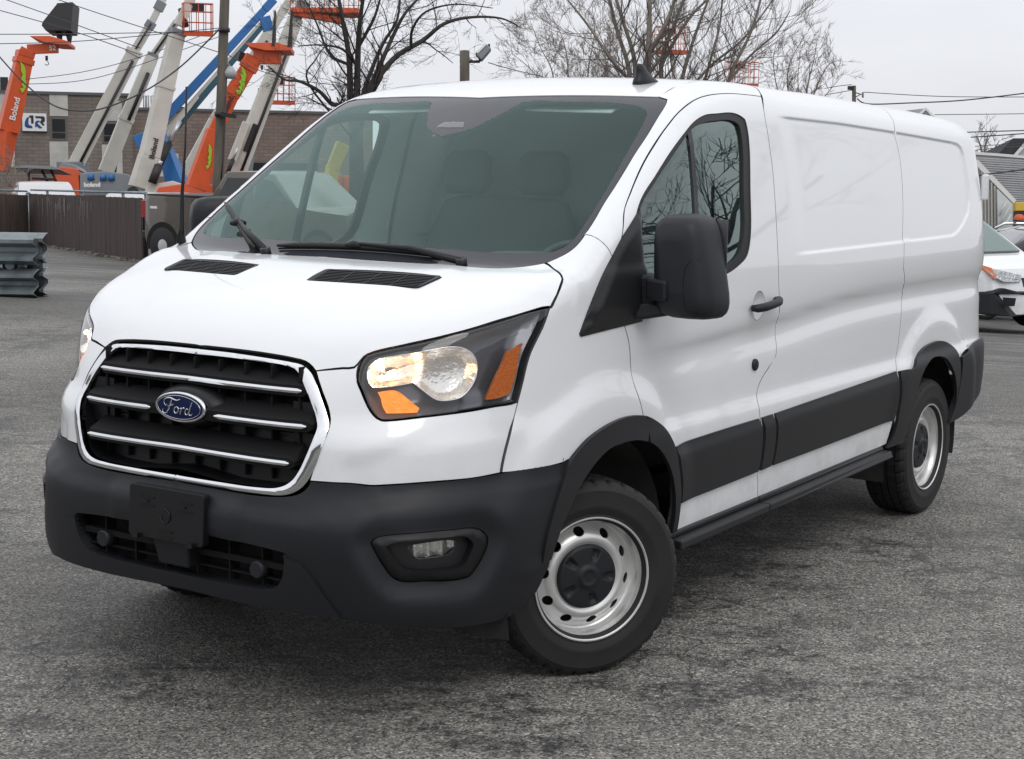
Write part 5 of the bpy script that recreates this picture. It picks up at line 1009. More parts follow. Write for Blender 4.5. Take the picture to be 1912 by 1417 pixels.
# second white boom
C0, C1, C2, C3, C4 = [tp(p) for p in [(41.978, 47.541, 0.777), (42.684, 47.026, 2.953), (43.537, 46.378, 5.477), (44.25, 45.671, 6.919), (44.577, 45.378, 7.704)]]
rt_, iv, _ = boom('boom_lift', 'second white boom from the left, jointed halfway up with a dark slot', GB, [(C0,C1,.60,.56,wht,'boom_section'),(C1,C2,.56,.50,wht,'boom_section'),(C2,C3,.30,.28,wht,'boom_extension'),(C3,C4,.2,.2,grey_m,'boom_tip')])
hose(rt_, iv, C1.lerp(C2,.06)-CV((0,0,.2)), C1.lerp(C2,.82)-CV((0,0,.2)), .26, .075); hose(rt_, iv, C2.lerp(C3,.1), C3, .16, .045); collar(rt_, iv, C1, C2, 0, .62, wht); collar(rt_, iv, C1, C2, .98, .44, grey_m, .2); ram(rt_, iv, C0+CV((.3,-.1,-.2)), C0.lerp(C1,.55), .12)
# third white boom with lettering and orange basket
E0, E1, E2, E3 = [tp(p) for p in [(36.325, 39.55, 0.373), (36.613, 39.399, 1.501), (37.682, 38.941, 6.086), (38.196, 38.538, 7.556)]]
rt_, iv, _ = boom('boom_lift', 'white boom lettered Boland with an orange basket beside its top', GB, [(E0,E1,.80,.70,wht,'boom_foot'),(E1,E2.lerp(E1,.05),.66,.50,wht,'boom_section'),(E2,E3,.36,.32,wht,'boom_extension')])
word(rt_, iv, 'Boland', E1-(E2-E1)*.02, E1.lerp(E2,.14), .27, decalk, .29); collar(rt_, iv, E1, E2, .95, .56, grey_m, .1); collar(rt_, iv, E1, E2, .53, .62, wht, .06)
mb = MB(); pv = (36.189, 39.706, 0.183); pv = CV(pv); mb.tube([pv-DEPTH*.3, pv-DEPTH*.34], .22, 16); add_to(rt_, iv, mb, 'pivot_pin', blk)
ram(rt_, iv, CV((36.28, 38.94, 0.575)), CV((36.531, 38.76, 1.36)), .16, .8)
basket(rt_, iv, (38.025, 38.371, 5.852), 1.0, .8, 1.0, yaw=-.7, tilt=.05); mb = MB(); mb.tube([CV((37.798, 38.916, 6.687)), CV((37.804, 38.75, 6.052))], .13, 8); add_to(rt_, iv, mb, 'basket_arm', blk)
# blue boom
F0, F1, F2 = [tp(p) for p in [(37.903, 41.205, 1.912), (40.955, 37.871, 6.858), (41.193, 37.613, 7.251)]]
rt_, iv, _ = boom('boom_lift', 'blue telescopic boom with a white stripe and blue riser, leaning far right', GB, [(F0,F1,.36,.26,blue_b,'boom_section'),(F1,F2,.3,.3,blue_b,'boom_tip')])
g_ = CV((0,0,-1)); 
for off, w, m in ((.36,.10,wht),(.56,.16,teal)):
    sn = side_normal(F0, F1); dn = (F1-F0).normalized().cross(sn).normalized(); dn = dn if dn.z < 0 else -dn
    beam_ = beam(None, 'boom_rail', F0+dn*off+(F1-F0)*.1, F1+dn*off*.6-(F1-F0)*.04, w*1.6, w, m); add_to(rt_, iv, beam_)
mb = MB(); mb.beam(F1+g_*.25, F1+g_*.75+CV((.1,-.1,0)), .3, .4); add_to(rt_, iv, mb, 'end_box', blue_b, .02)
G0, G1, G2 = [tp(p) for p in [(37.995, 40.248, 2.267), (38.148, 39.572, 0.47), (38.116, 39.496, -0.029)]]; add_to(rt_, iv, beam(None, 'riser_arm', G0, G1, .34, .70, blue_b)); add_to(rt_, iv, beam(None, 'riser_head', (37.469, 40.965, 1.986), (38.007, 40.258, 2.383), .5, .34, blue_b))
ram(rt_, iv, (37.285, 40.01, 0.697), (38.074, 39.346, 2.769), .15, .62)
beam_ = beam(None, 'lower_rail', (38.178, 40.443, 1.961), (39.12, 39.461, 3.679), .16, .12, wht); add_to(rt_, iv, beam_)
# orange boom with forks
H0, H1, H2, H3, H4, H5 = [tp(p) for p in [(35.225, 35.772, 0.474), (35.79, 35.406, 2.402), (36.215, 35.064, 3.581), (36.661, 34.646, 4.584), (36.772, 34.552, 4.871), (37.288, 33.775, 4.848)]]
rt_, iv, _ = boom('crane_boom', 'orange boom beside the utility pole with pallet forks pointing up at its head', GB, [(H0,H1,.70,.56,orange,'boom_foot'),(H1-(H2-H1)*.6,H2,.44,.48,orange,'boom_section'),(H2,H3,.54,.50,orange,'boom_section'),(H3,H4,.56,.56,orange,'boom_knuckle'),(H4,H5,.50,.42,orange,'boom_head')])
lizard(rt_, iv, H2.lerp(H3,.1), H2.lerp(H3,.85), .52, .25); word(rt_, iv, 'Boland', H1.lerp(H2,.35), H2+(H3-H2)*.0, .27, decalk, .24); lizard(rt_, iv, H0.lerp(H1,.35), H0.lerp(H1,.75), .3, .28); collar(rt_, iv, H2, H3, .96, .62, orange)
pl_ = [(36.692, 34.764, 5.241), (37.273, 33.902, 5.273), (37.528, 33.488, 5.138), (37.505, 33.492, 5.013), (37.045, 34.176, 5.002), (36.758, 34.634, 5.118)]; mb = MB(); mb.prism([CV(p)-DEPTH*.45 for p in pl_], DEPTH*.9); add_to(rt_, iv, mb, 'turntable_plate', orange, .01)
for a, b in [((36.874, 33.758, 5.21), (37.028, 33.817, 6.375)), ((37.168, 33.311, 5.183), (37.336, 33.359, 6.383))]:
    mb = MB(); mb.beam(a, b, .10, .17, .05, .05); add_to(rt_, iv, mb, 'fork_tine', blk)
mb = MB(); mb.tube([CV((36.74, 34.165, 4.58)), CV((36.723, 34.151, 4.421))], [.06,.02], 8); add_to(rt_, iv, mb, 'hook', blk)
mb = MB(); mb.beam((36.868, 35.174, 5.03), (36.787, 35.224, 4.743), .3, .2); add_to(rt_, iv, mb, 'motor', blk)
# white boom behind it
I0, I1, I2 = [tp(p) for p in [(43.006, 44.118, 0.496), (43.962, 43.298, 2.944), (46.312, 41.077, 8.147)]]
rt_, iv, _ = boom('boom_lift', 'white boom passing behind the utility pole, between the blue and orange booms', GB, [(I0,I1,.62,.50,wht,'boom_foot'),(I1,I2.lerp(I1,.33),.50,.46,wht,'boom_section'),(I2.lerp(I1,.36),I2,.34,.32,wht,'boom_extension')])
hose(rt_, iv, I1.lerp(I2,.1)-CV((0,0,.15)), I1.lerp(I2,.64)-CV((0,0,.15)), .24, .05)
add_to(rt_, iv, beam(None, 'lower_arm', (42.757, 43.628, 0.678), (43.458, 42.94, 2.13), .22, .18, wht)); ram(rt_, iv, (42.697, 42.969, 1.322), (43.046, 42.711, 2.378), .09)
# big white boom with large orange basket
J0, J1, J2 = [tp(p) for p in [(39.698, 38.244, 0.798), (41.554, 36.902, 6.564), (41.795, 36.697, 7.189)]]
rt_, iv, _ = boom('boom_lift', 'white boom with dark cable track nearest the bare tree, under a large orange basket', GB, [(J0,J1,.66,.50,wht,'boom_section'),(J1,J2,.40,.40,grey_m,'boom_tip')])
hose(rt_, iv, J0.lerp(J1,.05)-CV((.0,0,.30)), J0.lerp(J1,.85)-CV((0,0,.26)), .26, .055); mb = MB(); mb.beam(J0.lerp(J1,.16)+side_normal(J0,J1)*.26, J0.lerp(J1,.33)+side_normal(J0,J1)*.26, .04, .22); add_to(rt_, iv, mb, 'cable_tray', decalk)
word(rt_, iv, 'SKYLIFTS'[:0] or ' ', J0, J1, .2, decalw, .3) if False else None
basket(rt_, iv, (42.212, 35.981, 6.813), 2.5, 1.0, 1.1, yaw=-1.05, tilt=-.12, nx=7)
mb = MB(); q = CV((42.086, 36.129, 6.655)); mb.beam(q-dirq*.95+CV((0,0,.10)), q+dirq*.75-CV((0,0,.16)), .7, .22); add_to(rt_, iv, mb, 'platform_frame', orange, .02)
add_to(rt_, iv, beam(None, 'jib_arm', (39.335, 38.024, 1.381), (39.774, 37.713, 2.772), .30, .26, wht)); ram(rt_, iv, (38.816, 37.774, 0.906), (39.132, 37.539, 1.864), .08)
# far basket lift behind it
K0, K1 = [tp(p) for p in [(48.743, 46.172, -0.563), (49.657, 46.05, 4.445)]]
rt_, iv, _ = boom('boom_lift', 'small distant boom with an orange basket low beside the white boom', GB, [(K0,K1,.22,.2,grey_m,'boom_section')])
basket(rt_, iv, (50.079, 45.278, 3.876), 1.05, .8, 1.05, yaw=-.5); mb = MB(); mb.tube([K1, CV((49.88, 45.598, 3.964))], .07, 6); add_to(rt_, iv, mb, 'jib', blk)
for px_, py_, D_, w, lb in ((1254, 97, 70, 1.5, 'orange lift basket high up among the bare branches above the van'), (1383, 146, 74, 1.4, 'orange lift basket just clearing the van roof, right of the big bare tree')): pass
for (c_, f_), w, lb in zip([((59.866, 31.249, 6.304), (59.588, 29.621, -1.912)), ((66.934, 31.292, 5.162), (66.262, 30.47, -2.19))], (1.3, 1.4), ('distant boom with an orange basket up among the bare branches over the van roof', 'distant boom whose orange basket just clears the van roof right of the big tree')):
    rt_, iv, _ = boom('boom_lift', lb, GB, [(f_, CV(c_)-CV((0,0,.1)), .22, .18, wht, 'boom_section')]); basket(rt_, iv, c_, w, .8, 1.05, yaw=-.6, nx=5)
# machine bodies behind the fence
def machine(lb, quads):
    base = quads[0][0][0]; root = empty('machine_body', base); tag(root, lb, 'machine'); iv = Matrix.Translation(-CV(base))
    for q, th, m, nm in quads: mb = MB(); mb.prism([CV(p)-DEPTH*th/2 for p in q], DEPTH*th); add_to(root, iv, mb, nm, m, .04)
    return root, iv
r_, iv = machine('low orange and grey machine body behind the brown fence', [([(36.738, 44.253, -0.138), (36.826, 44.327, 0.689), (37.029, 44.084, 0.93), (37.375, 43.548, 0.86), (37.314, 43.395, -0.123)], 2.2, orange, 'counterweight'), ([(37.314, 43.395, -0.123), (37.391, 43.485, 0.704), (37.943, 42.683, 0.796), (38.374, 42.012, 0.689), (38.48, 41.791, 0.436), (38.423, 41.744, -0.095)], 2.2, grey_m, 'engine_cover'), ([(36.531, 44.044, 0.696), (36.735, 43.856, 1.17), (37.009, 43.419, 1.06), (37.076, 43.27, 0.866)], 1.2, grey_m, 'boom_bracket')])
o = place_text('lettering', 'boland', .22, decalw, None, CV((36.489, 42.228, 0.443)), rt, -DEPTH, .01, bold=.01); add_to(r_, iv, o)
for px_ in [(36.706, 42.518, 0.726), (36.954, 42.143, 0.713), (37.118, 41.9, 0.717)]: mb = MB(); mb.tube([CV(px_)-CV((0,0,.1)), CV(px_)+CV((0,0,.12))], [.14,.10], 10); add_to(r_, iv, mb, 'filler_cap', blue_b)
r_, iv = machine('low orange machine base behind the parked pickup truck', [([(36.675, 38.936, 0.009), (36.791, 38.837, 0.31), (37.267, 38.157, 0.434), (38.191, 36.772, 0.421), (38.151, 36.739, 0.046)], 2.2, orange, 'chassis'), ([(36.789, 39.695, 0.1), (36.907, 39.595, 0.404), (37.412, 38.881, 0.568), (37.672, 38.456, 0.424), (37.033, 39.305, -0.007)], 1.5, wht, 'cover')])
r_, iv = machine('small red machine with a dark canopy on thin posts behind the fence', [([(33.224, 42.271, -0.029), (33.339, 42.222, 0.469), (33.801, 41.548, 0.536), (34.013, 41.196, 0.394), (34.011, 41.098, -0.009)], 1.8, M('faded_red', (.35,.06,.05), .6), 'body')])
mb = MB(); mb.prism([CV(p)-DEPTH*.8 for p in [(33.336, 42.364, 1.02), (33.588, 41.997, 1.063), (34.121, 41.19, 1.021), (34.234, 40.995, 0.914), (33.577, 41.987, 0.952), (33.349, 42.326, 0.947)]], DEPTH*1.6); add_to(r_, iv, mb, 'canopy', grey_m)
mb = MB()
for q in [((33.17, 41.694, 0.976), (33.122, 41.63, 0.429)), ((33.426, 41.311, 0.983), (33.518, 41.053, 0.494)), ((33.601, 41.051, 0.987), (33.682, 40.809, 0.498)), ((33.145, 41.482, 0.707), (33.592, 40.807, 0.682))]: mb.tube([CV(q[0]), CV(q[1])], .045, 6)
add_to(r_, iv, mb, 'canopy_posts', blk)
mb = MB(); mb.prism([CV(p)-DEPTH*.6 for p in [(37.254, 36.27, 0.073), (37.348, 36.276, 0.662), (37.791, 35.635, 0.747), (38.094, 35.166, 0.681), (38.031, 35.113, 0.092)]], DEPTH*1.2); tag(mb.build('toolbox', orange, bevel=.05), 'orange machine cover beside the foot of the white boom near the windshield pillar', 'machine cover')
# ------------------------------------------------------------------ brick building
def brick_mat(name, c1_, c2_, mortar, sc=1.0):
    m = bpy.data.materials.new(name); m.use_nodes = True; t = m.node_tree; b = t.nodes['Principled BSDF']; g = t.nodes.new('ShaderNodeTexCoord'); mp_ = t.nodes.new('ShaderNodeMapping'); mp_.inputs['Rotation'].default_value = (R(90), 0, 0)
    br_ = t.nodes.new('ShaderNodeTexBrick'); br_.inputs['Scale'].default_value = sc; br_.inputs['Mortar Size'].default_value = .02; br_.inputs['Brick Width'].default_value = .62; br_.inputs['Row Height'].default_value = .21
    br_.inputs['Color1'].default_value = (*c1_, 1); br_.inputs['Color2'].default_value = (*c2_, 1); br_.inputs['Mortar'].default_value = (*mortar, 1)
    t.links.new(g.outputs['Object'], mp_.inputs[0]); t.links.new(mp_.outputs[0], br_.inputs['Vector']); n = t.nodes.new('ShaderNodeTexNoise'); n.inputs['Scale'].default_value = .35; n.inputs['Detail'].default_value = 6; t.links.new(g.outputs['Object'], n.inputs['Vector'])
    r = t.nodes.new('ShaderNodeMapRange'); r.inputs['From Min'].default_value = .3; r.inputs['From Max'].default_value = .7; r.inputs['To Min'].default_value = .8; r.inputs['To Max'].default_value = 1.2; t.links.new(n.outputs['Fac'], r.inputs['Value'])
    x = t.nodes.new('ShaderNodeMixRGB'); x.blend_type = 'MULTIPLY'; x.inputs['Fac'].default_value = 1; t.links.new(br_.outputs['Color'], x.inputs['Color1']); t.links.new(r.outputs[0], x.inputs['Color2']); t.links.new(x.outputs[0], b.inputs['Base Color']); b.inputs['Roughness'].default_value = .9; return m
brick = brick_mat('brick', (.23, .165, .14), (.18, .14, .12), (.125, .108, .10))
brick_b = brick_mat('brick_grey', (.21, .175, .15), (.17, .145, .13), (.12, .108, .098))
panel_w = M('stucco_panel', (.46, .45, .42), .9, var=(1.5, .15)); cap_m = M('parapet_cap', (.10, .10, .105), .6); frame_m = M('window_frame', (.12, .11, .10), .6)
WA, WB = CV((58.214, 74.146, 0.929)), CV((72.477, 63.767, 1.133)); wd = (WB-WA); wd.z = 0; wd.normalize(); wn_ = CV((wd.y, -wd.x, 0)); wn_ = wn_ if wn_.dot(CAM-WA) > 0 else -wn_
bld = empty('brick_building', WA); tag(bld, 'long low brown brick building with white panels and dark windows behind the booms', 'building'); ivb = Matrix.LocRotScale(WA, Matrix((tuple(wd), tuple(-wn_), (0,0,1))).transposed().to_quaternion(), None).inverted()
bld.matrix_world = ivb.inverted()
def wq(p): q = ivb @ CV(p); return q.x, q.z
def wall_box(name, x0, z0, x1, z1, y0, y1, m, parent=None):
    mb = MB(); mb.box((x0, y0, z0), (x1, y1, z1)); return mb.build(name, m, parent or bld)
zt1 = wq((59.357, 73.315, 4.995))[1]; zt2 = wq((64.214, 69.78, 4.59))[1]; x1_ = wq((64.315, 69.706, 4.593))[0]; zt3 = wq((65.673, 68.718, 4.005))[1]; xe = wq((76.324, 60.968, 3.173))[0]; xs_0 = wq((56.411, 75.458, 4.84))[0]; zb0 = -6
wall_box('wall', xs_0, zb0, x1_, (zt1+zt2)/2, 0, 18, brick_b); wall_box('parapet', xs_0-.1, (zt1+zt2)/2, x1_+.1, (zt1+zt2)/2+.16, -.12, 18, cap_m)
wall_box('wall', x1_+.01, zb0, xe, zt3, .5, 18, brick); wall_box('parapet', x1_+.12, zt3, xe, zt3+.16, .38, 18, cap_m)
for (p0, p1), kind in zip([((60.513, 72.473, 4.787), (61.344, 71.868, 3.548)), ((62.89, 70.744, 4.489), (63.845, 70.048, 3.331)), ((60.461, 72.511, 2.076), (61.314, 71.89, 0.475)), ((62.874, 70.755, 1.935), (63.825, 70.063, 0.19)), ((58.435, 73.986, 2.251), (58.879, 73.662, 0.569)), ((57.97, 74.324, 4.951), (58.607, 73.86, 3.57)), ((65.234, 69.037, 1.472), (66.55, 68.08, 0.092))], 'wwwwwww'):
    a, b = wq(p0), wq(p1); yy = -.05 if a[0] < x1_-1 else .45; wall_box('stucco_panel', a[0], b[1], b[0], a[1], yy, yy+.2, panel_w)
for p0, p1 in [((60.512, 72.474, 3.496), (61.295, 71.904, 2.154)), ((62.895, 70.739, 3.277), (63.801, 70.081, 2.014)), ((58.558, 73.896, 3.508), (58.892, 73.653, 2.322)), ((65.28, 69.004, 3.051), (66.206, 68.33, 1.552)), ((69.667, 65.812, 1.093), (73.562, 62.977, -0.561))]:
    a, b = wq(p0), wq(p1); yy = -.03 if a[0] < x1_-1 else .46; f = wall_box('window', a[0], b[1], b[0], a[1], yy, yy+.1, frame_m)
    wall_box('pane', a[0]+.12, b[1]+.12, b[0]-.12, b[1]+.42, yy-.03, yy-.005, glass_d, f); wall_box('pane', a[0]+.12, b[1]+.50, b[0]-.12, a[1]-.12, yy-.03, yy-.005, glass_d, f)
for p0, p1 in [((71.276, 64.641, 3.641), (72.106, 64.037, 3.305)), ((69.421, 65.991, 3.69), (69.736, 65.762, 3.474)), ((58.392, 74.017, 5.753), (58.733, 73.768, 4.975)), ((66.135, 68.382, 4.269), (66.948, 67.791, 3.533))]:
    a, b = wq(p0), wq(p1); wall_box('rooftop_unit', a[0], b[1]-.3, b[0], a[1], 1.2, 3, grey_m if a[0] > 20 else blk)
lad = MB()
for px_ in [(65.048, 69.173, 4.771), (65.2, 69.062, 4.776), (65.403, 68.915, 4.782)]:
    a = wq(px_); lad.tube([(a[0], .8, zt3), (a[0], .8, a[1]+.1), (a[0], 1.6, a[1]+.1), (a[0], 1.6, zt3)], .035, 5)
lad.build('roof_ladder', grey_m, bld)
# UR sign
sg_ = empty('wall_sign', (0,0,0)); sa, sb_ = wq((59.257, 73.387, 3.679)), wq((60.35, 72.591, 2.66)); sg_.matrix_world = bld.matrix_world @ Matrix.Translation((sa[0], -.02, sb_[1])); tag(sg_, 'white rectangular sign with blue and black letters UR on the brick wall', 'sign')
W_, H_2 = sb_[0]-sa[0], sa[1]-sb_[1]; mb = MB(); mb.box((0,-.16,0), (W_,-.01,H_2)); mb.build('sign_board', M('sign_white', (.72,.73,.74), .4), sg_)
mb = MB(); mb.box((-.04,-.14,-.05), (W_+.04,-.0,0)); mb.build('sign_frame', blk, sg_)
navy = M('sign_navy', (.02, .05, .20), .5)
def poly_on(name, P_, m): mb = MB(); mb.prism([(x*W_, -.165, z*H_2) for x, z in P_], (0,-.012,0)); return mb.build(name, m, sg_)
poly_on('letter_u', [(.10,.50),(.17,.72),(.27,.80),(.24,.42),(.28,.33),(.38,.30),(.42,.16),(.20,.16),(.09,.26)], navy); poly_on('letter_u', [(.30,.88),(.46,.88),(.46,.42),(.36,.42),(.36,.74),(.28,.74)], decalk)
poly_on('letter_r', [(.52,.84),(.88,.84),(.93,.76),(.93,.56),(.84,.46),(.92,.36),(.84,.30),(.72,.50),(.76,.60),(.80,.66),(.74,.72),(.56,.72)], decalk); poly_on('letter_r', [(.52,.20),(.52,.48),(.58,.58),(.70,.60),(.72,.52),(.63,.48),(.63,.42),(.82,.18),(.70,.14),(.60,.26)], navy)
# ------------------------------------------------------------------ fence, truck, cars on the left
fence_m = M('fence_brown', (.062, .046, .040), .8, var=(9, .3, (1, 1, .12)), bump=(14, .4, .02))
drip_m = M('paint_drip', (.30, .29, .28), .8)
def fence(name, lb, pts, h, slat=.115):
    root = empty(name, pts[0]); tag(root, lb, 'fence'); iv = Matrix.Translation(-CV(pts[0]))
    for a, b in zip(pts[:-1], pts[1:]):
        a, b = CV(a), CV(b); L = (b-a).length; d = (b-a)/L; n = CV((d.y, -d.x, 0)); n = n if n.dot(CAM-a) > 0 else -n; V = []; k = int(L/slat)
        mb = MB()
        for i in range(k):
            p = a+d*(i*slat+.01); q = a+d*(i*slat+slat+.004); o_ = n*random.uniform(.0, .008); h_ = h+random.uniform(-.006, .006)
            mb.hull8([p+o_, q+o_, q+o_-n*.012, p+o_-n*.012, p+o_+CV((0,0,h_)), q+o_+CV((0,0,h_)), q+o_-n*.012+CV((0,0,h_)), p+o_-n*.012+CV((0,0,h_))])
        o = add_to(root, iv, mb, 'privacy_slats', fence_m); o['kind'] = 'stuff'
        mb = MB(); mb.prism([a-n*.03, b-n*.03, b-n*.03+CV((0,0,h*.98)), a-n*.03+CV((0,0,h*.98))], -n*.01); add_to(root, iv, mb, 'backing', fence_m)
        mb = MB(); mb.tube([a-n*.06+CV((0,0,h+.10)), b-n*.06+CV((0,0,h+.10))], .025, 8); add_to(root, iv, mb, 'top_rail', galv)
        m_ = max(1, int(L/3.0))
        for i in range(m_): mb = MB(); p = a+d*(L*(i+.5)/m_)-n*.09; mb.tube([p, p+CV((0,0,h+.12))], .035, 8); add_to(root, iv, mb, 'post', galv)
    return root, iv
FL = [(22.528, 31.344, -0.661), (24.746, 31.608, -0.754), (19.266, 21.517, -0.518), (19.427, 21.75, -0.526)]
fh = ((56, 452, 362))
fdist = (CV(FL[1])-CAM).dot(DEPTH); fhgt = 90/3067*fdist
f1, ivf = fence('slat_fence', 'dark brown slatted fence with white drips running behind the pickup truck', FL[1:], fhgt)
f2, ivf2 = fence('slat_fence', 'short return of dark brown fence at the left edge behind the guardrail', FL[:2], fhgt*.97)
a, b = CV(FL[1]), CV(FL[2]); Lf = (b-a).length; d = (b-a).normalized(); n = CV((d.y,-d.x,0)); n = n if n.dot(CAM-a) > 0 else -n
mb = MB()
for i in range(46):
    t = random.choice([random.gauss(2.0,.9), random.gauss(4.2,.7), random.uniform(.4, 8)]); p = a+d*min(Lf-.2, max(.2, t))+n*.028; z1 = fhgt*random.uniform(.80, .97); L = random.uniform(.06, .5)
    mb.hull8([p+CV((0,0,z1-L)), p+d*.008+CV((0,0,z1-L)), p+d*.008+n*.003+CV((0,0,z1-L)), p+n*.003+CV((0,0,z1-L)), p+CV((0,0,z1)), p+d*.016+CV((0,0,z1)), p+d*.016+n*.003+CV((0,0,z1)), p+n*.003+CV((0,0,z1))])
o = add_to(f1, ivf, mb, 'paint_drips', drip_m); o['kind'] = 'stuff'
gp = CV((26.735, 34.012, -0.836)); mb = MB(); mb.tube([gp, gp+CV((0,0,fhgt*1.0))], .075, 12); mb.tube([gp+CV((0,0,fhgt*1.0)), gp+CV((0,0,fhgt*1.0+.05))], [.08,.02], 12); tag(mb.build('fence_post', galv), 'thick galvanised post standing in front of the fence corner', 'post')
# litter along the foot of the fence
lit = MB()
for i in range(60):
    p = a+d*random.uniform(0, Lf)+n*random.uniform(.05, .35); z = float(terr(p.x, p.y)); s_ = random.uniform(.015, .05); lit.box((p.x-s_, p.y-s_, z-.01), (p.x+s_, p.y+s_, z+s_*.7))
tag(lit.build('litter', M('litter', (.16,.145,.12), .9, var=(3, .5))), kind='stuff')
# vehicles
def car(lb, cat, name, loc, rz, prof, width, m_body, m_low, glasspoly, wheels_, tuck=.12, belt=.95, extra=None, front=None):
    """side profile (x back from the nose, z) pushed to the car's width, upper part drawn in"""
    root = empty(name, loc, rz); tag(root, lb, cat); xs_ = [p[0] for p in prof]; L = max(xs_)
    ysn = [(-1, .10), (-.985, .03), (-.93, .0), (-.5, -.02), (0, -.03), (.5, -.02), (.93, .0), (.985, .03), (1, .10)]
    V = []; F = []; n = len(prof)
    for yn, rnd in ysn:
        for x, z in prof:
            up_ = max(0, z-belt)/(1.0); y = yn*width/2*(1-tuck*up_*1.0); endf = max(0, 1-min(x, L-x)/.35); xx = x+(rnd*2+abs(yn)**3*.16)*endf*(1 if x < L/2 else -1); V.append((xx, y, z-(rnd*.35 if z > belt+.3 else 0)))
    for i in range(len(ysn)-1):
        for k in range(n): F.append((i*n+k, i*n+(k+1)%n, (i+1)*n+(k+1)%n, (i+1)*n+k))
    F += [tuple(range(n)), tuple((len(ysn)-1)*n+k for k in reversed(range(n)))]
    mb = MB(); mb.add(V, F, True); me = mb.mesh('body'); me.set_sharp_from_angle(angle=R(35)); link('body', me, m_body, root)
    for P_ in glasspoly:
        for sg in (-1, 1):
            q = [(x, sg*(width/2*(1-tuck*max(0, z-belt))+.004), z) for x, z in P_]; mb = MB(); mb.prism(q, (0, -sg*.02, 0)); mb.build('side_window', glass_d, root)
    for x, r_ in wheels_:
        for sg in (-1, 1):
            mb = MB(); mb.lathe([(.0,-.10),(r_*.60,-.10),(r_*.62,-.115),(r_*.9,-.12),(r_,-.08),(r_,.08),(r_*.9,.12),(0,.12)], 28); me = mb.mesh('wheel'); me.transform(Matrix.Translation((x, sg*(width/2-.11), r_))); w = link('wheel', me, tyre_m, root)
            mb = MB(); mb.lathe([(0,-.125),(r_*.25,-.125),(r_*.55,-.105),(r_*.60,-.118)], 20); me = mb.mesh('hub'); me.transform(Matrix.Translation((x, sg*(width/2-.11), r_)) @ Matrix.Diagonal((1,-sg*-1 if sg < 0 else -1,1,1))); link('hub', me, rim_m, w)
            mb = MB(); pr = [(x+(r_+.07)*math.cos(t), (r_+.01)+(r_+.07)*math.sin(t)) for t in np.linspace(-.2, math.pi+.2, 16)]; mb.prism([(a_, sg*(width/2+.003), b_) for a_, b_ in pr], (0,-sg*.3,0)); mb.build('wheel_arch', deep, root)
    return root
truck_paint = M('truck_brown', (.085, .070, .056), .3, coat=.8, var=(2, .05))
prof = [(0,.45),(0,1.0),(.12,1.16),(1.1,1.22),(1.55,1.27),(2.25,1.88),(2.6,1.94),(3.5,1.92),(3.82,1.38),(5.78,1.40),(5.84,1.30),(5.86,.62),(5.80,.42)]
tl0 = CV((19.872, 21.263, -0.546)); dirx = CV((rt.x, rt.y, 0)).normalized(); tdir = (dirx*math.cos(-.60)+CV((fw.x, fw.y, 0)).normalized()*math.sin(-.60)).normalized()
trk = car('dark brown pickup truck parked side on before the fence, partly hidden by the van', 'pickup truck', 'pickup_truck', tl0+tdir*5.86, math.atan2(-tdir.y, -tdir.x), prof, 1.95, truck_paint, blk, [[(2.72,1.36),(2.76,1.80),(3.45,1.80),(3.62,1.40)],[(1.75,1.34),(2.25,1.76),(2.66,1.80),(2.64,1.36)]], [(1.0,.40),(5.15,.40)], belt=1.3, tuck=.25)
for sg in (-1, 1):
    mb = MB(); mb.box((5.62, .80, .95), (5.79, .955, 1.30)) if sg > 0 else mb.box((5.62,-.955,.95), (5.79,-.80,1.30)); mb.build('tail_light', M('tail_red', (.30,.02,.02), .2, coat=1) if sg < 0 else bpy.data.materials['tail_red'], trk, bevel=.01)
    mb = MB(); mb.box((5.30, sg*.972-.004, 1.14), (5.50, sg*.972+.004, 1.19)); mb.build('badge', decalw, trk)
mb = MB(); mb.box((3.95,-.90,1.395), (5.65,.90,1.43)); mb.build('bed_cover', blk, trk); mb = MB(); mb.box((5.70,-.86,.50), (5.90,.86,.68)); mb.build('rear_bumper', blk, trk, bevel=.03)
car_white = M('car_white', (.55, .56, .57), .35, coat=.6)
cprof = [(0,.30),(0,.62),(.1,.78),(.9,.93),(1.55,1.42),(2.2,1.50),(3.2,1.46),(3.9,1.05),(4.35,1.0),(4.45,.75),(4.4,.30)]
for q, lb in zip([(27.675, 34.196, -0.143), (31.569, 35.546, -0.511), (32.227, 34.557, -0.528)], ('white car behind the fence with only its pale roof showing, leftmost', 'car roof just showing over the fence near the lettered white boom', 'pale car roof just showing over the fence beside the pickup truck')):
    q = CV(q); car(lb, 'car', 'parked_car', (q.x, q.y, q.z-.62), math.atan2(fw.y, fw.x)+(.35 if 'leftmost' in lb else 0), cprof, 1.8, car_white, blk, [[(1.2,1.0),(1.65,1.36),(2.2,1.41),(3.1,1.38),(3.6,1.02)]], [(.8,.32),(3.55,.32)], tuck=.3, belt=.9)
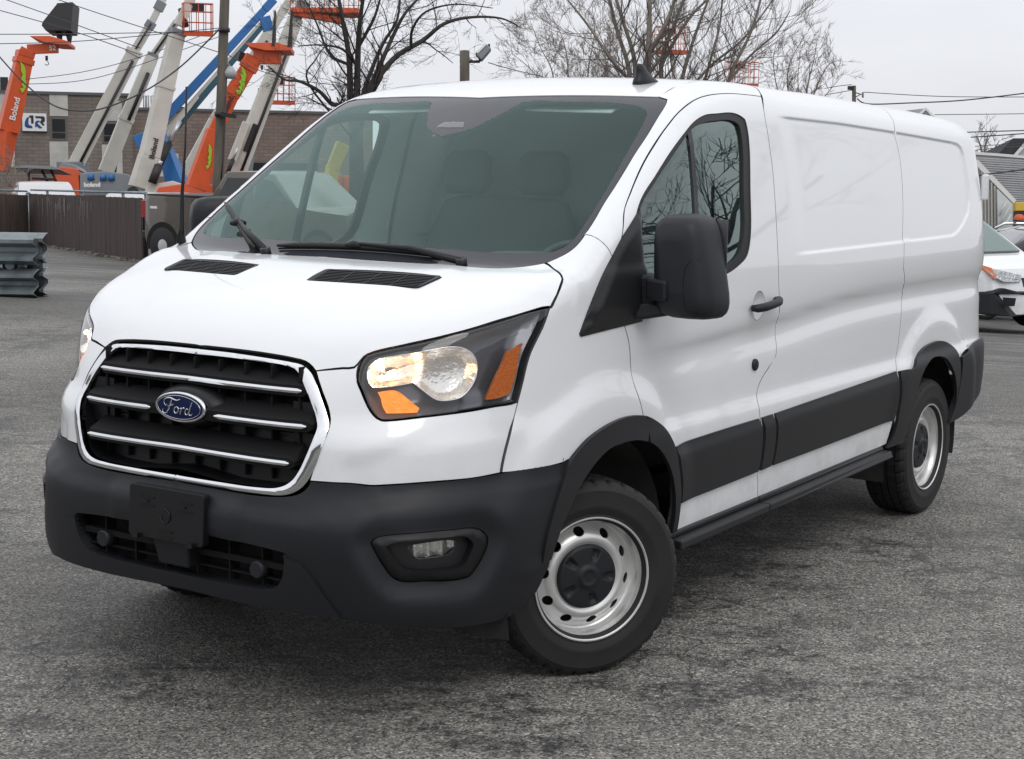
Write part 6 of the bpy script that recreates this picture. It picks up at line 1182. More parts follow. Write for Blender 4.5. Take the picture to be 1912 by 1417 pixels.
# what shows through the passenger window of the big van
ol = empty('scissor_lift', (56.554, 48.482, -1.803)); tag(ol, 'row of orange lift platforms seen through the van windshield and passenger window', 'lift'); ivo = Matrix.Translation(-ol.location)
for i, (a, b) in enumerate([((35.047, 30.455, -0.071), (35.627, 29.884, 1.116)), ((36.334, 30.34, -0.094), (36.856, 29.835, 1.011)), ((36.404, 29.335, -0.065), (37.015, 28.737, 1.202))]):
    a, b = CV(a), CV(b); mb = MB(); mb.prism([a, a+dirx*((b-a).dot(dirx)), b, b-dirx*((b-a).dot(dirx))], DEPTH*1.2); add_to(ol, ivo, mb, 'deck', orange, .03)
    for k in range(4):
        c_ = a+dirx*(.15+.18*k)-DEPTH*.02+CV((0,0,.25+.2*(k % 2))); mb = MB(); mb.beam(c_, c_+CV((0,0,.28)), .10, .10); add_to(ol, ivo, mb, 'decal', decalw if k % 2 else decalk)
rt_, iv, _ = boom('boom_lift', 'yellow boom seen through the van windshield', GB, [((33.695, 28.864, 0.006), (33.982, 28.765, 1.334), .42,.36,yellow_m,'boom_section'),((33.953, 28.784, 1.236), (34.218, 28.582, 2.016), .36,.40,yellow_m,'boom_section')])
for q, lb in zip([(37.9, 34.511, -1.251), (46.263, 36.943, -1.518)], ('pale green car seen through the left part of the windshield', 'dark green car seen through the middle of the windshield')):
    car(lb, 'car', 'parked_car', q, math.atan2(-dirx.y, -dirx.x), [(x*1.0, z*.92) for x, z in cprof], 1.8, M('pale_green', (.42,.52,.47), .3, coat=1) if 'pale' in lb else M('dark_green', (.05,.09,.08), .3, coat=1), blk, [[(1.2,.92),(1.65,1.24),(2.2,1.29),(3.1,1.26),(3.6,.94)]], [(.8,.30),(3.55,.30)], tuck=.3, belt=.85)
# ------------------------------------------------------------------ guardrail stack at the left
D2 = 20.3
def wbeam(p, length, hgt, parent, name='rail'):
    # W section standing on edge, long axis to the left of the picture
    pf = [(.0,0),(.05,.02),(.17,.16),(.17,.26),(.03,.42),(.03,.58),(.17,.74),(.17,.84),(.05,.98),(0,1)]
    a = CV(p); V = []; F = []; n = len(pf); fwd = CV((fw.x, fw.y, 0)).normalized()
    for x in (0, -.02, -length):
        fl = 1.0 if x else 1.35
        for dd, hh in pf: V.append(a+dirx*x-fwd*dd*fl*1.15+CV((0,0,hh*hgt)))
    for dd, hh in pf: V.append(a-fwd*dd*1.5+CV((0,0,hh*hgt)))
    m_ = len(V)
    for i in (0, 1): 
        for k in range(n-1): F.append((i*n+k, i*n+k+1, (i+1)*n+k+1, (i+1)*n+k))
    mb = MB(); mb.add(V[:3*n], F, False)
    # thickness and the flared end seen against the dark
    mb2 = MB(); e = [a-fwd*dd*1.2+CV((0,0,hh*hgt)) for dd, hh in pf]; 
    for k in range(n-1): mb2.add([e[k], e[k+1], e[k+1]+dirx*.05-fwd*.02, e[k]+dirx*.05-fwd*.02], [(0,1,2,3)])
    o = mb.build(name, galv, parent); s_ = o.modifiers.new('s', 'SOLIDIFY'); s_.thickness = .006
    for x in (-.30, -.62, -.9):
        for hh in (.21, .79):
            bq = MB(); c_ = a+dirx*x-fwd*.10+CV((0,0,hh*hgt)); bq.tube([c_+dirx*-.03, c_+dirx*.03], .008, 6); bq.build('bolt_slot', deep, o)
    return o
gq = CV((9.036, 12.609, -0.082)); gd = (gq-CAM).dot(DEPTH); k_ = gd/3067
for y0, y1, lb in ((494, 438, 'galvanised guardrail beam on top of the stack at the left edge'), (555, 503, 'galvanised guardrail beam at the bottom of the stack at the left edge')):
    z0 = gq.z+(556-y0)*k_; r0 = empty('guardrail_beam', (gq.x, gq.y, z0)); tag(r0, lb, 'guardrail', 'guardrail beams stacked at the left edge'); o = wbeam((gq.x, gq.y, z0), 2.2, (y0-y1)*k_, r0); o.matrix_local = Matrix.Translation(-CV((gq.x, gq.y, z0)))
    fwd = CV((fw.x, fw.y, 0)).normalized(); o2 = wbeam((gq.x+fwd.x*.35+dirx.x*.02, gq.y+fwd.y*.35+dirx.y*.02, z0), 2.2, (y0-y1)*k_, r0, 'nested_rail'); o2.matrix_local = Matrix.Translation(-CV((gq.x, gq.y, z0)))
pz = gq+dirx*-.12+CV((fw.x, fw.y, 0)).normalized()*.22; mb = MB(); mb.tube([pz, pz+CV((0,0,.74))], .10, 10); mb.box((pz.x-.5,pz.y+.3,pz.z), (pz.x-.3,pz.y+.6,pz.z+.6)); pz2 = gq+dirx*-.33-CV((fw.x, fw.y, 0)).normalized()*.02
tag(mb.build('support_block', blk), 'dark block holding up the stacked guardrails', 'block')
mb = MB(); qz = gq+dirx*-.36+CV((0,0,.415)); fwd = CV((fw.x, fw.y, 0)).normalized(); mb.tube([qz+fwd*1.2, qz-fwd*.05], .095, 18, caps=False); mb.tube([qz+fwd*1.0, qz-fwd*.05], .060, 18); o = mb.build('steel_tube', galv); tag(o, 'round steel tube lying between the two stacked guardrails', 'tube')
# ------------------------------------------------------------------ poles and lights
def pole(name, lb, a, b, r0, r1, cat='utility pole'):
    a, b = CV(a), CV(b); root = empty(name, a); tag(root, lb, cat); mb = MB(); mb.tube([CV((0,0,0))+(b-a)*t+CV((.01*math.sin(9*t), .01*math.cos(7*t), 0)) for t in np.linspace(0, 1, 9)], [r0+(r1-r0)*t for t in np.linspace(0, 1, 9)], 14); mb.build('shaft', wood, root); return root, Matrix.Translation(-a)
rp_, ivp = pole('utility_pole', 'weathered wooden utility pole rising in front of the booms', (24.502, 24.474, 0.1), (25.601, 24.983, 8.758), .135, .105)
for py_, q in [(215, (24.743, 24.564, 2.644)), (55, (25.017, 24.657, 4.668))]: mb = MB(); q = CV(q); mb.tube([q-CV((0,0,.05)), q+CV((0,0,.05))], .135, 14); add_to(rp_, ivp, mb, 'pole_band', blk)
q = CV((24.689, 24.282, 2.642)); mb = MB(); mb.beam(q-rt*.15, q+rt*.22-up*.06, .08, .1); add_to(rp_, ivp, mb, 'bracket', blk)
q = CV((25.059, 24.516, 3.618)); mb = MB(); mb.tube([q+up*.18, q+up*.03, q-up*.10], [.07,.16,.13], 14); add_to(rp_, ivp, mb, 'lamp_head', M('lamp_grey', (.35,.38,.40), .4)); mb = MB(); mb.tube([q+up*.16, q+up*.30-rt*.1, q+up*.26-rt*.22], .03, 8); add_to(rp_, ivp, mb, 'lamp_arm', grey_m)
cb = MB(); cb.tube([CV(p) for p in [(24.787, 24.423, 3.067), (24.703, 24.387, 2.424), (24.586, 24.34, 1.524), (24.516, 24.332, 1.074)]], .02, 6); add_to(rp_, ivp, cb, 'conduit', blk)
rp_, ivp = pole('light_pole', 'short wooden pole with a tilted floodlight above the van windshield', (29.473, 20.639, -0.033), (29.96, 21.008, 4.375), .14, .125, 'light pole')
q0, q1, q2, q3 = [CV(p) for p in [(29.961, 20.939, 4.105), (30.145, 20.666, 4.11), (30.132, 20.708, 4.204), (30.314, 20.505, 4.479)]]; mb = MB(); mb.tube([q0, q1], .035, 8); mb.tube([q0+up*.1, q1.lerp(q0,.4)], .015, 6); add_to(rp_, ivp, mb, 'lamp_arm', blk)
mb = MB(); mb.beam(q2, q3, .34, .24, .30, .18, up_=tuple(rt)); add_to(rp_, ivp, mb, 'floodlight', grey_m, .03); mb = MB(); dn_ = ((q3-q2).normalized().cross(DEPTH)).normalized(); mb.beam(q2.lerp(q3,.12)+dn_*.09-DEPTH*.05, q2.lerp(q3,.95)+dn_*.09-DEPTH*.05, .30, .06, .26, .05, up_=tuple(dn_)); add_to(rp_, ivp, mb, 'floodlight_glass', decalw)
mb = MB(); mb.tube([q3-up*.0, q3+up*.08], .03, 8); mb.tube([q1, q2.lerp(q3,.1)], .03, 6); add_to(rp_, ivp, mb, 'photocell', blk)
rp_, ivp = pole('light_pole', 'short dark pole with a small camera and bracket above the rear of the van', (47.676, 17.64, 2.419), (47.876, 17.783, 4.195), .055*1.3, .05*1.3, 'light pole')
q = CV((47.798, 17.881, 4.122)); mb = MB(); mb.beam(q-rt*.09, q+rt*.10, .14, .13); add_to(rp_, ivp, mb, 'camera_head', blk, .02); mb = MB(); mb.tube([CV(p) for p in [(47.853, 17.764, 3.982), (47.975, 17.564, 3.914), (48.029, 17.493, 3.951)]], .022, 6); mb.tube([CV((47.844, 17.733, 3.805)), CV((47.965, 17.579, 3.914))], .02, 6); mb.tube([CV((48.013, 17.526, 3.986)), CV((47.994, 17.51, 3.809))], .035, 6); add_to(rp_, ivp, mb, 'bracket', grey_m)
# ------------------------------------------------------------------ overhead wires
WL = [[(27.361, 36.243, 6.203), (28.5, 34.355, 5.459), (29.653, 32.439, 4.684)], [(27.318, 36.207, 5.8), (28.557, 34.201, 5.182), (29.633, 32.423, 4.498)], [(28.435, 34.605, 6.075), (29.211, 33.327, 5.6), (30.031, 31.984, 5.126), (30.931, 30.506, 4.593)], [(28.572, 37.805, 5.158), (30.209, 35.371, 5.216), (32.508, 31.968, 5.354)], [(28.541, 37.779, 4.867), (30.187, 35.352, 5.006), (32.519, 31.977, 5.451)], [(35.822, 44.889, 4.216), (36.961, 43.255, 4.496), (38.149, 41.611, 5.029), (40.034, 39.079, 6.178)], [(35.771, 44.922, 4.041), (36.817, 43.388, 4.164), (37.842, 41.963, 4.596), (40.005, 39.055, 5.907)], [(25.933, 34.306, 4.433), (26.264, 33.611, 3.626), (26.684, 32.816, 2.956), (27.093, 32.167, 2.803), (27.522, 31.553, 2.918), (28.174, 30.698, 3.393), (28.817, 29.914, 4.106), (26.559, 26.222, 4.898)], [(26.486, 26.179, 4.288), (33.002, 30.945, 4.207), (37.548, 33.203, 4.111), (42.253, 35.256, 4.147)], [(48.033, 17.496, 3.987), (49.487, 15.295, 3.882), (51.185, 12.763, 3.907)], [(47.88, 17.67, 3.77), (48.081, 17.327, 3.598), (48.864, 16.169, 3.653), (49.874, 14.689, 3.768), (51.202, 12.778, 4.067)], [(52.224, 16.519, 3.353), (53.333, 14.873, 3.4), (54.178, 13.619, 3.44)], [(56.709, 16.943, 2.814), (57.389, 15.94, 2.871), (58.182, 14.769, 2.931)], [(56.687, 16.925, 2.614), (57.372, 15.926, 2.711), (58.172, 14.76, 2.831)], [(58.869, 17.22, 2.314), (59.458, 16.36, 2.391), (60.16, 15.324, 2.45)], [(58.852, 17.205, 2.149), (59.447, 16.35, 2.288), (60.151, 15.317, 2.367)], [(38.835, 10.621, 1.364), (39.204, 10.093, 1.458), (39.778, 9.271, 1.6)], [(30.264, 20.482, 4.086), (35.592, 23.45, 4.247), (42.08, 26.487, 4.35)], [(52.058, 20.635, 4.299), (50.487, 19.356, 4.318), (47.829, 17.86, 4.229)], [(52.033, 20.614, 4.066), (50.463, 19.336, 4.093), (47.83, 17.815, 4.052)]]
WN = ['thin wire crossing the top left corner','second thin wire crossing the top left corner','wire running from the top edge down past the white booms','level wire crossing behind the black bucket','level wire just above the orange boom head','sagging upper wire above the brick building','sagging lower wire above the brick building','heavy cable sagging across the brick wall and up to the utility pole','wire from the utility pole running right through the tree branches','wire from the bracket of the small pole to the right edge','thicker wire sagging then rising to the right edge','lone level wire right of the white gable','upper of two wires at the right edge over the dark roof','lower of two wires at the right edge over the dark roof','upper low wire beside the small far tree','lower wire beside the small far tree','dark cable in front of the grey roof at the right edge','wire running down right from the floodlight','short upper wire left of the small pole','short lower wire left of the small pole']
for w, lb in zip(WL, WN):
    P_ = [np.array(p) for p in w]; D_ = []
    for i in range(len(P_)-1):
        p0, p1, p2, p3 = P_[max(i-1,0)], P_[i], P_[i+1], P_[min(i+2,len(P_)-1)]
        for j in range(6): t = j/6; D_.append(tuple(.5*((2*p1)+(-p0+p2)*t+(2*p0-5*p1+4*p2-p3)*t*t+(-p0+3*p1-3*p2+p3)*t**3)))
    D_.append(tuple(P_[-1])); mb = MB(); mb.tube(D_, .022 if 'heavy' in lb or 'thicker' in lb or 'dark' in lb else .013, 5); tag(mb.build('overhead_wire', wire_m), lb, 'wire', 'overhead wires')
# ------------------------------------------------------------------ bare trees
def grow(mb, p, d, L, r, depth, rng, droop=0, spread=.6, kids=(3, 5), minr=.006, up_=.06):
    n = 5 if depth > 1 else 4; pts = [p.copy()]; rs = [r]; q = p.copy(); dd = d.copy(); r1 = r*.45
    for i in range(n):
        dd = (dd+CV((rng.gauss(0,.13), rng.gauss(0,.13), rng.gauss(0,.10)+up_-droop*(i/n))).normalized()*.30 if False else dd+CV((rng.gauss(0,.12), rng.gauss(0,.12), rng.gauss(0,.09)+up_-droop*i/n))).normalized(); q = q+dd*(L/n); pts.append(q.copy()); rs.append(r+(r1-r)*(i+1)/n)
    mb.tube(pts, rs, 5 if r > .04 else 3, caps=False)
    if depth <= 0: return
    for k in range(rng.randint(*kids)):
        t = rng.uniform(.25, 1.0); i = min(n-1, int(t*n)); b = pts[i].lerp(pts[i+1], t*n-i); ax_ = CV((rng.gauss(0,1), rng.gauss(0,1), rng.gauss(0,1))); base = (pts[i+1]-pts[i]).normalized(); ax_ = (ax_-base*ax_.dot(base)).normalized()
        nd = (base+ax_*rng.uniform(.5, 1.2)*spread).normalized(); grow(mb, b, nd, L*rng.uniform(.45, .72), max(minr, (r+(r1-r)*t)*rng.uniform(.42, .62)), depth-1, rng, droop, spread, kids, minr, up_)
def limb(mb, pts, r0, r1, rng, every, L, depth, fat=1, **k):
    P_ = [np.array(p) for p in pts]; D_ = []
    for i in range(len(P_)-1):
        p0, p1, p2, p3 = P_[max(i-1,0)], P_[i], P_[i+1], P_[min(i+2,len(P_)-1)]
        for j in range(5): t = j/5; D_.append(CV(.5*((2*p1)+(-p0+p2)*t+(2*p0-5*p1+4*p2-p3)*t*t+(-p0+3*p1-3*p2+p3)*t**3)))
    D_.append(CV(P_[-1])); n = len(D_); rs = [r0+(r1-r0)*i/(n-1) for i in range(n)]
    rs = [q*fat for q in rs]; mb.tube(D_, rs, 7, caps=False)
    acc = 0
    for i in range(1, n):
        acc += (D_[i]-D_[i-1]).length
        while acc > every:
            acc -= every; base = (D_[i]-D_[i-1]).normalized(); ax_ = CV((rng.gauss(0,1), rng.gauss(0,1), rng.gauss(0,.8))); ax_ = (ax_-base*ax_.dot(base)).normalized()
            grow(mb, D_[i], (base*.7+ax_).normalized(), L*rng.uniform(.6, 1.1), rs[i]*.42, depth, rng, **k)
def tree(lb, base, trunk_top, r0, limbs, m, seed, every=.55, L=2.0, depth=3, cat='tree', free=0, **k):
    base = CV(base); root = empty('bare_tree', base); tag(root, lb, cat, 'bare winter trees'); iv = Matrix.Translation(-base); rng = random.Random(seed)
    mb = MB(); mb.tube([base, base.lerp(CV(trunk_top), .5), CV(trunk_top)], [r0*1.25, r0, r0*.85], 12); add_to(root, iv, mb, 'trunk', m)
    mb = MB()
    for pts, a, b in limbs:
        if pts[0][2] < trunk_top[2]+.75: pts = [tuple(base.lerp(CV(trunk_top), .72))]+list(pts)
        limb(mb, pts, a, b, rng, every, L, depth, **k)
    k.pop('fat', None)
    for i in range(free):
        an_ = rng.uniform(0, 6.28); el = rng.uniform(.35, 1.3); grow(mb, CV(trunk_top), CV((math.cos(an_)*math.cos(el), math.sin(an_)*math.cos(el), math.sin(el))), L*1.9, r0*.5, depth+1, rng, **k)
    add_to(root, iv, mb, 'crown', m); return root
tree('large dark bare tree with spreading limbs right behind the van windshield', (32.648, 26.711, -0.341), (32.969, 27.059, 2.99), .22, [
 ([(32.882, 27.169, 2.911), (33.022, 27.346, 4.46), (33.033, 27.598, 5.542), (33.042, 27.969, 7.088)], .15, .05),([(32.987, 27.033, 2.991), (33.162, 27.138, 4.464), (32.915, 26.859, 5.511), (32.75, 26.491, 6.689)], .16, .05),([(33.047, 26.962, 3.069), (33.701, 27.13, 4.026), (34.432, 27.189, 5.004), (34.739, 26.908, 5.722), (35.308, 27.234, 6.802)], .10, .035),
 ([(33.082, 26.91, 3.07), (33.859, 26.934, 4.186), (34.626, 26.959, 5.246), (34.925, 26.69, 5.963), (36.169, 26.83, 6.703)], .12, .035),([(33.246, 26.763, 3.461), (34.148, 26.582, 4.506), (35.099, 26.215, 5.1), (35.508, 25.728, 5.599), (36.39, 25.378, 5.841), (37.303, 24.926, 5.862), (37.593, 24.429, 5.612)], .13, .02),([(34.476, 26.179, 4.858), (34.143, 25.889, 5.339), (34.006, 25.302, 5.814), (34.09, 24.315, 5.996), (34.256, 23.125, 5.861)], .06, .015),
 ([(32.899, 27.183, 3.066), (31.839, 26.963, 3.109), (31.269, 26.995, 3.465), (30.609, 27.135, 3.707), (30.364, 27.514, 3.76), (29.774, 27.576, 4.114)], .11, .02),([(33.11, 27.176, 4.308), (32.16, 26.873, 4.676), (31.441, 27.06, 4.757), (30.68, 27.272, 4.686)], .06, .015),([(32.988, 27.358, 4.305), (32.716, 27.84, 4.607), (32.597, 28.248, 5.531), (32.435, 28.72, 6.455)], .06, .02),([(30.891, 27.065, 3.659), (30.771, 26.684, 4.326), (30.766, 26.252, 4.755)], .045,.012),
 ([(33.195, 27.166, 4.774), (33.573, 26.832, 5.711), (33.812, 26.707, 6.644)], .07, .03)], bark1, 3, every=.55, L=1.5, depth=3, droop=.12, spread=.9, kids=(3, 4), minr=.005, fat=.85)
tree('tall bare tree with many upright limbs above the roof antenna of the van', (49.492, 26.631, -1.622), (50.024, 27.178, 3.783), .24, [
 ([(49.844, 27.447, 3.778), (49.904, 27.705, 5.177), (49.806, 28.199, 6.573), (49.773, 28.695, 8.369)], .13, .05),([(49.912, 27.346, 3.78), (50.06, 27.522, 5.381), (49.961, 28.067, 6.976), (49.885, 28.527, 8.372)], .12, .05),([(50.182, 26.943, 3.787), (49.463, 26.587, 5.331), (49.612, 26.658, 6.513), (49.823, 26.783, 8.287)], .17, .07),
 ([(50.43, 26.574, 3.793), (50.646, 26.649, 5.396), (51.089, 26.338, 6.805), (51.576, 26.01, 8.414)], .12, .05),([(50.735, 26.096, 3.701), (51.077, 25.909, 5.007), (51.474, 25.665, 6.415), (51.984, 25.303, 8.025)], .11, .04),([(49.506, 26.571, 5.528), (49.441, 25.974, 6.384), (49.797, 25.709, 7.465), (49.559, 25.388, 8.39)], .10, .04),
 ([(51.679, 24.789, 4.124), (52.157, 24.35, 5.234), (52.624, 23.953, 6.444), (52.955, 23.758, 7.651), (53.175, 23.679, 8.655)], .09, .03),([(51.69, 24.798, 4.224), (53.43, 24.355, 5.603), (54.1, 23.583, 6.533), (54.474, 23.229, 7.354)], .07, .02),([(49.954, 27.382, 4.18), (48.687, 27.742, 5.311), (48.37, 28.507, 6.482), (48.032, 29.255, 7.456)], .09, .03),([(51.003, 25.796, 4.107), (52.596, 25.521, 5.277), (53.392, 24.588, 6.312), (54.253, 23.71, 7.957)], .08, .025),([(50.691, 26.582, 5.397), (51.426, 25.886, 7.013), (52.153, 25.052, 8.03)], .08, .03),([(51.228, 25.46, 4.113), (50.815, 24.623, 5.562), (51.107, 24.48, 6.748), (51.31, 24.52, 8.128)], .07, .03)], bark2, 11, every=.40, L=2.0, depth=3, droop=-.02, spread=.5, kids=(2, 4), minr=.0065, up_=.08, fat=1.0)
tree('pale twiggy bare tree at the right end of the row above the van side', (56.447, 23.673, -0.906), (56.89, 24.097, 3.462), .16, [
 ([(56.89, 24.097, 3.462), (56.942, 24.363, 4.845), (57.129, 24.296, 5.7), (57.562, 23.904, 6.731)], .08, .015),([(57.188, 23.732, 3.788), (57.422, 23.648, 4.857), (57.633, 23.545, 5.713), (57.791, 23.51, 6.524)], .07, .015),([(57.308, 23.554, 3.792), (57.662, 23.291, 4.863), (57.946, 23.026, 5.508), (58.228, 22.649, 5.685)], .07, .015),([(56.708, 24.447, 3.776), (56.678, 24.756, 4.838), (56.721, 24.903, 5.69), (56.862, 24.852, 6.331)], .06, .015),([(57.416, 23.366, 3.688), (57.832, 22.932, 4.442), (58.229, 22.51, 5.133)], .05, .012),([(57.068, 23.911, 3.785), (57.205, 24.024, 5.064), (57.367, 24.02, 6.025)], .06, .012)], bark3, 5, every=.16, L=.8, depth=2, droop=-.02, spread=.6, kids=(3, 5), minr=.006, fat=.6)
tree('tangled brown bare tree between the floodlight and the tall tree', (54.817, 33.298, -1.207), (55.349, 33.74, 3.766), .2, [
 ([(55.119, 34.138, 3.986), (55.137, 34.448, 5.339), (54.979, 34.907, 6.236), (54.845, 35.387, 7.36)], .08, .02),([(55.373, 33.76, 3.992), (55.542, 33.9, 5.574), (55.536, 34.19, 6.701), (55.378, 34.649, 7.599)], .08, .02),([(55.755, 33.191, 4.002), (56.051, 33.142, 5.587), (56.323, 33.073, 6.947), (56.381, 33.268, 8.075)], .09, .02),([(54.992, 34.328, 3.982), (54.731, 34.997, 5.103), (54.473, 35.52, 5.66), (54.255, 35.929, 5.993)], .07, .015),([(55.906, 33.022, 4.231), (56.409, 32.554, 5.371), (56.657, 32.465, 6.504)], .08, .02),([(56.403, 32.254, 4.131), (56.727, 32.08, 5.379), (56.784, 32.276, 6.507)], .08, .02),([(55.564, 33.475, 3.997), (55.812, 33.386, 5.13), (55.806, 33.676, 6.257)], .06, .02)], bark3, 9, every=.24, L=1.15, depth=3, droop=.02, spread=.8, kids=(3, 4), minr=.0065, fat=.55)
tree('small far bare tree over the grey roof at the right edge', (84.869, 25.199, 0.865), (84.945, 25.338, 1.882), .16, [([(84.928, 25.399, 2.026), (84.924, 25.548, 2.606), (84.849, 25.79, 3.126)], .09, .02),([(84.993, 25.302, 2.028), (85.094, 25.31, 2.668), (85.248, 25.21, 3.194)], .09, .02),([(85.059, 25.204, 2.029), (85.325, 24.894, 2.384), (85.538, 24.692, 2.853)], .07, .02)], bark2, 21, every=.35, L=.9, depth=2, spread=.8, minr=.012)
tree('scrubby leafless bush behind the fence at the left edge', (29.771, 38.393, 0.13), (29.807, 38.423, 0.466), .06, [([(29.755, 38.467, 0.331), (29.752, 38.596, 0.833), (29.759, 38.69, 1.252)], .04, .01),([(29.812, 38.383, 0.332), (29.895, 38.364, 0.753), (29.92, 38.472, 1.34)], .04, .01),([(29.865, 38.295, 0.3), (30.009, 38.152, 0.588)], .04, .01),([(29.714, 38.52, 0.296), (29.612, 38.743, 0.578)], .04, .01)], bark3, 31, every=.12, L=.45, depth=2, spread=.9, minr=.008, kids=(3,4), cat='bush')
tree('bare tree across the lot on the driver side, mirrored in the door glass', (25, -14, -1.2), (25, -14, 2.2), .22, [], bark1, 41, L=2.6, depth=3, free=6, spread=.8, kids=(3, 4), droop=.05, minr=.012)
# ------------------------------------------------------------------ right side : houses, shed, parked vehicles
siding = M('grey_siding', (.45, .455, .47), .8, var=(2, .1)); roof_d = M('dark_shingle', (.035, .037, .042), .9, var=(6, .3)); trimw = M('white_trim', (.68, .68, .66), .6); boards = M('weathered_board', (.42, .41, .38), .85, var=(3, .18, (1, 1, .15))); tarp = M('plastic_sheet', (.55, .57, .57), .35, var=(3, .12))
def house(name, lb, parts_, cat='building'):
    base = parts_[0][0][0]; root = empty(name, base); tag(root, lb, cat); iv = Matrix.Translation(-CV(base))
    for q, th, m, nm in parts_: mb = MB(); mb.prism([CV(p) for p in q], DEPTH*th); add_to(root, iv, mb, nm, m)
    return root, iv
r_, iv = house('grey_building', 'long building with a ridged grey roof at the right edge', [([(57.965, 17.548, -1.81), (58.38, 17.893, 2.075), (59.299, 16.498, 1.996), (60.787, 14.226, 1.806), (60.407, 13.911, -1.748)], 8, siding, 'roof'), ([(58.277, 17.855, 2.034), (58.288, 17.864, 2.137), (59.206, 16.472, 2.057), (60.691, 14.204, 1.868), (60.68, 14.194, 1.765), (59.195, 16.462, 1.954)], .3, trimw, 'ridge_trim'), ([(58.243, 15.338, -1.721), (58.452, 15.511, 0.232), (59.588, 13.799, 0.179), (59.388, 13.633, -1.692)], .5, M('dark_brick', (.10,.075,.065), .9), 'wall')])
for i in range(24):
    a, b = [[(58.263, 17.844, 1.91), (60.676, 14.191, 1.724)], [(58.254, 17.836, 1.823), (60.667, 14.183, 1.637)], [(58.245, 17.829, 1.737), (60.657, 14.175, 1.551)], [(58.236, 17.821, 1.65), (60.648, 14.168, 1.464)], [(58.226, 17.813, 1.563), (60.639, 14.16, 1.377)], [(58.217, 17.806, 1.477), (60.63, 14.152, 1.291)], [(58.208, 17.798, 1.39), (60.62, 14.145, 1.204)], [(58.199, 17.79, 1.303), (60.611, 14.137, 1.117)], [(58.189, 17.782, 1.217), (60.602, 14.129, 1.031)], [(58.18, 17.775, 1.13), (60.593, 14.121, 0.944)], [(58.171, 17.767, 1.043), (60.583, 14.114, 0.857)], [(58.162, 17.759, 0.957), (60.574, 14.106, 0.771)], [(58.152, 17.752, 0.87), (60.565, 14.098, 0.684)], [(58.143, 17.744, 0.783), (60.556, 14.091, 0.597)], [(58.134, 17.736, 0.697), (60.546, 14.083, 0.511)], [(58.124, 17.729, 0.61), (60.537, 14.075, 0.424)], [(58.115, 17.721, 0.523), (60.528, 14.068, 0.337)], [(58.106, 17.713, 0.437), (60.518, 14.06, 0.251)], [(58.097, 17.705, 0.35), (60.509, 14.052, 0.164)], [(58.087, 17.698, 0.263), (60.5, 14.044, 0.077)], [(58.078, 17.69, 0.177), (60.491, 14.037, -0.009)], [(58.069, 17.682, 0.09), (60.481, 14.029, -0.096)], [(58.06, 17.675, 0.003), (60.472, 14.021, -0.183)], [(58.05, 17.667, -0.083), (60.463, 14.014, -0.269)]][i]; mb = MB(); mb.beam(a, b, .025, .05); add_to(r_, iv, mb, 'siding_board', siding)
r_, iv = house('dark_roof_house', 'house with a steep dark shingle roof behind the grey building', [([(71.285, 20.345, 1.905), (71.849, 19.725, 2.8), (73.203, 17.709, 2.834), (73.108, 17.631, 1.951)], 5, roof_d, 'roof'), ([(70.886, 19.81, -1.916), (71.3, 20.154, 1.956), (73.011, 17.607, 2.0), (72.597, 17.263, -1.873)], 4, siding, 'wall'), ([(71.586, 19.548, 1.966), (71.984, 19.112, 2.611), (72.976, 17.635, 2.636), (72.887, 17.561, 1.804)], .5, siding, 'dormer_wall'), ([(71.324, 19.563, 1.915), (71.792, 19.06, 2.706), (71.826, 18.992, 2.634), (71.406, 19.441, 1.917)], .3, trimw, 'dormer_trim')])
r_, iv = house('gable_house', 'pale house gable with white trim peeping over the rear of the van roof', [([(63.165, 21.935, 3.287), (63.54, 21.42, 3.477), (63.836, 21.076, 3.868), (64.04, 20.655, 3.4), (64.021, 19.399, -1.763), (62.621, 21.483, -1.798)], 4, siding, 'wall'), ([(62.894, 22.092, 3.753), (63.647, 21.01, 3.93), (63.663, 20.965, 3.84), (63.244, 21.499, 3.47), (62.858, 22.062, 3.415)], 3, M('pale_shingle', (.36,.36,.37), .85), 'roof'), ([(63.099, 21.351, 3.467), (63.468, 20.924, 3.969), (63.456, 20.914, 3.857), (63.168, 21.232, 3.401)], .3, trimw, 'roof_trim'), ([(63.468, 20.924, 3.969), (63.784, 20.277, 3.26), (63.723, 20.344, 3.169), (63.456, 20.914, 3.857)], .3, trimw, 'roof_trim')])
r_, iv = house('shed', 'white weathered shed with a leaning gable roof edge beyond the parked vehicles', [([(44.265, 12.686, -1.498), (44.614, 12.976, 1.764), (44.931, 12.48, 1.675), (45.403, 11.481, 0.496), (45.174, 11.333, -1.475)], 4, boards, 'gable_wall'), ([(44.513, 12.779, 1.831), (44.745, 12.426, 1.805), (45.266, 11.347, 0.599), (45.211, 11.406, 0.501), (44.692, 12.466, 1.643), (44.503, 12.771, 1.734)], 4.5*.1, trimw, 'roof_edge'), ([(44.728, 11.666, -0.626), (44.878, 11.832, 0.946), (45.09, 11.401, 0.487), (44.954, 11.33, -0.62)], .1, tarp, 'plastic_sheet')])
for i, q in enumerate([((44.606, 12.117, -0.64), (44.817, 12.314, 1.42)), ((44.66, 12.036, -0.639), (44.865, 12.227, 1.357)), ((44.715, 11.956, -0.638), (44.907, 12.136, 1.246)), ((44.769, 11.875, -0.636), (44.949, 12.045, 1.134)), ((44.823, 11.794, -0.635), (44.992, 11.954, 1.023))]): mb = MB(); mb.beam(q[0], q[1], .05, .05, up_=tuple(DEPTH)); add_to(r_, iv, mb, 'board', boards)
mb = MB(); 
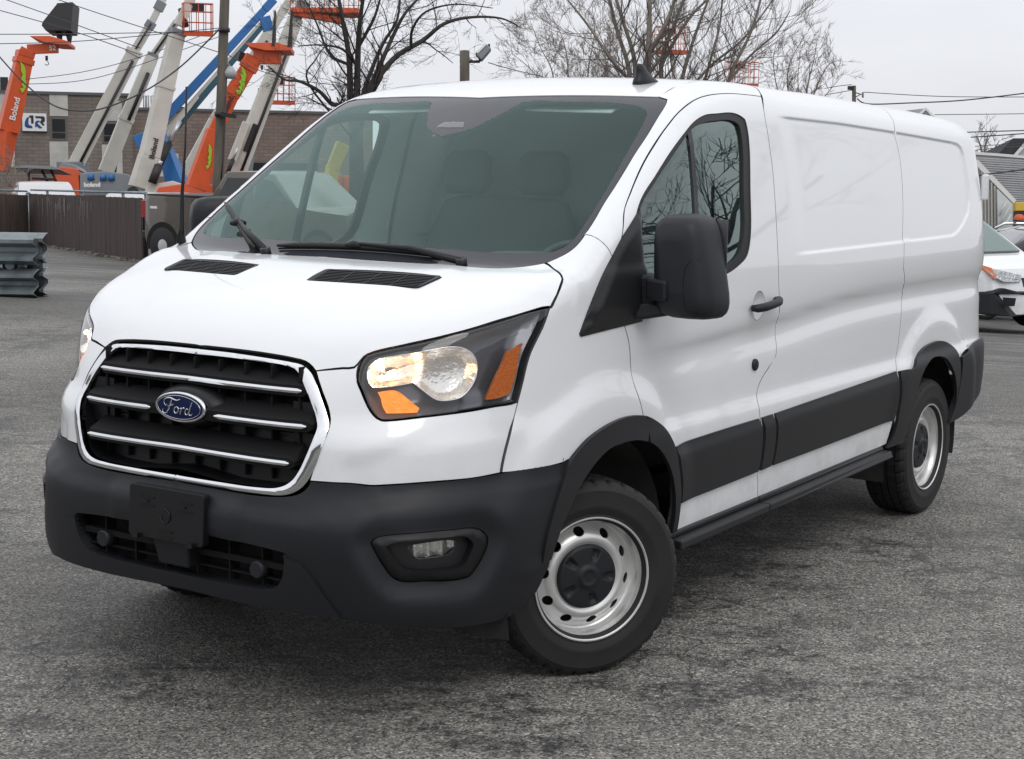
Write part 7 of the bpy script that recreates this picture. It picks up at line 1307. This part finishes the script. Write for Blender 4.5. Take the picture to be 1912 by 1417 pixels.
for q in [((44.564, 11.591, -0.456), (44.83, 11.353, 0.188)), ((44.598, 11.619, -0.136), (44.838, 11.401, 0.428)), ((44.629, 11.645, 0.151), (44.799, 11.494, 0.57))]: mb.tube([CV(q[0]), CV(q[1])], .03, 5)
add_to(r_, iv, mb, 'sheet_fold', tarp)
mb = MB(); mb.prism([CV(p) for p in [(42.4, 10.491, 0.364), (42.427, 10.514, 0.622), (43.23, 9.318, 0.642), (43.203, 9.295, 0.384)]], DEPTH*.3); y_ = mb.build('yellow_machine', yellow_m, bevel=.03); tag(y_, 'yellow machine body at the right edge above the parked vehicles', 'machine')
mb = MB(); mb.prism([CV(p) for p in [(42.275, 10.321, -1.43), (42.465, 10.479, 0.347), (43.235, 9.333, 0.367), (43.045, 9.176, -1.411)]], DEPTH*.25); yc_ = mb.build('chassis', blk, y_)
mb = MB(); q = CV((41.429, 10.079, 0.173)); mb.lathe([(.0,-.14),(.10,-.12),(.17,0),(.10,.12),(0,.14)], 16, 'z'); me = mb.mesh('buoy'); me.transform(Matrix.Translation(q)); o = link('orange_barrel', me, orange); tag(o, 'round orange object under the yellow machine', 'barrel')
# white compact van facing us at the right edge
vprof = [(0,.28),(-.02,.55),(.02,.80),(.10,.98),(.55,1.10),(.95,1.16),(1.75,1.70),(2.1,1.82),(4.3,1.84),(4.42,1.5),(4.45,.35)]
cv0 = CV((19.928, 3.869, -0.816)); fr2 = CV((-math.cos(R(14)), -math.sin(R(14)), 0)); rz = R(67); lat = CV((-math.sin(rz), math.cos(rz), 0))
org = cv0-lat*.92
cvan = car('white compact van with black bumper facing the camera at the right edge', 'van', 'compact_van', (org.x, org.y, org.z), rz, vprof, 1.84, paint, blk, [[(1.35,1.20),(1.9,1.62),(2.5,1.66),(2.5,1.20)]], [(.80,.33),(3.5,.33)], tuck=.22, belt=1.0)
cvan.rotation_euler = (0, R(2.0), rz)
mb = MB(); 
def front_panel(name, P_, m, th=.02, bev=0): mb = MB(); mb.prism([CV(p) for p in P_], (-th, 0, 0)); return mb.build(name, m, cvan, bev)
wsv = [(.97,-.74,1.19),(.97,.74,1.19),(1.70,.60,1.705),(1.70,-.60,1.705)]; mb = MB(); mb.prism([CV(p) for p in wsv], (-.02,0,.03)); mb.build('windshield', glass('van_windshield', (.3,.36,.35), 2.2), cvan)
mb = MB(); mb.prism([CV(p)-CV((.0,0,.004)) for p in wsv], (-.005,0,.01)); mb.build('windshield_dark', glass_d, cvan)
lowb = [(.09,-.925,.28),(-.06,-.62,.26),(-.06,.62,.26),(.09,.925,.28),(.10,.925,.64),(.0,.74,.70),(-.06,.5,.64),(-.06,-.5,.64),(.0,-.74,.70),(.10,-.925,.64)]; mb = MB(); mb.prism([CV(p) for p in lowb], (.45,0,0)); mb.build('bumper', blackpl, cvan, .03)
for sg in (1, -1):
    hq = [(.16,.90*sg,.90),(.34,.935*sg,1.04),(.12,.66*sg,.95),(.03,.36*sg,.88),(.0,.42*sg,.78),(.05,.74*sg,.79)]; mb = MB(); mb.prism([CV(p)+CV((-.035,0,0)) for p in hq], (.06,0,0)); h_ = mb.build('headlight', M('van_lamp', (.40,.41,.42), .15, .7, bump=(14,.8,.05)), cvan)
    mk = [(.17,.915*sg,.88),(.37,.955*sg,1.06),(.20,.85*sg,1.0),(.10,.84*sg,.83)]; mb = MB(); mb.prism([CV(p)+CV((-.045,0,0)) for p in mk], (.03,0,0)); mb.build('side_marker', amber_m, h_)
    fq = [(-.02,.80*sg,.56),(-.062,.55*sg,.54),(-.062,.58*sg,.42),(-.03,.76*sg,.42)]; mb = MB(); mb.prism([CV(p) for p in fq], (-.01,0,0)); mb.build('fog_recess', deep, cvan)
mb = MB(); mb.prism([CV(p) for p in [(-.03,-.34,.70),(-.03,.34,.70),(-.01,.36,.84),(-.01,-.36,.84)]], (.03,0,0)); mb.build('grille', blk, cvan)
mb = MB(); mb.tube([(.80,.70,1.165),(.93,.1,1.195)], .012, 6); mb.build('wiper', blk, cvan)
# dark estate behind it with silver roof rails
sprof = [(0,.35),(0,.8),(.1,.98),(1.0,1.10),(1.7,1.58),(2.2,1.68),(4.0,1.66),(4.5,1.25),(4.6,.8),(4.55,.35)]
sv0 = CV((25.094, 6.941, -1.127)); sv = car('dark estate car with silver roof rails behind the white compact van', 'car', 'parked_car', (sv0.x, sv0.y, float(terr(sv0.x, sv0.y))), math.atan2(dirx.y, dirx.x)+.12, sprof, 1.86, M('dark_car_paint', (.012,.013,.016), .3, coat=1), blk, [[(1.35,1.12),(1.85,1.54),(2.9,1.56),(2.9,1.12)],[(2.98,1.12),(2.98,1.56),(3.8,1.52),(4.1,1.14)]], [(.9,.35),(3.7,.35)], tuck=.25, belt=1.05)
for sg in (1, -1): mb = MB(); mb.tube([(1.7,.70*sg,1.62),(1.9,.70*sg,1.72),(3.9,.70*sg,1.72),(4.1,.70*sg,1.62)], .025, 8); mb.build('roof_rail', chrome, sv)
for x in (2.1, 3.3): mb = MB(); mb.beam((x,-.72,1.78), (x,.72,1.78), .06, .03); mb.build('cross_bar', blk, sv)
# ------------------------------------------------------------------ unseen blocks added round the lot to be reflected in paint and glass
for (x, y, w, d_, h_, a_, lb) in ((20,-52,60,12,7,0,'long grey warehouse added unseen across the lot on the driver side for reflections'), (-46,0,14,50,7,0,'unseen low grey block added behind the photographer for reflections'), (-20,46,30,10,6,0,'unseen low brick block added far off on the passenger side for reflections')):
    root = empty('backdrop', (x, y, -3)); tag(root, lb, 'building'); mb = MB(); mb.box((-w/2,-d_/2,0), (w/2,d_/2,h_+3)); mb.build('wall', M('backdrop_grey', (.19,.185,.18), .9, var=(.4, .15)), root); mb = MB(); mb.box((-w/2-.2,-d_/2-.2,h_+3), (w/2+.2,d_/2+.2,h_+3.3)); mb.build('parapet', cap_m, root)  # wall and parapet here belong to the added unseen blocks
